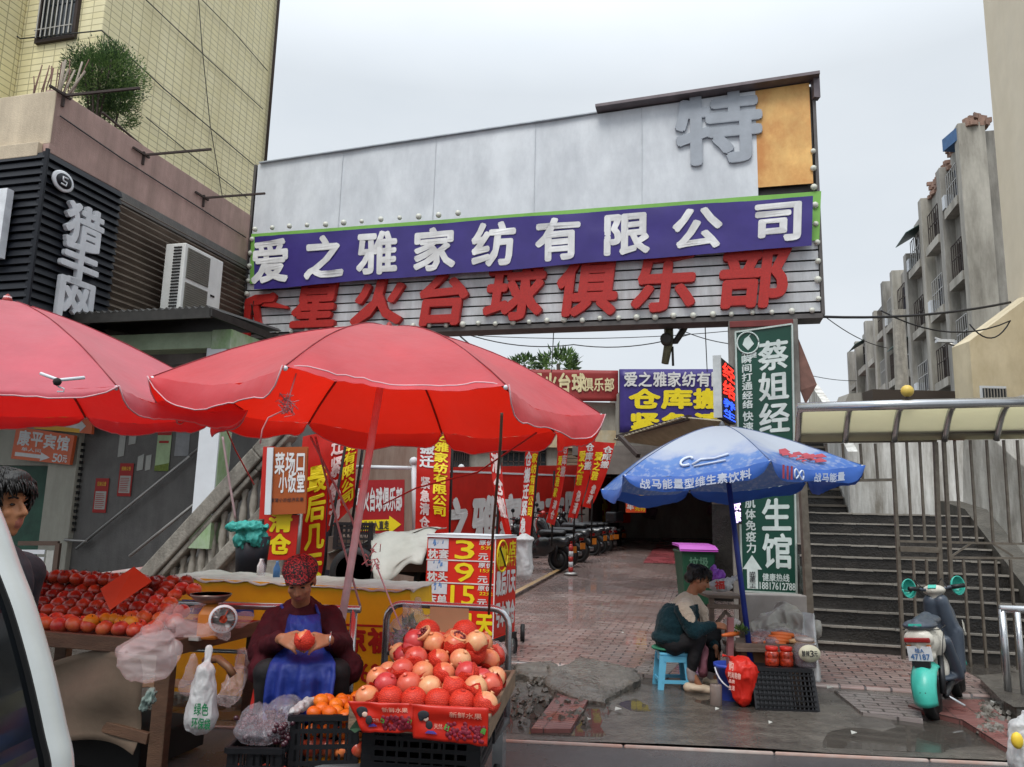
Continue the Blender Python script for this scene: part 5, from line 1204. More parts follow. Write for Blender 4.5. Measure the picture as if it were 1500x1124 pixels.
def fruit(name, mb_fn, m_, p, label, cat_, group, s=1.0, key=None, rot=True):
    k = key or (name, m_.name if not isinstance(m_, list) else m_[0].name)
    if k not in PRO: o = mb_fn().build(name, m_ if isinstance(m_, list) else [m_, m_bark]); PRO[k] = o.data
    else: o = bpy.data.objects.new(name, PRO[k]); COL.objects.link(o)
    place(o, p, rot, s); tag(o, label, cat_, group); return o
AR = .05
for row in range(8):
    yy = .08+row*.108; zz = .78+AR+max(0, row-1)*.032; n = 15
    for i in range(n):
        xx = .22+i*.103+(.05 if row % 2 else 0)+rr(-.008, .008)
        if xx > 1.7: continue
        if row > 3 and xx < .38: continue
        if row > 6 and xx < .5: continue
        p = T0-E*xx+D*(yy+rr(-.01, .01))+Z*(zz+rr(-.004, .01))
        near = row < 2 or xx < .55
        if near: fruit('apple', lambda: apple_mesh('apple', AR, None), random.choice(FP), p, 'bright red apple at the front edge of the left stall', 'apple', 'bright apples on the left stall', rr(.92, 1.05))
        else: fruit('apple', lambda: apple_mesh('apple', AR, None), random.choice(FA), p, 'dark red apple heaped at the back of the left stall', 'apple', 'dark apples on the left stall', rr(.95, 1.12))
for row in range(3):
    for i in range(10):
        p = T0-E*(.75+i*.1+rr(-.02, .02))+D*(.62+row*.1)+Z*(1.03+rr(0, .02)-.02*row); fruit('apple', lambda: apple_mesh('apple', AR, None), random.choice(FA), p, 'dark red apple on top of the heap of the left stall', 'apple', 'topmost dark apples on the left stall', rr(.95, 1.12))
for i, (px, py) in enumerate(((156, 908), (168, 908), (180, 911), (192, 912), (133, 910))):
    p = gnd(px, py, .86); fruit('mango', lambda: apple_mesh('mango', .045, None), FO[i % 2], p, 'yellow orange fruit between the bright red apples', 'fruit', 'yellow fruit on the left stall', 1.0)
m_ocard = mat('orange_card', 'b24022', .6, var=.1, scale=4)
q = [at(*p, 4.75) for p in ((147, 863), (186, 888), (222, 852), (184, 833))]; q[1] += Y*-.2; q[3] += Y*.1
g = MB(); g.prism(q, V((0, .004, .004))); tag(g.build('orange_card', m_ocard), 'blank orange cardboard square propped on the apples', 'card')
# thin plastic
m_plas = mat('thin_pink_plastic', 'ecdcdc', .25, var=.12, scale=6, tra=.74, trl=.3, spec=1.0, bump=.2, bscale=8)
m_plasw = mat('white_plastic_bag', 'cfd0d0', .3, var=.08, scale=6, tra=.12, trl=.25, spec=.6, bump=.6, bscale=22)
m_plasc = mat('clear_plastic', 'b5b0b8', .12, var=.1, scale=6, tra=.74, spec=1.0, bump=.3, bscale=12)
def bag(name, label, prims, m_, amp=.012, sc=11, seed=0, voxel=.009, cat_='plastic bag', st=(1, 1, .3)):
    o = blob(name, prims, m_, min(voxel, .007), 2, None, None, crinkle(amp*1.3, sc*1.5, seed, st)); return tag(o, label, cat_)
bag('plastic_bags', 'bunch of thin pink plastic bags spread under the orange scale', [cap(at(185, 952, 4.2), at(300, 898, 4.75), .05, .07), cap(at(225, 930, 4.35), at(255, 900, 4.6), .07, .06), cap(at(310, 920, 4.5), at(362, 905, 4.9), .05, .04), elp(at(215, 965, 4.12), (.15, .05, .13)), elp(at(240, 955, 4.12), (.09, .05, .11)), cap(at(255, 918, 4.4), at(330, 928, 4.5), .05, .04)], m_plas, .016, 6, 3, .006, 'plastic bag', (.5, .6, 1))['kind'] = 'thing'
bpy.data.objects['plastic_bags'].name = 'plastic_bag'
# scale
scz = at(308, 925, 4.62); scl = thing('scale', 'orange market scale with red weighing bowl and round white dial', 'scale', scz)
mob = mat('orange_plastic', 'c87a32', .4, var=.12, scale=8); m_bowl = mat('bowl_red', '9c1f1e', .3, spec=.6); m_steel = mat('worn_steel', '7c6a64', .3, metal=.7, var=.2)
g = MB(); b_ = scz; g.lathe(b_, [(.085, -.04), (.085, .1), (.06, .14), (.025, .16)], 4, ((X+Y).normalized(), (Y-X).normalized(), Z), False); g.build('body', mob, scl, bev=.015)
bo = at(309, 873, 4.62)
g = MB(); g.tube([b_+Z*.14, bo-Z*.04], .02); g.lathe(bo, [(.03, -.045), (.08, -.03), (.112, .0), (.116, .012)], 24); g.m = 1; g.lathe(bo+Z*.004, [(.0001, -.02), (.07, -.014), (.108, .008)], 24); g.build('bowl', [m_steel, m_bowl], scl)
dl = at(327, 907, 4.5); dn = V((.35, -.93, 0)).normalized(); dx = V((-dn.y, dn.x, 0))
g = MB(); g.lathe(dl, [(.075, -.03), (.078, .0), (.07, .008)], 24, (dx, Z, dn)); g.m = 1; g.lathe(dl+dn*.0095, [(.0001, 0), (.066, 0)], 24, (dx, Z, dn)); g.m = 2; g.lathe(dl+dn*.011, [(.0001, .0), (.022, .0)], 14, (dx, Z, dn)); g.bar(dl+dn*.012, dl+dn*.012+Z*.045+dx*.02, .005)
for k in range(24): a = k*math.pi/12; g.bar(dl+dn*.012+(dx*math.cos(a)+Z*math.sin(a))*.056, dl+dn*.012+(dx*math.cos(a)+Z*math.sin(a))*.064, .003)
g.build('dial', [m_gw, m_white, mat('dial_red', 'b4442a', .5)], scl)
g = MB(); a = gnd(268, 938, .79); g.bx(a, a+E*.1+D*.05+Z*.025); tag(g.build('card_box', m_paper, bev=.002), 'small white card box lying at the table corner', 'box')
# hanging bags
hb = bag('carrier_bag', 'white carrier bag with green print hanging from the table corner', [cap(at(300, 985, 4.05), at(294, 1050, 4.05), .05, .085), elp(at(294, 1060, 4.05), (.075, .05, .03)), cap(at(296, 1022, 4.05), at(304, 968, 4.07), .05, .012), cap(at(304, 968, 4.07), at(307, 950, 4.1), .016, .022)], m_plasw, .008, 14, 4, .007)
g = MB(); hf = quadfn(at(274, 1068, 3.94), at(312, 1072, 3.94), at(314, 1030, 3.94), at(278, 1030, 3.94))
g2 = mat('green_ink', '1f7a4c', .5); words(g, '绿色', hf, -Y, .2, .55, .8, 1.0, bold=.03); words(g, '环保袋', hf, -Y, .15, .05, .9, .45, bold=.03); o = g.build('lettering', g2, hb)
bag('carrier_bag', 'thin translucent bag hanging behind the white carrier bag', [cap(at(284, 960, 4.25), at(277, 1005, 4.25), .015, .055)], m_plas, .01, 13, 6, .007)
bag('crumpled_bag', 'crumpled grey green bag caught on the canvas panel', [elp(at(218, 1025, 4.15), (.035, .03, .03)), cap(at(210, 1036, 4.15), at(222, 1015, 4.15), .02, .025)], mat('grey_green_plastic', '8fa39b', .4, tra=.1), .016, 26, 8, .006)
bag('carrier_bag', 'pinkish crumpled bag between the table and the seated woman', [cap(at(350, 985, 4.6), at(335, 1020, 4.5), .05, .06), elp(at(355, 965, 4.7), (.05, .05, .06))], m_plas, .02, 12, 9)
g = MB(); g.tube([at(300, 968, 4.3), at(320, 965, 4.2), at(335, 978, 4.15), at(342, 990, 4.15)], .02, 6); tag(g.build('curved_handle', mat('brown_handle', '6d4a30', .5)), 'curved brown wooden handle beside the hanging bags', 'handle')
g = MB(); g.bar(at(388, 960, 4.95), at(372, 1040, 4.6), .05, .02); tag(g.build('red_strap', m_bred), 'red strap standing left of the blue apron', 'strap')
# ================================================================ crates
m_crate = mat('black_crate_plastic', '17171a', .4, var=.2, scale=20)
def crate(name, label, p, w_, d_, h_, rz=0, rows=4, cols=11, m_=None, group=None, handle=True):
    """open black crate with slotted sides: p is the middle of its base"""
    m_ = m_ or m_crate
    t = thing(name, label, 'crate', p, group, local=True, rz=rz)
    th = .008
    def wall(L, nm, pos, ang, nc):
        mb = MB(); ax = (X, Y, Z)
        for k in range(rows+1): z = h_*(k/rows); mb.box((0, 0, min(h_-.012, max(.012, z))), (L, th, .02 if 0 < k < rows else .03))
        for k in range(nc+1):
            x = -L/2+L*k/nc; ww = .012 if 0 < k < nc else .05
            mb.box((min(L/2-ww/2, max(-L/2+ww/2, x)), .0006, h_/2), (ww, th-.0012, h_-.01))
        mb.box((0, .0011, h_-.05), (L*.3, th-.0002, .06)) if not handle else (mb.box((0, .0011, h_-.035), (L*.34, th+.002, .012)), mb.box((-L*.16, .0011, h_-.06), (.015, th+.002, .06)), mb.box((L*.16, .0011, h_-.06), (.015, th+.002, .06)))
        mb.box((0, -.004, h_-.012), (L+.012, .022, .024))
        o = mb.build(nm, m_, t); o.location = pos; o.rotation_euler = (0, 0, ang); return o
    wall(w_, 'side', (0, -d_/2, 0), 0, cols); wall(w_, 'side', (0, d_/2, 0), math.pi, cols)
    wall(d_, 'side', (w_/2, 0, 0), math.pi/2, cols); wall(d_, 'side', (-w_/2, 0, 0), -math.pi/2, cols)
    mb = MB(); mb.box((0, 0, .008), (w_-.01, d_-.01, .012)); mb.build('base', m_, t)
    return t
ca_, cb3 = at(415, 1028, 3.85), at(516, 1026, 3.9)
cw = (cb3-ca_).length; cc = (ca_+cb3)/2+Y*.25
OC = V((cc.x, cc.y, .29)); orz = math.atan2((cb3-ca_).y, (cb3-ca_).x)
crate('black_crate', 'black slotted crate full of oranges beside the trolley', OC, cw, .46, .285, orz)
crate('black_crate', 'lower black crate beneath the crate of oranges', OC-Z*.275, cw, .46, .27, orz)
FOr = fruit_mats('orange_', ('d9660c', 'e07414', 'd85f08'), rough=.4, var=.12, scale=14, bump=.25, bscale=160, coat=.1)
for r_ in range(6):
    for i in range(5):
        if r_ > 4 and i % 2: continue
        p = OC+V((-cw/2+.055+i*.076+(.02 if r_ % 2 else 0), -.19+r_*.068, .27+.018*math.sin(r_*.8+i)+(.03 if 1 < r_ < 5 and 0 < i else 0)))
        if p.x-OC.x > cw/2-.03: continue
        if i == 0 and r_ < 4: continue
        fruit('orange', lambda: apple_mesh('orange', .037, None, stem=False), random.choice(FOr), p, 'orange heaped on top of the black crate', 'orange', 'oranges in the crate')
for i in range(5):
    for k in range(3):
        m_ = (FOr[0], FP[i % 4], FO[i % 2])[2-k]; p = OC+V((-cw/2+.05+i*.075, -.17, .05+k*.075)); fruit('orange' if k == 2 else 'apple', lambda: apple_mesh('fruit', .036, None, stem=False), m_, p, ('yellow fruit' if k == 0 else 'red fruit' if k == 1 else 'orange fruit')+' seen through the slots of the upper black crate', 'fruit', 'fruit inside the crate')
bag('bag_liner', 'white bag edge sticking up inside the crate of oranges', [cap(OC+V((-cw/2+.03, -.2, .285)), OC+V((-cw/2+.06, .0, .29)), .02, .03)], m_plasw, .01, 14, 5, .007)
ga, gb_ = at(330, 1098, 3.75), at(412, 1096, 3.8); gc_ = (ga+gb_)/2+Y*.22
GC = V((gc_.x, gc_.y, ga.z-.26)); crate('black_crate', 'low black crate with red goods carrying the bag of grapes', GC, (gb_-ga).length, .42, .26, .02, 3, 8, None, None, False)
for i in range(4):
    for k in range(2): fruit('red_pack', lambda: apple_mesh('pack', .042, None, stem=False), FP[0], GC+V((-.1+i*.07, -.16, .06+k*.08)), 'red fruit inside the low crate with the grapes', 'fruit', 'fruit in the low crate')
mgr = mat('grape_dark', '3a1420', .3, var=.3, scale=20, coat=.3)
gt2 = thing('grapes', 'dark grapes heaped under clear plastic on the low crate', 'grapes', GC+Z*.28)
for k in range(5):
    mb = MB(); cx5 = GC+V((-.1+k*.05, rr(-.15, .1), .3))
    for i in range(26): mb.ell(cx5+V((rr(-.05, .05), rr(-.06, .06), rr(-.03, .05))), .013, 8)
    o = mb.build('bunch', mgr, gt2)
bag('plastic_bag', 'clear crumpled plastic over the grapes on the low crate', [elp(GC+V((0, -.03, .31)), (.15, .2, .07)), elp(GC+V((.05, .1, .36)), (.09, .1, .06)), elp(GC+V((-.08, .05, .33)), (.07, .12, .06))], m_plasc, .014, 7, 7, .007)
# ================================================================ flat trolley with the pomegranate tray
m_plat = mat('grey_trolley_steel', '6c6e70', .45, metal=.4, var=.2, scale=8, stain='3f3f40', ssc=(4, 4, 4), samt=.5)
pa_ = at(691, 1124, 3.92); pb_ = at(747, 1049, 4.85); z_pl = (pa_.z+pb_.z)/2
pa_.z = pb_.z = z_pl; td = (pb_-pa_).normalized(); te = V((td.y, -td.x, 0)); TF = (te, td, Z)
tr = thing('flat_trolley', 'grey flat trolley with steel push bar carrying the pomegranate tray', 'trolley', V((pa_.x, pa_.y, 0)))
TW, TLn = .78, 1.12; pf0 = pb_-td*TLn
g = MB(); g.bx(pf0-Z*.04, pb_-te*TW, TF); g.build('platform', m_plat, tr, bev=.012)
m_tyre = mat('black_rubber', '141415', .6, var=.2)
for a in (pb_-td*.1-te*.04, pb_-td*.1-te*(TW-.05), pf0+td*.14-te*.05, pf0+td*.14-te*(TW-.05)):
    c_ = V((a.x, a.y, .075)); g = MB(); g.lathe(c_-te*.02, [(.03, 0), (.075, .003), (.078, .02), (.075, .037), (.03, .04)], 18, (td, Z, te)); wh_ = g.build('wheel', m_tyre, tr)
    g = MB(); g.bx(c_-te*.03+td*.05+Z*.01, V((c_.x, c_.y, z_pl-.045))+te*.03-td*.05, TF); g.build('caster', m_ss, wh_)
h1, h2 = at(733, 985, 4.85), at(520, 990, 4.95)
hz = at(640, 890, 4.85).z
hL = pb_-te*(TW+.02); hR = pb_-te*.02
R0, R1 = V((hR.x, hR.y, hz)), V((hL.x, hL.y, hz))
pts = [V((hR.x, hR.y, z_pl-.04))] + [R0-Z*.1] + [R0-Z*(.1*(1-math.sin(a)))-te*(.1*(1-math.cos(a))) for a in (.4, .8, 1.2, 1.57)] + [R1+te*.1] + [R1+te*.1*(1-math.sin(a))-Z*.1*(1-math.cos(a)) for a in (.4, .8, 1.2, 1.57)] + [V((hL.x, hL.y, z_pl-.04))]
g = MB(); g.tube(pts, .021, 12); g.tube([V((hR.x, hR.y, hz-.3)), V((hL.x, hL.y, hz-.3))], .013, 8)
g.build('push_bar', m_ss, tr)
# tray
f1, f2, f3 = at(512, 1030, 3.78), at(716, 1036, 3.72), at(752, 974, 4.72); zt_ = .625
f1.z = f2.z = f3.z = zt_; ty_ = (f3-f2); TYL = ty_.length; ty_.normalize(); tx_ = V((ty_.y, -ty_.x, 0)); txl = (f2-f1).length
TR0 = f2-tx_*txl; XF = (tx_, ty_, Z)
try_ = thing('fruit_tray', 'weathered wooden tray heaped with pomegranates on the trolley', 'tray', TR0)
m_trw = mat('weathered_tray_wood', '8a745f', .7, var=.3, scale=6, stretch=(1, 1, 5), bump=.3, bscale=50, stain='4d3d31', ssc=(3, 3, 6), samt=.55)
g = MB(); g.bx(TR0-Z*.08, TR0+tx_*txl+ty_*TYL-Z*.065, XF); g.build('bottom', m_trw, try_)
for nm, a, b in (('front_board', TR0-ty_*.0, TR0+tx_*txl), ('back_board', TR0+ty_*TYL, TR0+ty_*TYL+tx_*txl), ('left_board', TR0+ty_*.012, TR0+ty_*(TYL-.012)), ('right_board', TR0+tx_*txl+ty_*-.03, TR0+tx_*txl+ty_*(TYL+.03))):
    g = MB(); g.bar(a-Z*.035, b-Z*.035, .022, .1); g.build(nm, m_trw, try_, bev=.004)
for nm, yo_ in (('front', .12), ('back', .62)):
    crate('black_crate', 'dark empty crate supporting the '+nm+' half of the pomegranate tray', V((TR0+tx_*txl*.5+ty_*(yo_+.15)).to_tuple()[:2]+(z_pl+.004,)), txl*.86, .4, zt_-.09-z_pl, math.atan2(tx_.y, tx_.x), 4, 10)
# pomegranates
m_net = mat('red_foam_net', 'dc3a22', .55, var=.15, scale=60, bump=.6, brick=(.013, .008, 'e34a30', 'bd2a1a', .002, .5))
PM = []
for i, (c1, c2) in enumerate((('dd9462', 'c94a3c'), ('de9c6c', 'c9503c'), ('cc4a46', 'b0303a'), ('e3b482', 'd0664a'), ('d5664e', 'bd3c38'))):
    PM.append(mat('pomegranate_skin_'+chr(97+i), c1, rough=.32, var=.18, scale=5, coat=.12, stain=c2, ssc=(6, 6, 4), samt=.9))
def pom_mesh(r=.058, wrap=0.0):
    mb = MB(); prof = []
    for i in range(15):
        th = math.pi*i/14; rad = math.sin(th)**.92*(1+.03*math.cos(th)); prof.append((max(1e-5, rad)*r, -math.cos(th)*r*.93))
    mb.lathe((0, 0, 0), prof, 22, sm=True)
    mb.lathe((0, 0, r*.86), [(r*.18, 0), (r*.14, r*.1), (r*.2, r*.2), (r*.15, r*.19), (r*.06, r*.08)], 10)
    if wrap > 0:
        mb.m = 1; pr = []
        for i in range(11):
            th = math.pi*wrap*i/10; pr.append((max(1e-5, math.sin(th)**.92*r*1.07), -math.cos(th)*r*1.0))
        n = 22
        vs_, fs = [], []
        for q, (a, h) in enumerate(pr):
            for j in range(n):
                t = 2*math.pi*j/n; kk = 1+.025*math.sin(j*5+q*2); vs_.append((a*kk*math.cos(t), a*kk*math.sin(t), h+(.012*math.sin(t*3+1)+.012*math.sin(t*5) if q > 7 and wrap < .8 else 0)))
        for q in range(10):
            for j in range(n): fs.append((q*n+j, q*n+(j+1) % n, (q+1)*n+(j+1) % n, (q+1)*n+j))
        mb.add(vs_, fs, True)
        if wrap >= .95: mb.lathe((0, 0, r*.93), [(r*.25, 0), (r*.16, r*.08), (r*.2, r*.15), (r*.05, r*.1)], 8)
    return mb
def pom(p, wrap, mi, tilt=(0, 0), s=1.0, label=None, group=None):
    k = ('pom', wrap, mi)
    if k not in PRO:
        o = pom_mesh(.058, wrap).build('pomegranate', [PM[mi], m_net]); PRO[k] = o.data
    else: o = bpy.data.objects.new('pomegranate', PRO[k]); COL.objects.link(o)
    o.location = p; o.rotation_euler = (tilt[0], tilt[1], rr(0, 6.28)) if wrap else (rr(-.5, .5), rr(-.5, .5), rr(0, 6))
    o.rotation_mode = 'XYZ'; o.scale = (s, s, s)
    tag(o, label, 'pomegranate', group); return o
def TP(a, b, z): return TR0+tx_*a+ty_*b+Z*z
gl1 = 'pomegranate fully wrapped in red foam net in the lowest front row'; gl2 = 'yellow pink pomegranate half wrapped in red net in the heap'; gl3 = 'red pomegranate half hidden lower in the heap'
for i in range(6):
    pom(TP(.058+i*.114, .065, .045), .99 if i not in (0, 5) else .62, (0, 2, 4, 1, 2, 3)[i], (rr(-.3, .1), rr(-.3, .3)) if i not in (0, 5) else (-.5, .3), 1.0, gl1 if i not in (0, 5) else 'half wrapped pomegranate at the '+('left' if i == 0 else 'right')+' corner of the front row', 'front row of pomegranates' if i not in (0, 5) else None)
for row in range(1, 8):
    zz = .045+min(row, 4)*.04; n = 6 if row < 5 else 5
    for i in range(n):
        a = .055+i*.113+(.055 if row % 2 else 0); 
        if a > txl-.03: continue
        edge = i == 0 or a > txl-.13
        z = zz-(.045*(row-1) if edge and row < 5 else (.07 if edge else 0))
        w_ = random.choice((.38, .45, .5, .6)); pom(TP(a+rr(-.01, .01), .07+row*.105+rr(-.01, .01), max(.045, z)+rr(-.008, .012)), w_, random.randrange(5), (rr(-.9, -.1), rr(-.6, .6)), rr(.95, 1.08), gl2 if row > 1 else 'half wrapped pomegranate in the second row from the front', 'pomegranates in the heap' if row > 1 else 'second row of pomegranates')
for i in range(4): pom(TP(.18+i*.11, .48+rr(-.02, .02), .245+rr(-.01, .01)), .5, (2, 1, 0, 3)[i], (rr(-.8, 0), rr(-.5, .5)), 1.05, 'pomegranate on the upper ridge of the heap', 'ridge of the pomegranate heap')
pom(TP(.22, .6, .275), .9, 4, (-.3, .2), 1.1, 'red net wrapped pomegranate at the top left of the heap'); pom(TP(.43, .58, .28), .9, 2, (-.4, -.3), 1.15, 'large red wrapped pomegranate at the very top of the heap')
# cut-open pomegranates
for (a, b, z, lab, rz, uz) in ((.22, .47, .29, 'cut open pomegranate with yellow rind and dark seeds left of its twin', -1.3, .9), (.42, .46, .285, 'cut pomegranate half showing a bowl of dark red seeds', .9, 1.5)):
    c_ = TP(a, b, z); t = thing('cut_pomegranate', lab, 'pomegranate', c_); nx = V((math.sin(rz)*.8, -.45, uz)).normalized(); ax = nx.orthogonal().normalized()
    g = MB(); g.lathe(c_, [(.001, -.045), (.03, -.036), (.048, -.01), (.05, .0), (.044, .004), (.04, -.004)], 16, (ax, nx.cross(ax), nx)); g.build('rind', PM[3], t)
    g = MB()
    for i in range(50): 
        r_ = .038*math.sqrt(R()); th = R()*6.28; g.ell(c_+ax*(r_*math.cos(th))+nx.cross(ax)*(r_*math.sin(th))+nx*rr(-.004, .006), .006, 6)
    g.build('seeds', mat('dark_seed', '6d1a20', .2, coat=.4), t)
# cardboard sign and printed red bags on the tray
g = MB(); q = [at(628, 950, 4.5), at(684, 948, 4.5), at(687, 892, 4.62), at(630, 889, 4.62)]; g.prism(q, Y*.006); tag(g.build('cardboard_sign', mat('plain_cardboard', '9a7353', .8, var=.08, scale=6)), 'blank brown cardboard sign standing behind the pomegranates', 'cardboard')
def hangbag(px, label, seed, extra=False):
    q = [at(*p, 3.68) for p in px]; fnq = quadfn(*q)
    def fn(u, v): return fnq(u, v)+Y*(-.015+.012*NZ.noise(V((u*4, v*3, seed))))+Z*(.012*NZ.noise(V((u*5, 2, seed)))*(1-v))
    t = thing('printed_bag', label, 'bag', q[0])
    g = MB(); g.sheet(fn, 24, 12); g.build('sheet', mat('red_bag_print', 'cf2a1a', .35, var=.1, scale=6, spec=.5, trl=.2), t, solid=.003)
    g = MB(); rnd = random.Random(seed)
    for i in range(60): 
        u, v = .45+.5*rnd.random(), .12+.42*rnd.random(); g.ell(fn(u, v)-Y*.006, (.009, .002, .009), 8)
    g.build('grape_print', mat('grape_print', '7d2032', .4, var=.5, scale=50), t)
    g = MB()
    for u, v in ((.45, .5), (.93, .5)): g.prism([fn(u, v)-Y*.006, fn(u+.05, v-.06)-Y*.006, fn(u+.03, v-.2)-Y*.006, fn(u-.03, v-.14)-Y*.006], -Y*.002)
    g.build('leaf_print', mat('leaf_print', '4f8f3c', .5), t)
    g = MB(); put(g, '新鲜水果', cell(fn, .52, .7, .9, .85), -Y, .005, 0, .008); put(g, '天然', cell(fn, .3, .35, .4, .48), -Y, .005, 0, .008); g.build('lettering', mat('bag_text', 'd89a86', .5), t)
    g = MB(); u, v = .17, .72; g.ell(fn(u, v)-Y*.006, (.026, .003, .018), 12); g.ell(fn(u-.03, v-.06)-Y*.006, (.014, .003, .02), 10); g.ell(fn(u+.06, v-.3)-Y*.006, (.016, .003, .02), 10); g.m = 1; g.ell(fn(u+.025, v-.12)-Y*.006, (.013, .003, .012), 10); g.m = 2; g.prism([fn(u-.0, v-.52)-Y*.006, fn(u+.16, v-.52)-Y*.006, fn(u+.12, v-.44)-Y*.006, fn(u+.04, v-.44)-Y*.006], -Y*.002); g.build('figure_print', [m_ink, mat('print_pale', 'd9b9a8', .6), mat('print_violet', '4a3a8c', .6)], t)
    return t
hangbag(((606, 1080), (714, 1092), (716, 1036), (600, 1030)), 'right hand red bag with grape print hanging over the tray front', 1)
hangbag(((532, 1072), (606, 1072), (606, 1030), (510, 1026)), 'left hand red bag with grape print hanging over the tray front', 2)
g = MB(); q = [at(512, 1068, 3.7), at(522, 1055, 3.68), at(532, 1066, 3.7), at(520, 1074, 3.7)]; g.prism(q, Y*.01); tag(g.build('green_tag', mat('green_scrap', '4d6b52', .5)), 'green scrap hanging at the left end of the printed red bag', 'scrap')
# bag with vegetables on the push bar
bag('plastic_bag', 'clear plastic bag of vegetables behind the pomegranates', [elp(at(600, 930, 4.72), (.13, .1, .13)), cap(at(605, 915, 4.72), at(612, 880, 4.8), .08, .02), elp(at(630, 912, 4.75), (.07, .07, .06)), cap(at(605, 900, 4.7), at(590, 885, 4.75), .05, .015)], m_plasc, .016, 13, 12, .008)
g = MB(); crown(g, at(602, 930, 4.72), (.06, .05, .06), 160, .05, 21); tag(g.build('leafy_greens', m_leaf), 'green leafy vegetables inside the clear plastic bag', 'vegetables')
blob_o = blob('vegetable', [elp(at(590, 937, 4.72), (.055, .05, .06)), elp(at(612, 942, 4.72), (.05, .05, .05))], mat('purple_veg', '7d6a7a', .5, var=.3, scale=12), .01, 3); tag(blob_o, 'pale purple vegetables in the clear plastic bag', 'vegetables')
bag('plastic_bag', 'pale pink plastic bag at the right end of the pomegranate heap', [elp(at(722, 955, 4.62), (.08, .07, .06))], m_plas, .018, 14, 14, .008)
# ================================================================ yellow cabinet, long rail, tricycle, price box
m_ycab = mat('yellow_panel', 'fcc31a', .45, var=.06, scale=3, stain='b5851b', ssc=(2, 2, 2), samt=.3)
yc = thing('yellow_cabinet', 'long yellow stall cabinet with red phone number and plastic covered top', 'cabinet', at(430, 1000, 6.3))
q = [at(250, 1035, 6.5), at(605, 1035, 6.15), at(600, 866, 6.15), at(250, 846, 6.5)]
yd_ = (q[1]-q[0]); yd_.z = 0; yd_.normalize(); yb2 = V((-yd_.y, yd_.x, 0)); YF = (yd_, yb2, Z)
g = MB(); a = V((q[0].x, q[0].y, .08)); g.prism([a, a+yd_*(q[1]-q[0]).length, V((q[2].x, q[2].y, q[2].z)), V((q[3].x, q[3].y, q[3].z))], yb2*.6); g.build('body', m_ycab, yc, bev=.006)
yf = quadfn(*q)
g = MB(); put(g, '13964560168', cell(yf, .56, .2, 1.0, .36), -yb2, .006, 0, .006, 1); words(g, '夏凉被', yf, -yb2, .58, .45, .95, .66, bold=.04); g.build('red_text', mat('cabinet_red', 'b2271a', .5), yc)
g = MB()
for u0_, u1_ in ((.05, .14), (.2, .3), (.3, .36)): g.prism([yf(u0_, .72)-yb2*.004, yf(u1_, .72)-yb2*.004, yf(u1_, .83)-yb2*.004, yf(u0_, .83)-yb2*.004], yb2*.002)
g.m = 1; words(g, '工厂', yf, -yb2, .055, .73, .135, .82, bold=.03, lift=.008); words(g, '床单', yf, -yb2, .21, .73, .29, .82, bold=.03, lift=.008); g.build('blue_labels', [mat('label_blue', '24479a', .5), m_white], yc)
g = MB(); g.prism([yf(.1, .67)-yb2*.004, yf(.9, .67)-yb2*.004, yf(.9, .69)-yb2*.004, yf(.1, .69)-yb2*.004], yb2*.002); g.build('pinstripe', mat('cabinet_red', 'b2271a'), yc)
def ytop(u, v): return yf(-.01+1.03*u, 1)+yb2*(-.03+.66*v)+Z*(.012+.018*NZ.noise(V((u*14, v*4, 5)))+.008*NZ.noise(V((u*40, v*9, 5)))-(.035 if v < .05 else 0)*(.6+.8*NZ.noise(V((u*22, 1, 1)))))
g = MB(); g.sheet(ytop, 70, 8); g.build('plastic_cover', mat('grey_plastic_cover', '9fa199', .35, var=.15, scale=5, bump=.4, bscale=12), yc, solid=.004)
for i in range(3):
    p = ytop((.3, .38, .26)[i], (.6, .5, .8)[i]); g = MB()
    g.lathe(p, [(.03, 0), (.03, .08), (.012, .12), (.012, .14)], 10); tag(g.build('bottle', (m_plasc, mat('blue_bottle', '3d6fa0', .3), mat('white_bottle', 'c3c4c0', .4))[i % 3]), ('clear', 'blue', 'white')[i % 3]+' plastic bottle standing on the yellow cabinet', 'bottle')
m_rail2 = m_ss
rlg = thing('barrier_rail', 'long bright steel barrier rail behind the seated woman', 'railing', at(400, 1000, 5.5))
a, b = at(232, 884, 5.55), at(528, 893, 5.3)
g = MB(); g.tube([a, b], .024, 12); g.build('top_rail', m_ss, rlg)
g = MB(); g.tube([a-Z*.3, b-Z*.3], .014, 8); g.build('lower_rail', m_ss, rlg)
for k in (.05, .97): p = a.lerp(b, k); g = MB(); g.tube([p, V((p.x, p.y, 0))], .024, 10); g.build('post', m_ss, rlg)
# tricycle with tarpaulin
tc_ = thing('cargo_tricycle', 'cargo tricycle under a pale tarpaulin left of the price box', 'tricycle', at(570, 850, 8.6))
m_tarp = mat('pale_tarp', 'b1b1a8', .4, var=.15, scale=3, bump=.6, bscale=6, tra=.1, trl=.15)
tp = [at(500, 800, 8.6), at(560, 790, 8.6), at(640, 780, 8.8)]
def tarp(u, v):
    px = 545+95*u; top = at(px, 782-6*u, 8.7); bot = at(548+70*u, 850-20*u+10*math.sin(u*6), 8.25)
    p = top.lerp(bot, v); return p+Y*(-.12*math.sin(v*3))+V((0, .05, .06))*NZ.noise(V((u*4, v*4, 2)))
g = MB(); g.sheet(tarp, 24, 16); g.sheet(lambda u, v: at(480+165*u, 810-34*u-8*math.sin(u*3)+0, 8.7)+Y*(.9*v)+Z*(.05*NZ.noise(V((u*5, v*3, 6)))), 24, 8); g.build('tarpaulin', m_tarp, tc_, solid=.004)
g = MB(); g.bx(at(478, 835, 8.75), at(640, 790, 8.75)+Y*.9, (X, Y, Z)); g.build('cargo_box', mat('trike_box', '57483f', .6, var=.2), tc_)
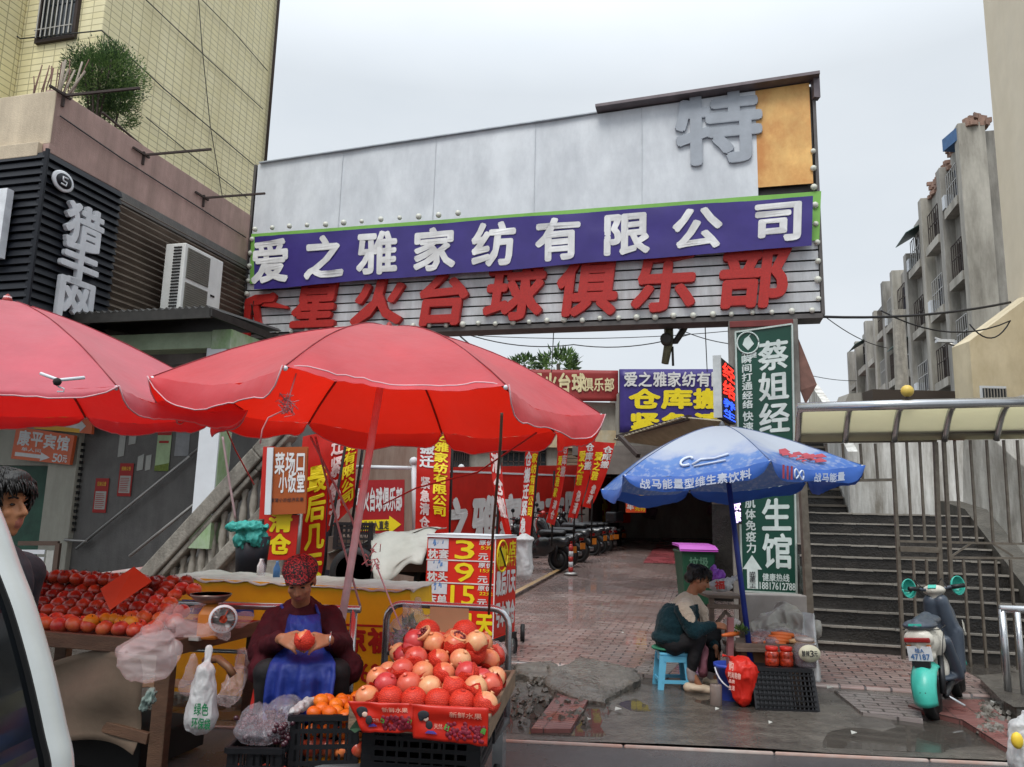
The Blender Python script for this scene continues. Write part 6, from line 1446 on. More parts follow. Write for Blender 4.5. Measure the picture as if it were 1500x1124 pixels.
def wheel(parent, c, r, axis, wid=.07, hubm=None, name='wheel'):
    fwd = axis.cross(Z).normalized(); g = MB()
    g.lathe(c-axis*wid/2, [(r*.72, .005), (r*.93, 0), (r, wid*.3), (r, wid*.7), (r*.93, wid), (r*.72, wid-.005), (r*.72, .005)], 24, (fwd, Z, axis)); wo = g.build(name, m_tyre, parent)
    g = MB(); g.lathe(c-axis*wid*.3, [(r*.7, 0), (r*.73, wid*.3), (r*.7, wid*.6)], 24, (fwd, Z, axis)); g.lathe(c-axis*wid*.35, [(.0001, -.005), (r*.16, 0), (r*.16, wid*.7), (.0001, wid*.72)], 12, (fwd, Z, axis))
    for k in range(5): a = k*2*math.pi/5; g.bar(c, c+(fwd*math.cos(a)+Z*math.sin(a))*r*.72, wid*.35, r*.14, axis)
    g.build('rim', hubm or m_ss, wo); return wo
wheel(tc_, at(519, 838, 8.4), .26, Y, .1); wheel(tc_, at(519, 838, 9.5), .26, Y, .1); wheel(tc_, at(640, 850, 8.9), .26, Y, .1)
g = MB(); g.tube([at(519, 838, 8.4), at(519, 838, 9.5)], .03); g.tube([at(519, 825, 8.9), at(640, 845, 8.9)], .04); g.build('chassis', m_dark, tc_)
cp = at(513, 805, 8.55); crate('black_crate', 'black crate sitting high on the cargo tricycle', V((cp.x, cp.y+.2, cp.z)), .42, .34, .28, .1, 5, 9)
# bucket with teal cloth
bk = thing('covered_bin', 'dark bin covered by a crumpled teal cloth left of the red panels', 'bin', at(368, 830, 8.8))
c_ = at(368, 826, 8.8); g = MB(); g.lathe(c_, [(.16, -.1), (.19, .3)], 18); g.build('bin', mat('navy_plastic', '15161f', .5), bk)
o = blob('teal_cloth', [elp(at(362, 772, 8.75), (.24, .2, .07)), elp(at(368, 790, 8.75), (.19, .2, .13))], mat('teal_cloth', '2f8f86', .6, var=.15, scale=6), .012, 2, bk, None, crinkle(.05, 11, 3))
# price box on a cart
m_pr = mat('price_red', 'cd2414', .5, var=.05, scale=3)
pbx = thing('price_box', 'red price box on a cart with yellow prices 3, 9 and 15', 'price sign', at(690, 930, 8.2))
A0, B0, C0 = at(626, 788, 8.3), at(726, 790, 8.15), at(757, 787, 8.75)
A0b, B0b, C0b = at(630, 945, 8.3), at(728, 960, 8.15), at(757, 943, 8.75)
for k in (A0b, B0b, C0b): k.z = .28
A0.z = B0.z = C0.z = B0.z
A0b = V((A0.x, A0.y, .28)); B0b = V((B0.x, B0.y, .28)); C0b = V((C0.x, C0.y, .28))
bk_ = C0-B0
g = MB(); g.prism([A0b, B0b, C0b, A0b+bk_], Z*(B0.z-.28)); g.build('box', m_pr, pbx, bev=.005)
f_ = quadfn(A0b, B0b, B0, A0); s_ = quadfn(B0b, C0b, C0, B0)
n1 = (B0-A0).cross(Z).normalized(); n2_ = (C0-B0).cross(Z).normalized()
g = MB(); g.prism([A0+Z*.003-n1*-.02, B0+Z*.003+n1*.02, C0+Z*.003, A0+bk_+Z*.003], Z*.03); g.build('lid', m_gw, pbx, bev=.004)
pv = lambda py: 1-(py-788)/160.0
rws = ((788, 825, '3', '枕套', '5元'), (825, 862, '9', '枕头', '15元'), (862, 899, '15', '床单', '22元'))
gw_, gy_, gp_, gb2 = MB(), MB(), MB(), MB()
for y0, y1, num, nm, old in rws:
    v0_, v1_ = pv(y1), pv(y0); dv = v1_-v0_
    gp_.prism([f_(.02, v0_+dv*.5)+n1*.003, f_(.32, v0_+dv*.5)+n1*.003, f_(.32, v0_+dv*.95)+n1*.003, f_(.02, v0_+dv*.95)+n1*.003], n1*.003)
    put(gy_, num, cell(f_, .42 if len(num) == 1 else .38, v0_+dv*.08, .7 if len(num) == 1 else .72, v0_+dv*.9), n1, .018, 0, .005, 1)
    words(gw_, nm, f_, n1, .02, v0_+dv*.06, .33, v0_+dv*.46, bold=.04); words(gw_, '原价', f_, n1, .76, v0_+dv*.72, .98, v0_+dv*.94, bold=.03); put(gw_, '元', cell(f_, .76, v0_+dv*.06, .9, v0_+dv*.36), n1, .03); put(gy_, old, cell(f_, .8, v0_+dv*.52, .97, v0_+dv*.68), n1, .01)
    gw_.bar(f_(0, v0_)+n1*.004, f_(1, v0_)+n1*.004, .006, .012)
for k in range(3):
    v0_ = pv(rws[k][1]); dv = pv(rws[k][0])-v0_
    for i in range(5): c_ = f_(rr(.08, .26), v0_+dv*rr(.62, .85))+n1*.007; gb2.prism([c_, c_+X*.07+Z*.01, c_+X*.06+Z*.05, c_+X*.01+Z*.04], n1*.001*(i+1))
words(gy_, '几天', f_, n1, .5, .03, 1.0, .24, bold=.05)
gw_.bar(B0b+n1*.006, B0+n1*.006, .012)
words(gy_, '店', s_, n2_, .6, .82, .95, .97, bold=.04); words(gy_, '不干了', s_, n2_, .55, .7, .98, .81, bold=.03)
ce = s_(.3, .82); dxs = (C0-B0).normalized()
gy_.tube([ce+dxs*(.15*math.cos(i*.3))+Z*(.16*math.sin(i*.3))+n2_*.005 for i in range(22)], .012, 6); put(gy_, '撤', cell(s_, .12, .72, .48, .92), n2_, .04); 
words(gw_, '最后几天', s_, n2_, .05, .42, .95, .66, bold=.05); words(gw_, '亏本清仓', s_, n2_, .05, .1, .95, .34, bold=.05)
gy_.build('yellow_text', m_yel, pbx); gw_.build('white_text', m_white, pbx); gp_.build('picture_card', mat('card_print', 'c7ccd2', .5, var=.1, scale=20), pbx); gb2.build('bedding_print', mat('bedding_blue', '5a7fb0', .5, var=.5, scale=14), pbx)
g = MB(); g.bar(ce-dxs*.1+Z*.1+n2_*.014, ce+dxs*.1-Z*.12+n2_*.014, .012); g.build('slash', m_ink, pbx)
g = MB(); g.bar(A0b+Z*-.03, B0b-Z*.03, .05); g.bar(B0b-Z*.03, C0b-Z*.03, .05); g.build('cart_frame', m_dark, pbx)
for p in (A0b, B0b, C0b, A0b+bk_): wheel(pbx, V((p.x, p.y, .13))+bk_.normalized()*.08*(1 if p in (A0b, B0b) else -1), .13, dxs.cross(Z), .05)
# cloth covered cart behind it
c_ = at(770, 800, 9.6); wc = thing('covered_cart', 'small cart under white plastic behind the price box', 'cart', c_)
o = blob('plastic_cover', [cap(at(768, 795, 9.6), at(769, 838, 9.6), .11, .1), elp(at(766, 790, 9.6), (.15, .15, .04))], m_plasw, .012, 2, wc, None, crinkle(.02, 9, 4))
wheel(wc, V((at(767, 850, 9.6).x, 9.6, .12)), .12, X, .05)
# ================================================================ people
m_skin = mat('skin', 'a8714f', .5, var=.12, scale=14, spec=.35); m_skin2 = mat('skin_dark', '9c6a4e', .5, var=.12, scale=14, spec=.35); m_lip = mat('lip', '96594a', .5)
m_hair = mat('black_hair', '14110f', .45, var=.4, scale=30, bump=.5, bscale=90, stretch=(1, 1, .3))
m_eye = mat('eye_dark', '140f0d', .25)
def head(c, f, u, s=1.0):
    f = V(f).normalized(); u = V(u); u = (u-f*u.dot(f)).normalized(); r = f.cross(u); ax = (r, f, u); q = lambda a, b, d: V(c)+r*(a*s)+f*(b*s)+u*(d*s)
    P = [elp(q(0, -.012, .032), (.076*s, .096*s, .088*s), 0, ax), elp(q(0, .02, -.035), (.062*s, .074*s, .075*s), 0, ax), elp(q(0, .052, -.085), (.03*s, .026*s, .022*s), 0, ax),
         cap(q(0, .086, .02), q(0, .106, -.02), .008*s, .013*s), elp(q(.012, .094, -.025), (.009*s, .01*s, .007*s), 0, ax), elp(q(-.012, .094, -.025), (.009*s, .01*s, .007*s), 0, ax),
         elp(q(0, .074, .034), (.05*s, .018*s, .012*s), 0, ax), elp(q(.034, .062, -.02), (.024*s, .022*s, .022*s), 0, ax), elp(q(-.034, .062, -.02), (.024*s, .022*s, .022*s), 0, ax),
         elp(q(0, .084, -.053), (.022*s, .011*s, .0065*s), 0, ax), elp(q(0, .082, -.064), (.02*s, .011*s, .007*s), 0, ax),
         elp(q(.077, -.008, -.005), (.01*s, .02*s, .032*s), 0, ax), elp(q(-.077, -.008, -.005), (.01*s, .02*s, .032*s), 0, ax)]
    return P, q, ax
def eyes(parent, q, ax, s=1.0):
    for sd in (-1, 1):
        g = MB(); g.ell(q(.031*sd, .08, .011), (.012*s, .006*s, .005*s), 10, ax); g.build('eye', m_eye, parent)
        g = MB(); g.tube([q(.018*sd, .091, .033), q(.034*sd, .088, .038), q(.05*sd, .076, .033)], .0035*s, 5); g.build('eyebrow', m_hair, parent)
def hand(w_, d, n, side, curl=.6, s=1.0):
    """w_ wrist, d direction of the fingers, n back-of-hand normal, side=+1/-1 puts the thumb on d x n or the other side"""
    d = V(d).normalized(); n = V(n); n = (n-d*n.dot(d)).normalized(); x = d.cross(n)*side
    P = []
    for k, (o, L) in enumerate(((.03, .072), (.01, .08), (-.011, .074), (-.031, .058))):
        b = V(w_)+d*.085*s+x*o*s; P.append(cap(V(w_)+d*.012*s+x*o*.55*s, b, .016*s, .0125*s))
        a, p = curl*.5, b
        for j, fr_ in enumerate((.45, .32, .26)):
            a2 = a; e2 = p+(d*math.cos(a2)-n*math.sin(a2))*(L*fr_*s)+x*(o*.06)*s; P.append(cap(p, e2, (.0102-.0012*j)*s, (.0092-.0012*j)*s)); p = e2; a += curl*.75
    t0 = V(w_)+d*.03*s+x*.026*s; t1 = t0+(d*.6+x*.75-n*.25)*.042*s; t2 = t1+(d*.9+x*.2-n*.45*curl)*.034*s
    P += [cap(t0, t1, .016*s, .0115*s), cap(t1, t2, .0112*s, .0085*s)]
    return P
def strands(parent, q, n, seed, L=.06, face=.25, fall=1.0, rad=(.093, .108, .098), cz=.035, grav=1.0):
    rnd = random.Random(seed); g = MB()
    for i in range(n):
        d = V((rnd.gauss(0, 1), rnd.gauss(0, 1), rnd.gauss(0, 1))).normalized()
        if d.z < -.35 or (d.y > face and d.z < .3) : continue
        s_ = V((d.x*rad[0], d.y*rad[1], d.z*rad[2]+cz)); dn = V((0, .25*(1 if d.y > 0 else -.5), -1)); t = (dn-d*dn.dot(d)); t = t.normalized() if t.length > .1 else V((0, 1, 0))
        t = (t+V((rnd.uniform(-.25, .25), rnd.uniform(-.25, .25), rnd.uniform(-.1, .15)))).normalized(); l = L*rnd.uniform(.6, 1.2)
        P_ = [s_-t*l*.3, s_+d*.008+t*l*.25, s_+d*.006+t*l*.7, s_+t*l-d*.002]
        g.tube([q(*p_) for p_ in P_], [.003, .004, .003, .0008], 4)
    g.build('hair_strands', m_hair, parent)
# ---- seated woman peeling fruit
pA = thing('person', 'seated woman in plaid red cap, maroon jacket and blue apron peeling fruit', 'person', V((at(440, 1000, 4.7).x, 4.7, 0)))
hc = at(440, 851, 4.46); HP, hq, hax = head(hc, (.06, -.86, -.5), (0, -.3, 1), 1.0)
nb = at(440, 897, 4.6); sL, sR = at(403, 910, 4.64), at(480, 907, 4.64); eL, eR = at(381, 955, 4.52), at(499, 948, 4.52); wL, wR = at(413, 935, 4.24), at(481, 937, 4.26)
pel = at(440, 990, 4.8); hL_, hR_ = pel-X*.1, pel+X*.1; kL, kR = at(392, 985, 4.32), at(492, 985, 4.36); fL, fR = V((kL.x, 4.38, .09)), V((kR.x+.03, 4.42, .09))
fruit_c = at(446, 938, 4.17)
body = HP + [cap(hc-Z*.05+Y*.03, nb, .05, .055), cap(nb-Z*.13, pel+Z*.1, .1, .12), cap(sL-Z*.02, eL, .05, .042), cap(sR-Z*.02, eR, .05, .042), cap(eL, wL, .042, .027), cap(eR, wR, .042, .027), cap(nb-Z*.05, sL-Z*.02, .05, .045), cap(nb-Z*.05, sR-Z*.02, .05, .045),
     cap(hL_, kL, .075, .055), cap(hR_, kR, .075, .055), cap(kL, fL, .05, .04), cap(kR, fR, .05, .04), cap(fL, fL+V((0, -.16, -.045)), .04, .03), cap(fR, fR+V((.02, -.16, -.045)), .04, .03)]
body += hand(wL, fruit_c-wL+V((0, -.03, -.02)), (-.2, -.75, .6), -1, .75) + hand(wR, fruit_c-wR+V((0, -.03, -.02)), (.2, -.75, .6), 1, .75)
blob('body', body, [m_skin2, m_lip], .0055, 2, pA, lambda c, n: 1 if (c-hq(0, .09, -.058)).length < .02 else 0); eyes(pA, hq, hax)
m_maroon = mat('maroon_jacket', '420f19', .8, var=.35, scale=5, bump=.45, bscale=14, spec=.25, stain='2a1016', ssc=(5, 5, 2), samt=.5)
jk = [cap(nb-Z*.06+Y*.02, pel+Z*.08, .155, .19), elp(nb-Z*.1, (.2, .12, .1)), cap(nb-Z*.05, sL, .09, .085), cap(nb-Z*.05, sR, .09, .085), cap(sL, eL, .083, .075), cap(sR, eR, .083, .075), cap(eL, eL.lerp(wL, .82), .075, .048), cap(eR, eR.lerp(wR, .82), .075, .048),
      cap(pel+V((-.1, 0, .02)), kL+V((-.04, .1, .0)), .13, .1), cap(pel+V((.1, 0, .02)), kR+V((.03, .12, .0)), .13, .1), elp(nb+Y*.06-Z*.02, (.13, .075, .065)), cap(nb+V((-.09, -.02, .01)), nb+V((-.03, -.1, -.09)), .035, .04), cap(nb+V((.09, -.02, .01)), nb+V((.03, -.1, -.09)), .035, .04)]
blob('jacket', jk, m_maroon, .011, 3, pA, None, lambda p, n: n*(.01*NZ.noise(p*9)-.016*max(0, .3-abs(NZ.noise(V((p.x*9, p.y*9, p.z*15))+V((2, 0, 0))))*2)+.005*NZ.noise(p*30)))
m_trou = mat('black_trousers', '131316', .75, var=.3, bump=.3, bscale=20)
blob('trousers', [cap(hL_, kL, .095, .078), cap(hR_, kR, .095, .078), cap(kL, fL+Z*.05, .072, .06), cap(kR, fR+Z*.05, .072, .06)], m_trou, .012, 3, pA, None, wob(.008, 12))
for f_2 in (fL, fR): blob('shoe', [cap(f_2-Z*.03+Y*.03, f_2+V((0, -.18, -.05)), .045, .038)], m_tyre, .01, 2, pA)
m_apron = mat('blue_apron', '172e80', .6, var=.2, scale=4, bump=.5, bscale=14, stain='12246a', ssc=(3, 3, 1), samt=.5)
cu_ = [(410, 466, 902, 4.43), (412, 466, 914, 4.385), (410, 468, 935, 4.36), (402, 478, 958, 4.3), (390, 489, 975, 4.2), (385, 489, 995, 4.17), (382, 486, 1025, 4.16), (380, 482, 1062, 4.17)]
def apr(u, v):
    k = min(len(cu_)-2, int(v*(len(cu_)-1))); t = v*(len(cu_)-1)-k; a, b = cu_[k], cu_[k+1]; L = lambda i: a[i]+(b[i]-a[i])*t
    xl, xr = L(0), L(1)
    if v < .3: w_ = (v/.3); xl, xr = 416+(xl-416)*w_, 463+(xr-463)*w_
    p = at(xl+(xr-xl)*u, L(2), L(3)); ed = (2*u-1)**2
    fold = (.05*max(0, v-.4)*math.sin(u*17+3*NZ.noise(V((u*3, v*2, 1))))+.02*max(0, v-.4)*math.sin(u*41+2)) if v > .4 else 0
    mid = .05*max(0, v-.5)*(1-ed)*1.6
    return p + Y*(ed*.09*(1-.6*v)+fold+mid+.012*NZ.noise(V((u*7, v*9, 3)))+.006*NZ.noise(V((u*20, v*16, 5))))
g = MB(); g.sheet(apr, 36, 44); g.build('apron', m_apron, pA, solid=.004)
g = MB(); g.tube([apr(.02, .02), nb+V((-.1, -.05, .04)), nb+V((-.05, .07, .05))], .009, 6); g.tube([apr(.98, .02), nb+V((.1, -.05, .04)), nb+V((.05, .07, .05))], .009, 6); g.build('apron_strap', m_apron, pA)
m_plaid = mat('plaid_cap', 'a8242a', .7, var=.25, scale=16, brick=(.04, .028, '7d181e', '1a0c10', .007, .35), bump=.3, bscale=40)
u_ = hax[2]; f_3 = hax[1]
blob('cap', [elp(hq(0, -.015, .068), (.1, .112, .075), 0, hax), elp(hq(0, -.02, .05), (.093, .106, .05), 0, hax), elp(hq(0, .085, .06), (.066, .045, .01), 0, hax)], m_plaid, .009, 2, pA, None, wob(.006, 18))
g = MB(); blob('hair', [elp(hq(0, -.03, .0), (.084, .085, .06), 0, hax)], m_hair, .01, 2, pA)
g = MB(); g.tube([wR+V((.005, .03, .035)), wR+V((.012, -.005, .03)), wR+V((.014, -.03, .0)), wR+V((.012, -.015, -.03))], .005, 6); g.build('bracelet', m_ss, pA)
hf_ = pom_mesh(.05, .62).build('pomegranate', [PM[1], m_net]); hf_.location = fruit_c; hf_.rotation_euler = (-.3, .4, 1); tag(hf_, 'fruit half wrapped in red net held in the seated woman\'s hands', 'pomegranate')
stA = thing('low_stool', 'low wooden stool under the woman in the blue apron', 'stool', V((pel.x, pel.y, 0)))
g = MB(); g.box((pel.x, pel.y, pel.z-.15), (.36, .26, .03)); g.build('seat', m_wd, stA)
for sx in (-.14, .14):
    for sy in (-.1, .1): g = MB(); g.bar((pel.x+sx, pel.y+sy, 0), (pel.x+sx*.9, pel.y+sy*.9, pel.z-.165), .035); g.build('leg', m_wd, stA)
# ---- woman at the snack stall (profile)
YB = 7.38
pB = thing('person', 'woman in dark teal jacket with cream collar sitting on the blue stool', 'person', V((at(985, 1000, YB).x, YB, 0)))
hc = at(1023, 849, YB); HP, hq, hax = head(hc, (.9, -.12, -.42), (.35, 0, 1), 1.02)
nb = at(1008, 881, YB+.02); s1_, s2_ = at(1001, 894, YB-.17), at(1010, 893, YB+.2); e1, e2_ = at(1017, 925, YB-.24), at(1035, 928, YB+.25); w1, w2 = at(1047, 916, YB-.2), at(1048, 948, YB+.05)
pel = at(984, 940, YB); hn, hf2 = pel+Y*-.1, pel+Y*.1; k1, k2 = at(1022, 934, YB-.16), at(1049, 932, YB+.16); a1, a2 = at(1012, 985, YB-.14), at(1040, 990, YB+.12)
hd1, hd2 = V((.95, -.1, -.1)), V((.3, -.25, -.95))
body = HP + [cap(hc-Z*.06-X*.03, nb, .05, .056), cap(nb-Z*.16, pel+Z*.1, .1, .12), cap(nb-Z*.05, s1_, .045, .045), cap(nb-Z*.05, s2_, .045, .045), cap(s1_, e1, .05, .042), cap(s2_, e2_, .05, .042), cap(e1, w1, .042, .027), cap(e2_, w2, .042, .027),
     cap(hn, k1, .08, .055), cap(hf2, k2, .08, .055), cap(k1, a1, .052, .036), cap(k2, a2, .052, .036), cap(a1, V((a1.x+.09, a1.y-.03, .045)), .034, .024), cap(a2, V((a2.x+.09, a2.y-.03, .045)), .034, .024)]
body += hand(w1, hd1, (.1, -.5, .85), -1, 1.25) + hand(w2, hd2, (.9, -.3, .2), 1, .5)
blob('body', body, [m_skin2, m_lip], .006, 2, pB, lambda c, n: 1 if (c-hq(0, .09, -.058)).length < .02 else 0); eyes(pB, hq, hax)
m_teal = mat('dark_teal_fleece', '0f2d34', .85, var=.2, scale=9, bump=.5, bscale=60, sheen=.1, spec=.2); m_crm = mat('cream_fleece', 'b5a592', .85, var=.1, scale=9, bump=.5, bscale=60, sheen=.3)
ch = at(1000, 905, YB)
jk = [cap(nb-Z*.04-X*.01, pel+V((.01, 0, .05)), .13, .175), elp(at(985, 915, YB), (.15, .2, .2)), cap(nb-Z*.03, s1_, .085, .085), cap(nb-Z*.03, s2_, .085, .085), cap(s1_, e1, .085, .075), cap(s2_, e2_, .082, .07), cap(e1, e1.lerp(w1, .86), .072, .048), cap(e2_, e2_.lerp(w2, .86), .068, .046),
      elp(nb+V((-.005, 0, .02)), (.095, .1, .07)), cap(nb+V((.06, -.03, .02)), at(1030, 895, YB-.03), .045, .05), cap(at(1030, 893, YB-.03), at(1034, 915, YB-.05), .045, .03), elp(pel+Z*.04, (.19, .21, .09))]
col_c = at(1033, 902, YB)
def pkB(c, n):
    w_ = (c-CAM); 
    d_ = w_.dot(FW); px = CX+F*w_.dot(RT)/d_; py = CY-F*w_.dot(UP)/d_
    if c.z > nb.z-.015 : return 1
    if px > 1022+ (py-880)*.12 and py < 922 and c.y > YB-.16 and c.x > nb.x+.05: return 1
    q1 = (c-at(1006, 897, YB-.24)); 
    return 1 if ((q1.x*.8+q1.z*.6)/.05)**2+((q1.z*.8-q1.x*.6)/.095)**2 < 1 and c.y < YB-.1 else 0
blob('jacket', jk, [m_teal, m_crm], .01, 3, pB, pkB, lambda p, n: n*(.009*NZ.noise(p*10)-.014*max(0, .3-abs(NZ.noise(V((p.x*11, p.y*9, p.z*13))))*2)+.004*NZ.noise(p*30)))
blob('trousers', [cap(hn, k1, .108, .08), cap(hf2, k2, .108, .08), cap(k1, a1.lerp(k1, .16), .076, .05), cap(k2, a2.lerp(k2, .16), .076, .05), elp(pel, (.15, .19, .1))], m_trou, .011, 3, pB, None, wob(.008, 12))
m_sock = mat('grey_sock', '9a8f8c', .8); m_shoe = mat('cream_shoe', 'c5b49b', .55, var=.1)
for a_ in (a1, a2):
    blob('sock', [cap(a_+Z*.02, a_-Z*.05+X*.01, .041, .043)], m_sock, .009, 1, pB)
    g0 = .05; blob('shoe', [cap(V((a_.x-.025, a_.y, g0)), V((a_.x+.17, a_.y-.06, g0-.012)), .046, .032), elp(V((a_.x+.08, a_.y-.03, g0)), (.11, .05, .035))], m_shoe, .008, 2, pB)
hr = [elp(hq(0, -.03, .045), (.086, .1, .086), 0, hax), elp(hq(0, -.075, -.01), (.075, .05, .065), 0, hax), elp(hq(.0, .045, .098), (.07, .05, .03), 0, hax), elp(hq(0, -.1, .06), (.05, .04, .05), 0, hax)]
blob('hair', hr, m_hair, .008, 2, pB, None, wob(.012, 22))
strands(pB, hq, 900, 4, .045, .35, rad=(.086, .098, .086), cz=.042)
g = MB(); g.sheet(lambda u, v: at(1026+9*u-2*v, 925+66*v, YB-.02)+Y*(.03*math.sin(u*6+v*4)), 8, 14); g.build('apron', mat('pink_apron', '7d4a52', .7, var=.15), pB, solid=.006)
# ---- young man at the far left
YC = 2.75
hc = at(-2, 744, YC); pC = thing('person', 'young man with thick black hair in profile at the left edge', 'person', V((hc.x, YC, 0)))
HP, hq, hax = head(hc, (.98, -.12, .03), (.0, 0, 1), .95)
nb = hc-Z*.2-X*.02
sh1, sh2 = nb+V((0, -.2, -.04)), nb+V((0, .2, -.04)); ee1, ee2 = sh1+V((-.03, -.05, -.3)), sh2+V((-.03, .05, -.3)); ww1, ww2 = ee1+V((.06, 0, -.26)), ee2+V((.06, 0, -.26)); pv_ = nb-Z*.52
fx = V((hc.x, YC, 0))
body = HP+[cap(hc-Z*.07-X*.015, nb, .052, .06), cap(nb-Z*.15, pv_, .1, .12), cap(nb-Z*.05, sh1-Z*.03, .045, .045), cap(nb-Z*.05, sh2-Z*.03, .045, .045), cap(sh1, ee1, .05, .042), cap(sh2, ee2, .05, .042), cap(ee1, ww1, .04, .028), cap(ee2, ww2, .04, .028),
   cap(pv_-Y*.09, fx+V((0, -.1, .48)), .085, .055), cap(pv_+Y*.09, fx+V((0, .1, .48)), .085, .055), cap(fx+V((0, -.1, .48)), fx+V((-.02, -.1, .09)), .052, .04), cap(fx+V((0, .1, .48)), fx+V((-.02, .1, .09)), .052, .04), cap(fx+V((-.02, -.1, .07)), fx+V((.14, -.1, .04)), .04, .03), cap(fx+V((-.02, .1, .07)), fx+V((.14, .1, .04)), .04, .03)]
body += hand(ww1, (.1, 0, -1), (0, -1, 0), 1, .5)+hand(ww2, (.1, 0, -1), (0, 1, 0), -1, .5)
blob('body', body, [m_skin, m_lip], .006, 2, pC, lambda c, n: 1 if (c-hq(0, .09, -.058)).length < .019 else 0); eyes(pC, hq, hax)
m_navy = mat('navy_jacket', '191c24', .7, var=.2, bump=.3, bscale=18)
blob('jacket', [cap(nb-Z*.05, pv_, .15, .16), cap(nb-Z*.04, sh1, .08, .085), cap(nb-Z*.04, sh2, .08, .085), cap(sh1, ee1, .08, .07), cap(sh2, ee2, .08, .07), cap(ee1, ww1.lerp(ee1, .1), .068, .05), cap(ee2, ww2.lerp(ee2, .1), .068, .05), elp(nb-Z*.02, (.1, .11, .06)), elp(nb+Z*.035, (.072, .078, .04))], m_navy, .012, 3, pC, None, wob(.01, 9))
blob('trousers', [cap(pv_-Y*.09, fx+V((0, -.1, .48)), .1, .08), cap(pv_+Y*.09, fx+V((0, .1, .48)), .1, .08), cap(fx+V((0, -.1, .48)), fx+V((-.02, -.1, .12)), .078, .06), cap(fx+V((0, .1, .48)), fx+V((-.02, .1, .12)), .078, .06)], m_trou, .013, 3, pC)
for sy in (-.1, .1): blob('shoe', [cap(fx+V((-.03, sy, .06)), fx+V((.16, sy, .045)), .05, .042)], m_gw, .01, 2, pC)
blob('hair', [elp(hq(0, -.03, .05), (.086, .1, .084), 0, hax), elp(hq(0, .04, .095), (.075, .065, .045), 0, hax), elp(hq(0, -.085, .0), (.075, .045, .075), 0, hax), elp(hq(.062, -.02, .02), (.028, .05, .05), 0, hax), elp(hq(-.062, -.02, .02), (.028, .05, .05), 0, hax)], m_hair, .006, 1, pC, None, lambda p, n: n*(.006*NZ.noise(p*30)))
strands(pC, hq, 1500, 9, .05, .6, rad=(.092, .108, .092), cz=.05)
# ================================================================ white van tail at the near left
m_white_paint = mat('white_car_paint', 'c2c6c4', .25, var=.04, scale=3, coat=.5, spec=.5, stain='9a9c98', ssc=(5, 5, 5), samt=.25); m_tint = mat('tinted_glass', '0d1013', .08, var=.3, scale=1.5, spec=.6)
YV = 1.5
vout = [at(x, y, YV) for x, y in ((-70, 640), (-40, 672), (0, 719), (24, 771), (43, 826), (67, 889), (91, 972), (111, 1059), (122, 1119))]
low = vout[-1]; prof = vout+[V((low.x+.015, YV, .92)), V((low.x+.05, YV, .8)), V((low.x+.09, YV, .62)), V((low.x+.09, YV, .42)), V((low.x+.02, YV, .3))]
van = thing('parked_van', 'white van with dark tinted rear window at the left edge', 'van', V((low.x-1.5, .7, 0)))
def vx(p, dx, y): return V((p.x+dx, y, p.z))
g = MB(); Y0, Y1 = -.12, YV
# rear corner pillars and lower tailgate
def strip_(ya, yb, pts, dx=0.0, th=.05):
    for i in range(len(pts)-1):
        a, b = pts[i], pts[i+1]; g.add([vx(a, dx, ya), vx(a, dx, yb), vx(b, dx, yb), vx(b, dx, ya), vx(a, dx-th, ya), vx(a, dx-th, yb), vx(b, dx-th, yb), vx(b, dx-th, ya)], [(0, 1, 2, 3), (7, 6, 5, 4), (0, 4, 5, 1), (3, 2, 6, 7), (1, 5, 6, 2), (0, 3, 7, 4)], False)
def curve_strip(ya, yb, pts, rin):
    # rounded pillar: cross-section bulges outwards
    n = 8; vs_ = []
    for p in pts:
        for j in range(n+1):
            t = j/n; yy = ya+(yb-ya)*t; vs_.append(V((p.x-rin*(2*abs(t-.45))**2.2*.5, yy, p.z)))
    g.add(vs_, [(i*(n+1)+j, i*(n+1)+j+1, (i+1)*(n+1)+j+1, (i+1)*(n+1)+j) for i in range(len(pts)-1) for j in range(n)], True)
def dense(pts, k=4):
    o = []
    for i in range(len(pts)-1):
        p0 = pts[max(0, i-1)]; p1, p2 = pts[i], pts[i+1]; p3 = pts[min(len(pts)-1, i+2)]
        for j in range(k):
            t = j/k; o.append(.5*((2*p1)+(p2-p0)*t+(2*p0-5*p1+4*p2-p3)*t*t+(3*p1-p0-3*p2+p3)*t**3))
    o.append(pts[-1]); return o
pd_ = dense(prof)
curve_strip(Y1-.075, Y1, pd_, .03); curve_strip(Y0, Y0+.075, pd_, .03)
strip_(Y0+.07, Y1-.07, prof[9:], -.004)
g.prism([vx(p, -.03, Y1-.005) for p in pd_]+[V((low.x-3.6, Y1-.005, .3)), V((low.x-3.6, Y1-.005, .95)), V((low.x-2.6, Y1-.005, 1.05)), V((low.x-2.0, Y1-.005, 1.75)), V((vout[0].x-.3, Y1-.005, 1.78))], -Y*.03)
g.prism([vx(p, -.03, Y0+.035) for p in pd_]+[V((low.x-3.6, Y0+.035, .3)), V((low.x-3.6, Y0+.035, .95)), V((low.x-2.6, Y0+.035, 1.05)), V((low.x-2.0, Y0+.035, 1.75)), V((vout[0].x-.3, Y0+.035, 1.78))], -Y*.03)
g.prism([V((vout[0].x+.0, Y0, vout[0].z)), V((vout[0].x-.3, Y0, 1.78)), V((low.x-2.0, Y0, 1.76)), V((low.x-2.0, Y0, 1.72)), V((vout[0].x-.05, Y0, vout[0].z-.06))], Y*(Y1-Y0))
g.prism([V((low.x-2.6, Y0, 1.05)), V((low.x-3.6, Y0, .95)), V((low.x-3.6, Y0, .3)), V((low.x-2.6, Y0, .3))], Y*(Y1-Y0))
g.build('body', m_white_paint, van)
g = MB(); strip_(Y0+.068, Y1-.068, pd_[:37], -.022, .01); g.build('rear_window', m_tint, van)
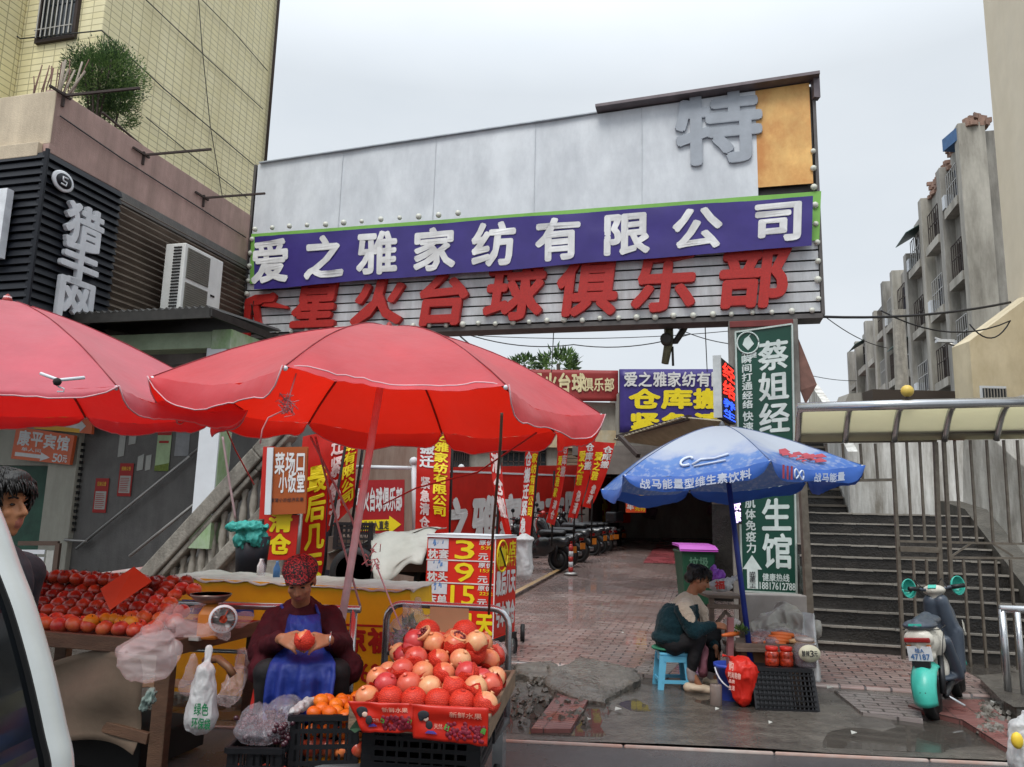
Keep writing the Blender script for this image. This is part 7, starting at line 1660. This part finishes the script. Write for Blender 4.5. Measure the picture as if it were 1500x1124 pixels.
g = MB(); strip_(Y1-.079, Y1-.066, pd_[:37], -.012, .02); g.build('window_seal', m_tyre, van)
g = MB(); g.prism([vx(p, -.01, Y1-.16) for p in prof[9:12]]+[vx(p, -.06, Y1-.16) for p in reversed(prof[9:12])], Y*.12); g.build('tail_lamp', mat('tail_red', '7d1412', .2, coat=.5), van)
for wx, wy in ((-.75, Y1-.12), (-3.0, Y1-.12), (-.75, Y0+.12), (-3.0, Y0+.12)): wheel(van, V((low.x+wx, wy, .31)), .31, Y, .19)
g = MB(); g.bx((low.x-3.5, Y0+.05, .28), (low.x-.1, Y1-.05, .34), (X, Y, Z)); g.build('underbody', m_dark, van)
# ================================================================ electric scooter on the right
m_tq = mat('turquoise_plastic', '3fb8a6', .4, var=.1, coat=.2, stain='3c9385', ssc=(7, 7, 7), samt=.5); m_dg = mat('slate_plastic', '3d4652', .4, var=.1, scale=6, coat=.15); m_wp = mat('scooter_white', 'cfcbbf', .4, var=.08, coat=.2, stain='8f8878', ssc=(6, 6, 6), samt=.45); m_my_ = mat('indicator_amber', 'b8641c', .3); m_bk = mat('black_plastic', '17181b', .45, var=.2)
ra_ = gnd(1370, 1056); fa_ = gnd(1411, 1018); hd = (fa_-ra_); rzs = math.atan2(hd.y, hd.x); sc_len = 1.12
es = thing('electric_scooter', 'white and turquoise electric scooter parked before the steel gate', 'scooter', ra_, local=True, rz=rzs)
es.rotation_euler = (-.1, 0, rzs); es.scale = (.96, .96, .96)
def W2L(): pass
wheel(es, V((0, 0, .2)), .2, Y, .085, m_bk, 'rear_wheel'); wheel(es, V((sc_len, 0, .2)), .2, Y, .08, m_bk, 'front_wheel')
def fender(cx_, r, a0, a1, wd_, nm, m_):
    def fn(u, v):
        a = math.radians(a0+(a1-a0)*u); y = (v-.5)*wd_; k = 1-.2*(2*v-1)**2-.25*max(0, u-.75)*(2*v-1)**2
        return V((cx_+r*k*math.cos(a), y*(1-.25*max(0, u-.6)), .2+r*k*math.sin(a)))
    g = MB(); g.sheet(fn, 18, 12); return g.build(nm, m_, es, solid=.01)
rf = fender(0, .275, 60, 192, .19, 'rear_fender', m_tq); fender(sc_len, .25, 20, 140, .15, 'front_fender', m_tq)
g = MB(); p = V((-.262, 0, .25)); g.box(p, (.02, .05, .028)); g.build('reflector', m_bk, rf, bev=.006)
blob('tail_body', [elp((.05, 0, .62), (.22, .125, .13)), elp((.25, 0, .6), (.25, .13, .15)), cap((.42, 0, .5), (.36, 0, .34), .11, .1), elp((-.1, 0, .66), (.07, .118, .085)), elp((-.03, 0, .52), (.09, .1, .06))], m_wp, .012, 4, es)
blob('side_panel', [cap((.3, -.12, .6), (.5, -.13, .3), .05, .06), cap((.3, .12, .6), (.5, .13, .3), .05, .06), elp((.5, 0, .29), (.3, .15, .05)), cap((.75, 0, .28), (.95, 0, .3), .12, .1)], m_dg, .012, 3, es)
blob('seat', [cap((-.08, 0, .765), (.3, 0, .79), .055, .06), elp((.02, 0, .76), (.2, .135, .05)), elp((.3, 0, .775), (.22, .11, .05))], m_dg, .011, 3, es)
g = MB(); g.box((-.165, 0, .775), (.01, .1, .018)); g.build('seat_badge', m_tq, es)
blob('front_shield', [cap((.83, -.09, .3), (.86, -.11, .62), .06, .07), cap((.83, .09, .3), (.86, .11, .62), .06, .07), cap((.86, -.08, .62), (.8, -.04, .9), .07, .07), cap((.86, .08, .62), (.8, .04, .9), .07, .07), elp((.86, 0, .6), (.06, .16, .3)), elp((.95, 0, .75), (.05, .12, .17))], m_dg, .013, 4, es)
blob('handlebar_cover', [elp((.8, 0, 1.0), (.09, .1, .05)), cap((.8, 0, .97), (.83, 0, .85), .06, .065), elp((.78, 0, 1.02), (.06, .075, .03))], m_wp, .01, 3, es)
g = MB(); g.box((.735, 0, 1.035), (.05, .07, .012), (V((.8, 0, .5)).normalized(), Y, V((-.5, 0, .8)).normalized())); g.build('display', m_tq, es, bev=.004)
for sd in (-1, 1):
    cs_, sn_ = math.cos(.8), math.sin(.8)
    def st_(x, y, z): return V((.8+(x-.8)*cs_-y*sn_, (x-.8)*sn_+y*cs_, z))
    g = MB(); g.tube([st_(.8, sd*.06, 1.0), st_(.79, sd*.15, 1.02), st_(.76, sd*.27, 1.03)], .014, 8); g.m = 1; g.tube([st_(.78, sd*.17, 1.022), st_(.75, sd*.28, 1.03)], .02, 10); g.build('grip', [m_dg, m_bk], es)
    g = MB()
    def cup(u, v, sd=sd): a = u*2*math.pi; r = .5*math.pi*v*.92; return st_(.83+.08*math.cos(r)-.05, sd*.25+.066*math.sin(r)*math.cos(a)*sd, 1.03+.086*math.sin(r)*math.sin(a))
    g.sheet(cup, 24, 8); g.build('hand_guard', m_tq, es, solid=.008)
g = MB(); g.box((-.175, 0, .655), (.02, .2, .04), (X, Y, Z)); g.build('tail_light', mat('tail_red', '7d1412'), es, bev=.012)
pm_ = [mat('plate_white', 'd2d6da', .4)]
g = MB(); nx = V((-1, 0, -.12)).normalized(); nzz = V((-.12, 0, 1)).normalized(); pc = V((-.15, 0, .545)); g.box(pc, (.006, .185, .12), (nx, Y, nzz)); plo = g.build('licence_plate', pm_, es, bev=.004)
g = MB(); fnp = lambda u, v: pc+nx*.004+Y*((.5-u)*.17)+nzz*((v-.5)*.11); put(g, '桂A', cell(fnp, .3, .58, .7, .92), nx, .01, 0, .002, 1); put(g, '47187', cell(fnp, .08, .08, .92, .5), nx, .01, 0, .002, 1); g.build('plate_number', mat('plate_blue', '3f6fa8', .5), plo)
g = MB(); g.box((-.12, 0, .46), (.05, .12, .05)); g.tube([(-.02, .1, .22), (.1, .1, .5)], .025, 8); g.tube([(-.02, -.1, .22), (.1, -.1, .5)], .025, 8); g.tube([(0, -.11, .2), (.4, -.1, .26)], .025, 6); g.tube([(0, .11, .2), (.4, .1, .26)], .025, 6); g.build('suspension', m_bk, es)
g = MB(); g.tube([(.36, .12, .25), (.2, .18, .02)], .013, 6); g.tube([(.3, .1, .25), (.22, -.2, .09)], .013, 6); g.build('kickstand', m_ss, es)
g = MB()
for sd in (-.055, .055): g.tube([(sc_len, sd, .2), (sc_len-.2, sd*.9, .75)], .022, 8)
g.build('fork', m_bk, es)
g = MB()
for sd in (-1, 1): g.tube([st_(.78, sd*.12, 1.02), st_(.86, sd*.14, 1.1), st_(.93, sd*.06, .98), V((.9, sd*.03, .85))], .005, 5); g.tube([st_(.8, sd*.16, 1.01), st_(.83, sd*.2, 1.0), st_(.81, sd*.29, 1.01)], .006, 5)
g.build('cables_and_levers', m_bk, es)
g = MB(); g.tube([(-.13, -.105, .735), (.05, -.135, .72), (.3, -.14, .73), (.46, -.1, .72)], .004, 5); g.tube([(-.13, .105, .735), (.05, .135, .72), (.3, .14, .73), (.46, .1, .72)], .004, 5); g.tube([(.02, -.128, .5), (.12, -.135, .62), (.2, -.14, .7)], .004, 5); g.build('panel_seam', m_bk, es)
g = MB(); g.box((-.145, -.075, .6), (.02, .035, .03)); g.build('indicator', m_my_, es, bev=.006); g = MB(); g.box((-.145, .075, .6), (.02, .035, .03)); g.build('indicator', m_my_, es, bev=.006)
g = MB(); g.lathe((0, -.05, .2), [(.0001, 0), (.09, .005), (.095, .09), (.0001, .1)], 20, (X, Z, Y)); g.build('hub_motor', m_bk, es)
g = MB(); nxs = V((-.2, -1, 0)).normalized(); g.prism([(.7, -.205, .66), (.76, -.205, .6), (.8, -.2, .7), (.74, -.2, .74)], (0, -.002, 0)); g.build('decal', m_wp, es)
# ================================================================ motorcycles along the alley
m_mb = mat('bike_black', '17181b', .25, var=.2, coat=.4); m_mr = mat('bike_red', '9c231d', .3, coat=.4); m_my = mat('bike_amber', 'c8782a', .35, coat=.2); m_mw = mat('bike_silver', '8c8d90', .35, metal=.4, coat=.2)
def motor(px, py, hdg, cb, cf, label, box=None, s=1.0):
    p = gal(px, py, .05); t = thing('motor_scooter', label, 'motor scooter', p, 'motor scooters parked along the side wall', local=True, rz=hdg+rr(-.16, .16)); s_ = rr(1.1, 1.24); t.scale = (s_, s_, s_)
    wheel(t, V((0, 0, .24)), .24, Y, .12, m_bk); wheel(t, V((1.25, 0, .24)), .24, Y, .1, m_bk)
    blob('rear_mudguard', [cap((-.18, 0, .5), (-.3, 0, .4), .09, .07), elp((-.1, 0, .52), (.16, .1, .07))], m_bk, .025, 2, t)
    blob('body', [elp((.0, 0, .6), (.32, .17, .15)), elp((.3, 0, .52), (.3, .17, .2)), cap((.35, 0, .4), (.8, 0, .34), .12, .1), elp((-.25, 0, .68), (.12, .09, .06)), cap((.8, 0, .35), (1.02, 0, .8), .1, .11), elp((1.05, 0, .8), (.1, .17, .16))], cb, .03, 3, t)
    blob('seat', [cap((-.1, 0, .78), (.42, 0, .76), .07, .08), elp((.1, 0, .78), (.28, .14, .06))], m_bk, .025, 3, t)
    blob('front_panel', [elp((1.1, 0, .78), (.07, .15, .15)), cap((1.1, 0, .9), (1.02, 0, 1.02), .09, .07), elp((1.2, 0, .52), (.2, .06, .05))], cf, .025, 3, t)
    g = MB(); g.ell((1.16, 0, .88), (.05, .09, .07), 12); g.build('headlight', m_ss, t)
    g = MB(); g.tube([(1.0, -.34, 1.04), (1.02, -.1, 1.02), (1.02, .1, 1.02), (1.0, .34, 1.04)], .016, 8); g.build('handlebar', m_bk, t)
    for sd in (-1, 1): 
        g = MB(); g.tube([(1.02, sd*.2, 1.03), (1.0, sd*.26, 1.17)], .008, 6); g.ell((.98, sd*.28, 1.21), (.02, .065, .045), 12); g.build('mirror', m_bk, t)
    g = MB(); g.tube([(.3, -.16, .3), (.0, -.17, .27), (-.22, -.17, .3)], [.03, .05, .05], 10); g.build('exhaust', m_mw, t)
    g = MB(); g.box((-.33, 0, .6), (.02, .16, .06)); g.build('tail_lamp', mat('tail_red', '7d1412'), t, bev=.008); g = MB(); g.box((-.36, 0, .46), (.01, .2, .13)); g.build('licence_plate', m_my, t)
    g = MB(); g.tube([(1.25, .07, .24), (1.05, .05, .75)], .025, 6); g.tube([(1.25, -.07, .24), (1.05, -.05, .75)], .025, 6); g.tube([(0, .12, .25), (-.05, .12, .6)], .025, 6); g.build('fork', m_bk, t)
    if box: g = MB(); g.box((-.3, 0, .98), (.36, .4, .3)); g.build('top_box', box, t, bev=.05)
    return t
motor(818, 838, math.radians(143), m_mb, m_mb, 'black motor scooter nearest the price box with pale exhaust')
motor(849, 824, math.radians(146), m_mb, m_mr, 'black motor scooter with red front second from the price box')
motor(867, 815, math.radians(143), m_mb, m_my, 'motor scooter with amber front panel in the middle of the row')
motor(887, 811, math.radians(141), m_mw, m_mr, 'silver motor scooter with a black top box near the end of the row', m_mb)
motor(900, 807, math.radians(140), m_mb, m_mb, 'black motor scooter with red top box at the end of the row', m_mr)
motor(832, 831, math.radians(146), m_mb, m_mb, 'black motor scooter squeezed between the nearest one and the red fronted one')
motor(877, 813, math.radians(147), m_mb, m_mb, 'black motor scooter beside the silver one with the top box')
motor(945, 791, math.radians(150), m_mb, m_mb, 'dim black motor scooter under the dark alley canopy')
motor(965, 787, math.radians(150), m_mw, m_mb, 'dim silver motor scooter deepest under the alley canopy')
# bollards
m_bor = mat('bollard_red', 'b8302a', .4, var=.1)
def bollard(px, py, label):
    p = gal(px, py, .06); t = thing('bollard', label, 'bollard', p)
    g = MB(); g.lathe(p, [(.16, 0), (.16, .03), (.06, .06)], 14); g.build('base', m_rail, t)
    g = MB()
    for k in range(5): g.m = k % 2; g.lathe(p+Z*(.05+k*.115), [(.05, 0), (.05, .114)], 14)
    g.m = 0; g.lathe(p+Z*.625, [(.05, 0), (.035, .03), (.0001, .04)], 14); g.build('post', [m_bor, m_gw], t)
bollard(836, 842, 'red and white bollard beside the nearest black motor scooter'); bollard(932, 801, 'red and white bollard by the yellow line further up the alley'); bollard(983, 786, 'faint red and white bollard deep in the dark alley')
# wheelie bin
bp_ = gnd(1018, 893); bn = thing('wheelie_bin', 'green wheeled rubbish bin with purple lid behind the snack stall', 'bin', bp_)
m_bing = mat('bin_green', '1c4a35', .45, var=.15); m_lid = mat('lid_purple', 'b94fb8', .4, var=.08)
BX = X; g = MB(); a = bp_
def binring(z, w_, d_): return [a+V((-w_, -d_, z)), a+V((w_, -d_, z)), a+V((w_, d_, z)), a+V((-w_, d_, z))]
r1_, r2_ = binring(.1, .22, .25), binring(.98, .285, .33); g.add(r1_+r2_, [(0, 3, 2, 1), (4, 5, 6, 7)]+[(i, (i+1) % 4, (i+1) % 4+4, i+4) for i in range(4)]); g.box(a+Z*.97, (.6, .69, .04)); g.build('tub', m_bing, bn, bev=.02)
g = MB(); g.prism([a+V((-.31, -.36, .99)), a+V((.31, -.36, .99)), a+V((.31, -.2, 1.06)), a+V((.31, .3, 1.07)), a+V((-.31, .3, 1.07)), a+V((-.31, -.2, 1.06))], V((0, 0, .03))); g.build('lid', m_lid, bn, bev=.015)
for sx in (-.24, .24): wheel(bn, a+V((sx, .22, .11)), .11, X, .05)
g = MB(); fnb = lambda u, v: a+V((-.22+.44*u, -.335+.0*v, .45+.45*v))-Y*(0); 
def fnb(u, v): z = .45+.45*v; k = (z-.1)/.88; return a+V(((u-.5)*.42, -(.25+.08*k)-.004, z))
words(g, '垃圾', fnb, -Y, .1, .6, .9, .98, bold=.03); words(g, '分类', fnb, -Y, .1, .1, .9, .5, bold=.03); g.build('lettering', mat('bin_text', '5f8a72', .5), bn)
# ================================================================ the snack stall on the right
sg2 = gnd(986, 1003); m_bs = mat('stool_blue', '62b4d4', .4, var=.06, coat=.1)
sz = at(986, 950, YB).z-.02
stl = thing('plastic_stool', 'light blue plastic stool under the woman in teal', 'stool', V((pB.location.x, YB, 0))); sc0 = V((at(985, 990, YB).x, YB, 0))
g = MB(); g.box(sc0+Z*(sz-.015), (.27, .25, .03)); g.build('seat', m_bs, stl, bev=.012)
for sx in (-1, 1):
    for sy in (-1, 1): g = MB(); g.prism([sc0+V((sx*.13, sy*.12, sz-.03)), sc0+V((sx*.075, sy*.12, sz-.03)), sc0+V((sx*.115, sy*.145, .0)), sc0+V((sx*.155, sy*.145, 0))], Y*(-.03*sy)); g.build('leg', m_bs, stl, bev=.004)
g = MB()
for sy in (-1, 1): g.box(sc0+V((0, sy*.125, sz-.055)), (.2, .012, .05)); g.box(sc0+V((0, sy*.135, .09)), (.25, .012, .03))
for sx in (-1, 1): g.box(sc0+V((sx*.12, 0, sz-.055)), (.012, .2, .05)); g.box(sc0+V((sx*.135, 0, .09)), (.012, .24, .03))
g.build('brace', m_bs, stl)
o = blob('cushion', [elp(sc0+V((-.03, 0, sz+.025)), (.16, .15, .03))], mat('green_cushion', '2f7a5c', .7, var=.2), .01, 2, None, None, wob(.012, 12)); tag(o, 'green cushion between the blue stool and the seated woman', 'cushion')
# wooden stand behind
m_gwood = mat('grey_wood', '776659', .7, var=.3, scale=6, stretch=(1, 1, 4), stain='4a3f37', ssc=(3, 3, 3), samt=.6)
wsd = thing('wooden_stand', 'old grey wooden trestle stand behind the woman in teal', 'stand', at(1062, 1000, 8.0))
g = MB(); a, b = at(1037, 872, 7.9), at(1092, 874, 7.9); g.bx(a, b+Y*.5-Z*.025, (X, Y, Z)); g.bx(at(1037, 885, 7.92), at(1092, 893, 7.92)+Y*.03, (X, Y, Z)); g.build('top', m_gwood, wsd, bev=.004)
for x in (1042, 1086):
    for dy in (.05, .45): q = at(x, 874, 7.9+dy); g = MB(); g.bar(q, V((q.x, q.y, 0)), .045); g.build('leg', m_gwood, wsd)
g = MB(); g.bar(at(1040, 925, 7.95), at(1064, 895, 7.95), .03); g.bar(at(1088, 925, 7.95), at(1062, 895, 7.95), .03); g.build('brace', m_gwood, wsd)
m_purp = mat('purple_plastic', '9a55c4', .35, var=.15, trl=.2, bump=.4, bscale=20)
bag('plastic_bag', 'crumpled purple plastic bag on the wooden stand', [elp(at(1050, 843, 8.0), (.09, .08, .06)), cap(at(1045, 832, 8.0), at(1055, 848, 8.0), .03, .05)], m_purp, .025, 15, 3, .008)
wb3 = bag('plastic_bag', 'white plastic bag with red character lying on the wooden stand', [elp(at(1055, 858, 7.85), (.12, .1, .06)), cap(at(1060, 855, 7.85), at(1082, 846, 7.9), .05, .025)], m_plasw, .014, 13, 2, .008)
g = MB(); put(g, '福', (lambda u, v: at(1047+14*u, 863-12*v, 7.73)), -Y, .04); o = g.build('red_character', m_bred, wb3)
# low display: cartons and board
dsp = thing('snack_table', 'low makeshift snack table of cartons and boards', 'table', at(1130, 1000, 7.2))
m_ctn = mat('carton', '7a5a40', .8, var=.15, scale=5)
def D3(px, py, Yd): return at(px, py, Yd)
g = MB(); a, b = at(1078, 958, 7.0), at(1172, 950, 7.0); zt3 = a.z+.02
g.bx(V((a.x, 6.98, zt3)), V((b.x+.15, 7.6, zt3+.03)), (X, Y, Z)); g.build('board', m_gwood, dsp, bev=.004)
g = MB(); g.bx(V((a.x, 6.99, zt3+.03)), V((b.x+.14, 7.01, zt3+.07)), (X, Y, Z)); g.build('front_lip', m_gwood, dsp)
g = MB(); g.bx(V((a.x+.06, 7.06, .0)), V((a.x+.32, 7.5, zt3)), (X, Y, Z)); g.build('carton', m_ctn, dsp, bev=.006); g = MB(); g.bx(V((a.x+.38, 7.08, .0)), V((b.x+.1, 7.5, zt3)), (X, Y, Z)); g.build('carton', mat('dark_carton', '4a3a30', .8), dsp, bev=.006)
g = MB(); g.bar(V((at(1068, 1000, 7.05).x, 7.05, 0)), at(1070, 905, 7.05), .05, .05); g.build('corner_post', mat('pinkish_post', '8a5a5a', .7, var=.3), dsp)
zt4 = zt3+.03
def onT(px, Yd, h=0.0): p = at(px, 900, Yd); return V((p.x, Yd, zt4+h))
m_snk = mat('snack_brown', '8a4a34', .45, var=.5, scale=40); m_car = mat('carrot_orange', 'c8622a', .5, var=.15, scale=10)
def pack(px, Yd, lab, m_, r=(.09, .07, .035), seed=1): t = thing('snack_pack', lab, 'snack pack', onT(px, Yd)); blob('contents', [elp(onT(px, Yd, .035), r)], m_, .01, 2, t, None, wob(.016, 24, seed)); blob('wrapper', [elp(onT(px, Yd, .04), (r[0]*1.12, r[1]*1.12, r[2]*1.25))], m_plasc, .01, 1, t, None, crinkle(.012, 20, seed))
pack(1105, 7.15, 'brown snack pack at the left of the stall table', m_snk); pack(1117, 7.35, 'larger reddish brown snack pack behind the front packs', m_snk, (.12, .09, .06), 3); pack(1146, 7.4, 'brown snack pack heaped in the middle back of the stall table', m_snk, (.12, .09, .07), 5); pack(1168, 7.3, 'pale brown snack pack at the right of the stall table', mat('snack_pale', 'a5745a', .45, var=.4, scale=40), (.1, .08, .05), 6)
pack(1128, 7.12, 'dark reddish snack pack at the front of the stall table', mat('snack_red', '6d2f28', .45, var=.5, scale=40), (.07, .06, .035), 8)
for i in range(4):
    p = onT(1133+i*4, 7.1+.03*i, .03+.022*i); g = MB(); g.tube([p-X*.1+Z*.01, p, p+X*.1-Z*.01], [.012, .024, .02], 10); tag(g.build('carrot', m_car), 'peeled orange carrot in the pile of carrots on the snack table', 'carrot', 'pile of peeled carrots')
p = onT(1173, 7.08, .055); g = MB(); g.tube([p-X*.11, p-X*.05, p+X*.08, p+X*.11], [.015, .026, .026, .01], 12); tag(g.build('pale_root', mat('pale_root', 'c9a071', .5, var=.1)), 'pale yellow root lying at the right end of the snack table', 'root')
p1, p2 = at(1058, 931, 6.95), at(1082, 928, 7.05); g = MB(); g.tube([p1, p1.lerp(p2, .5), p2], [.012, .02, .018], 10); tag(g.build('carrot', m_car), 'long carrot with green top near the hands of the woman in teal', 'carrot')
g = MB(); crown(g, at(1086, 924, 7.05), (.05, .04, .03), 120, .03, 31); tag(g.build('carrot_leaves', m_leaf), 'green leaves at the end of the long carrot', 'leaves')
bag('cloth_bag', 'white cloth bag hanging behind the hands of the woman in teal', [cap(at(1068, 915, 7.45), at(1066, 948, 7.45), .06, .07), elp(at(1074, 912, 7.45), (.07, .05, .04))], mat('white_cloth_bag', 'b9b2ac', .8, var=.1), .014, 11, 4, .009)
# red jars and the big labelled jar
m_redg = mat('chili_jar', '9c3018', .15, var=.7, scale=45, coat=.6); m_rlid = mat('red_lid', 'c2281c', .35)
cz = at(1130, 975, 6.86).z
for px, lab in ((1131, 'left red lidded jar of chili sauce on the tipped crate'), (1152, 'right red lidded jar of chili sauce on the tipped crate')):
    c_ = at(px, 975, 6.84); c_.z = .325; t = thing('sauce_jar', lab, 'jar', c_); g = MB(); g.lathe(c_, [(.052, 0), (.058, .01), (.058, .06), (.055, .066), (.058, .072), (.058, .11), (.045, .125)], 20); g.build('jar', m_redg, t)
    g = MB(); g.lathe(c_+Z*.125, [(.048, 0), (.052, .004), (.052, .03), (.046, .034), (.0001, .034)], 20); g.build('lid', m_rlid, t)
c_ = at(1180, 975, 6.82); c_.z = .325; bj = thing('pickle_jar', 'big clear jar with cream oval label at the right end of the snack stall', 'jar', c_)
g = MB(); g.lathe(c_, [(.085, 0), (.092, .02), (.092, .17), (.07, .2), (.07, .21)], 24); g.m = 1; g.lathe(c_+Z*.005, [(.084, 0), (.087, .02), (.087, .09), (.0001, .09)], 24); g.build('jar', [m_plasc, mat('dark_pickle', '3d2222', .3)], bj)
g = MB(); g.lathe(c_+Z*.21, [(.074, 0), (.078, .004), (.078, .025), (.0001, .03)], 24); g.build('lid', mat('clear_lid', '9a8f8a', .3), bj)
g = MB(); g.lathe(c_+V((0, -.097, .125)), [(.0001, .006), (.07, .006), (.07, 0)], 28, (X*1.3, Z, -Y)); lbo = g.build('label', mat('label_cream', 'c9c4ab', .6), bj)
g = MB(); fnl = lambda u, v: c_+V((-.075+.15*u, -.1035, .095+.06*v)); words(g, '酸辣3元', fnl, -Y, .05, .1, .95, .9, bold=.01, lift=.002); g.build('writing', m_ink, lbo)
# black crate tipped on its side
lc = at(1155, 1010, 6.7); lc.z = 0
t = thing('black_crate', 'black crate tipped on its side in front of the snack stall', 'crate', lc)
cw_, ch_ = .52, .3; lean = .1
cf = lambda u, v: V((at(1110, 1036, 6.62).x, 6.62, .02)).lerp(V((at(1198, 1040, 6.58).x, 6.58, .02)), u)+Z*(ch_*v)+Y*(lean*v)
g = MB()
for k in range(9): a, b = cf(.0, k/8), cf(1, k/8); g.bar(a, b, .012 if 0 < k < 8 else .03, .02 if 0 < k < 8 else .035, Y)
for k in range(15): 
    u = k/14; a, b = cf(u, 0), cf(u, 1); g.bar(a+Y*.004, b+Y*.004, .012 if 0 < k < 14 else .035, .01)
g.prism([cf(.03, .04)+Y*.01, cf(.62, .04)+Y*.01, cf(.62, .96)+Y*.01, cf(.03, .96)+Y*.01], Y*.006)
for k in (2, 4, 6): g.bar(cf(.03, k/8)-Y*.006, cf(.65, k/8)-Y*.006, .008, .012, Y)
g.build('bottom', m_crate, t)
g = MB(); dpt = Y*.26
for (a, b, c, d) in ((cf(0, 0), cf(1, 0), cf(1, 0)+dpt, cf(0, 0)+dpt), (cf(0, 1), cf(1, 1), cf(1, 1)+dpt, cf(0, 1)+dpt), (cf(0, 0), cf(0, 1), cf(0, 1)+dpt, cf(0, 0)+dpt), (cf(1, 0), cf(1, 1), cf(1, 1)+dpt, cf(1, 0)+dpt)): g.add([a, b, c, d], [(0, 1, 2, 3)])
g.build('side', m_crate, t, solid=.008)
# red shopping bag, bucket, small jar
rb_ = blob('red_bag', [cap(at(1086, 1018, 6.72), at(1086, 985, 6.75), .085, .13), cap(at(1078, 980, 6.75), at(1072, 962, 6.78), .07, .02), elp(at(1098, 985, 6.75), (.08, .07, .07)), cap(at(1070, 962, 6.78), at(1058, 960, 6.85), .02, .016)], mat('red_nonwoven', 'd4281a', .45, var=.08, trl=.15, bump=.3, bscale=14), .01, 2, None, None, lambda p, n: V((0, 0, 0))+crinkle(.03, 7, 6, (1, 1, .5))(p, n))
tag(rb_, 'crumpled red shopping bag with white lettering beside the blue bucket', 'bag')
g = MB(); fr = quadfn(at(1066, 1012, 6.58), at(1086, 1016, 6.58), at(1088, 972, 6.6), at(1066, 968, 6.6)); words(g, '购', fr, -Y, .05, .7, .4, 1.0); words(g, '时尚购物', fr, -Y, .0, .45, .9, .65); words(g, '品质', fr, -Y, .05, .28, .5, .4); words(g, '生活', fr, -Y, .05, .05, .5, .2); o = g.build('lettering', mat('bag_white', 'e0b0a4', .5), rb_)
bq = gnd(1052, 1012); bq = V((bq.x, 6.98, 0)); bkt = thing('bucket', 'blue plastic bucket with white handle by the red shopping bag', 'bucket', bq); m_bb = mat('bucket_blue', '3a52b8', .35, var=.08)
bh = .31; g = MB(); g.lathe(bq, [(.085, 0), (.09, .01), (.118, bh-.03), (.135, bh-.03), (.138, bh), (.126, bh), (.112, bh-.04), (.08, .02), (.0001, .02)], 26); g.build('tub', m_bb, bkt)
g = MB(); g.tube([bq+V((-.135*math.cos(a), -.03-.14*math.sin(a), bh-.03-.15*math.sin(a))) for a in [k*math.pi/12 for k in range(13)]], .007, 6); g.build('handle', m_gw, bkt)
g = MB(); c5 = V((at(1047, 1020, 6.8).x, 6.76, 0)); g.lathe(c5, [(.045, 0), (.05, .01), (.05, .17), (.044, .18)], 18); tag(g.build('clear_jar', mat('clear_jar', '8a7d76', .2, var=.1, tra=.3)), 'cloudy clear plastic jar in front of the blue bucket', 'jar')
bag('plastic_bag', 'dusky pink bag hanging between the woman in teal and the bucket', [cap(at(1033, 950, 7.28), at(1030, 985, 7.28), .03, .05)], mat('dusky_pink_plastic', '8a5560', .6), .012, 10, 2, .009)
# plastic sheeting over goods
sh_ = thing('plastic_sheet', 'grey plastic sheet heaped over goods behind the snack table', 'plastic sheet', at(1140, 920, 7.7))
blob('heap', [cap(at(1105, 925, 7.6), at(1150, 900, 7.8), .09, .12), cap(at(1150, 905, 7.75), at(1185, 920, 7.65), .13, .12), elp(at(1140, 930, 7.6), (.3, .2, .1))], mat('grey_sheet_plastic', '9c988f', .3, var=.15, scale=4, tra=.12, bump=.5, bscale=10), .012, 2, sh_, None, crinkle(.045, 6, 11))
def drape(u, v): return at(1176+18*u+12*v*u, 898+100*v, 7.35-.25*v)+Y*(.05*math.sin(u*7))+X*(.02*NZ.noise(V((u*3, v*5, 4))))
g = MB(); g.sheet(drape, 14, 20); g.build('drape', mat('clear_sheet', 'c6c8c8', .2, var=.1, tra=.4, bump=.5, bscale=14), sh_, solid=.002)
g = MB(); a = at(1092, 905, 8.6); g.bx(V((a.x, 8.6, 0)), at(1182, 873, 8.6)+Y*.2, (X, Y, Z)); tag(g.build('low_block_wall', mat('pale_block', '9a948e', .75, var=.1, stain='77706a', ssc=(3, 3, 3), samt=.5), bev=.01), 'low pale block wall under the dark green sign', 'wall')
bag('plastic_bag', 'plastic bag with yellow goods standing at the bottom right corner', [cap(at(1499, 1115, 4.95), at(1496, 1070, 4.98), .085, .07), cap(at(1497, 1070, 4.98), at(1500, 1045, 5.0), .05, .02)], m_plasw, .012, 11, 5, .008)
o = blob('yellow_goods', [elp(at(1490, 1085, 4.88), (.035, .03, .05))], mat('yellow_goods', 'd9b838', .5), .01, 2); tag(o, 'yellow goods seen inside the corner plastic bag', 'goods')
# litter
for i, (px, py) in enumerate(((1050, 1040), (1128, 1060), (905, 1040), (912, 928), (1455, 1030), (1215, 1008), (860, 1055), (1250, 1075))):
    p = gnd(px, py, .04); g = MB(); s_ = rr(.015, .035); g.prism([p+V((-s_, -s_, 0)), p+V((s_, -s_*.6, .01)), p+V((s_*.8, s_, 0)), p+V((-s_*.5, s_*.8, .015))], Z*.004); tag(g.build('litter', m_paper), 'small pale scrap of litter on the wet paving', 'litter', 'scraps of litter on the ground')
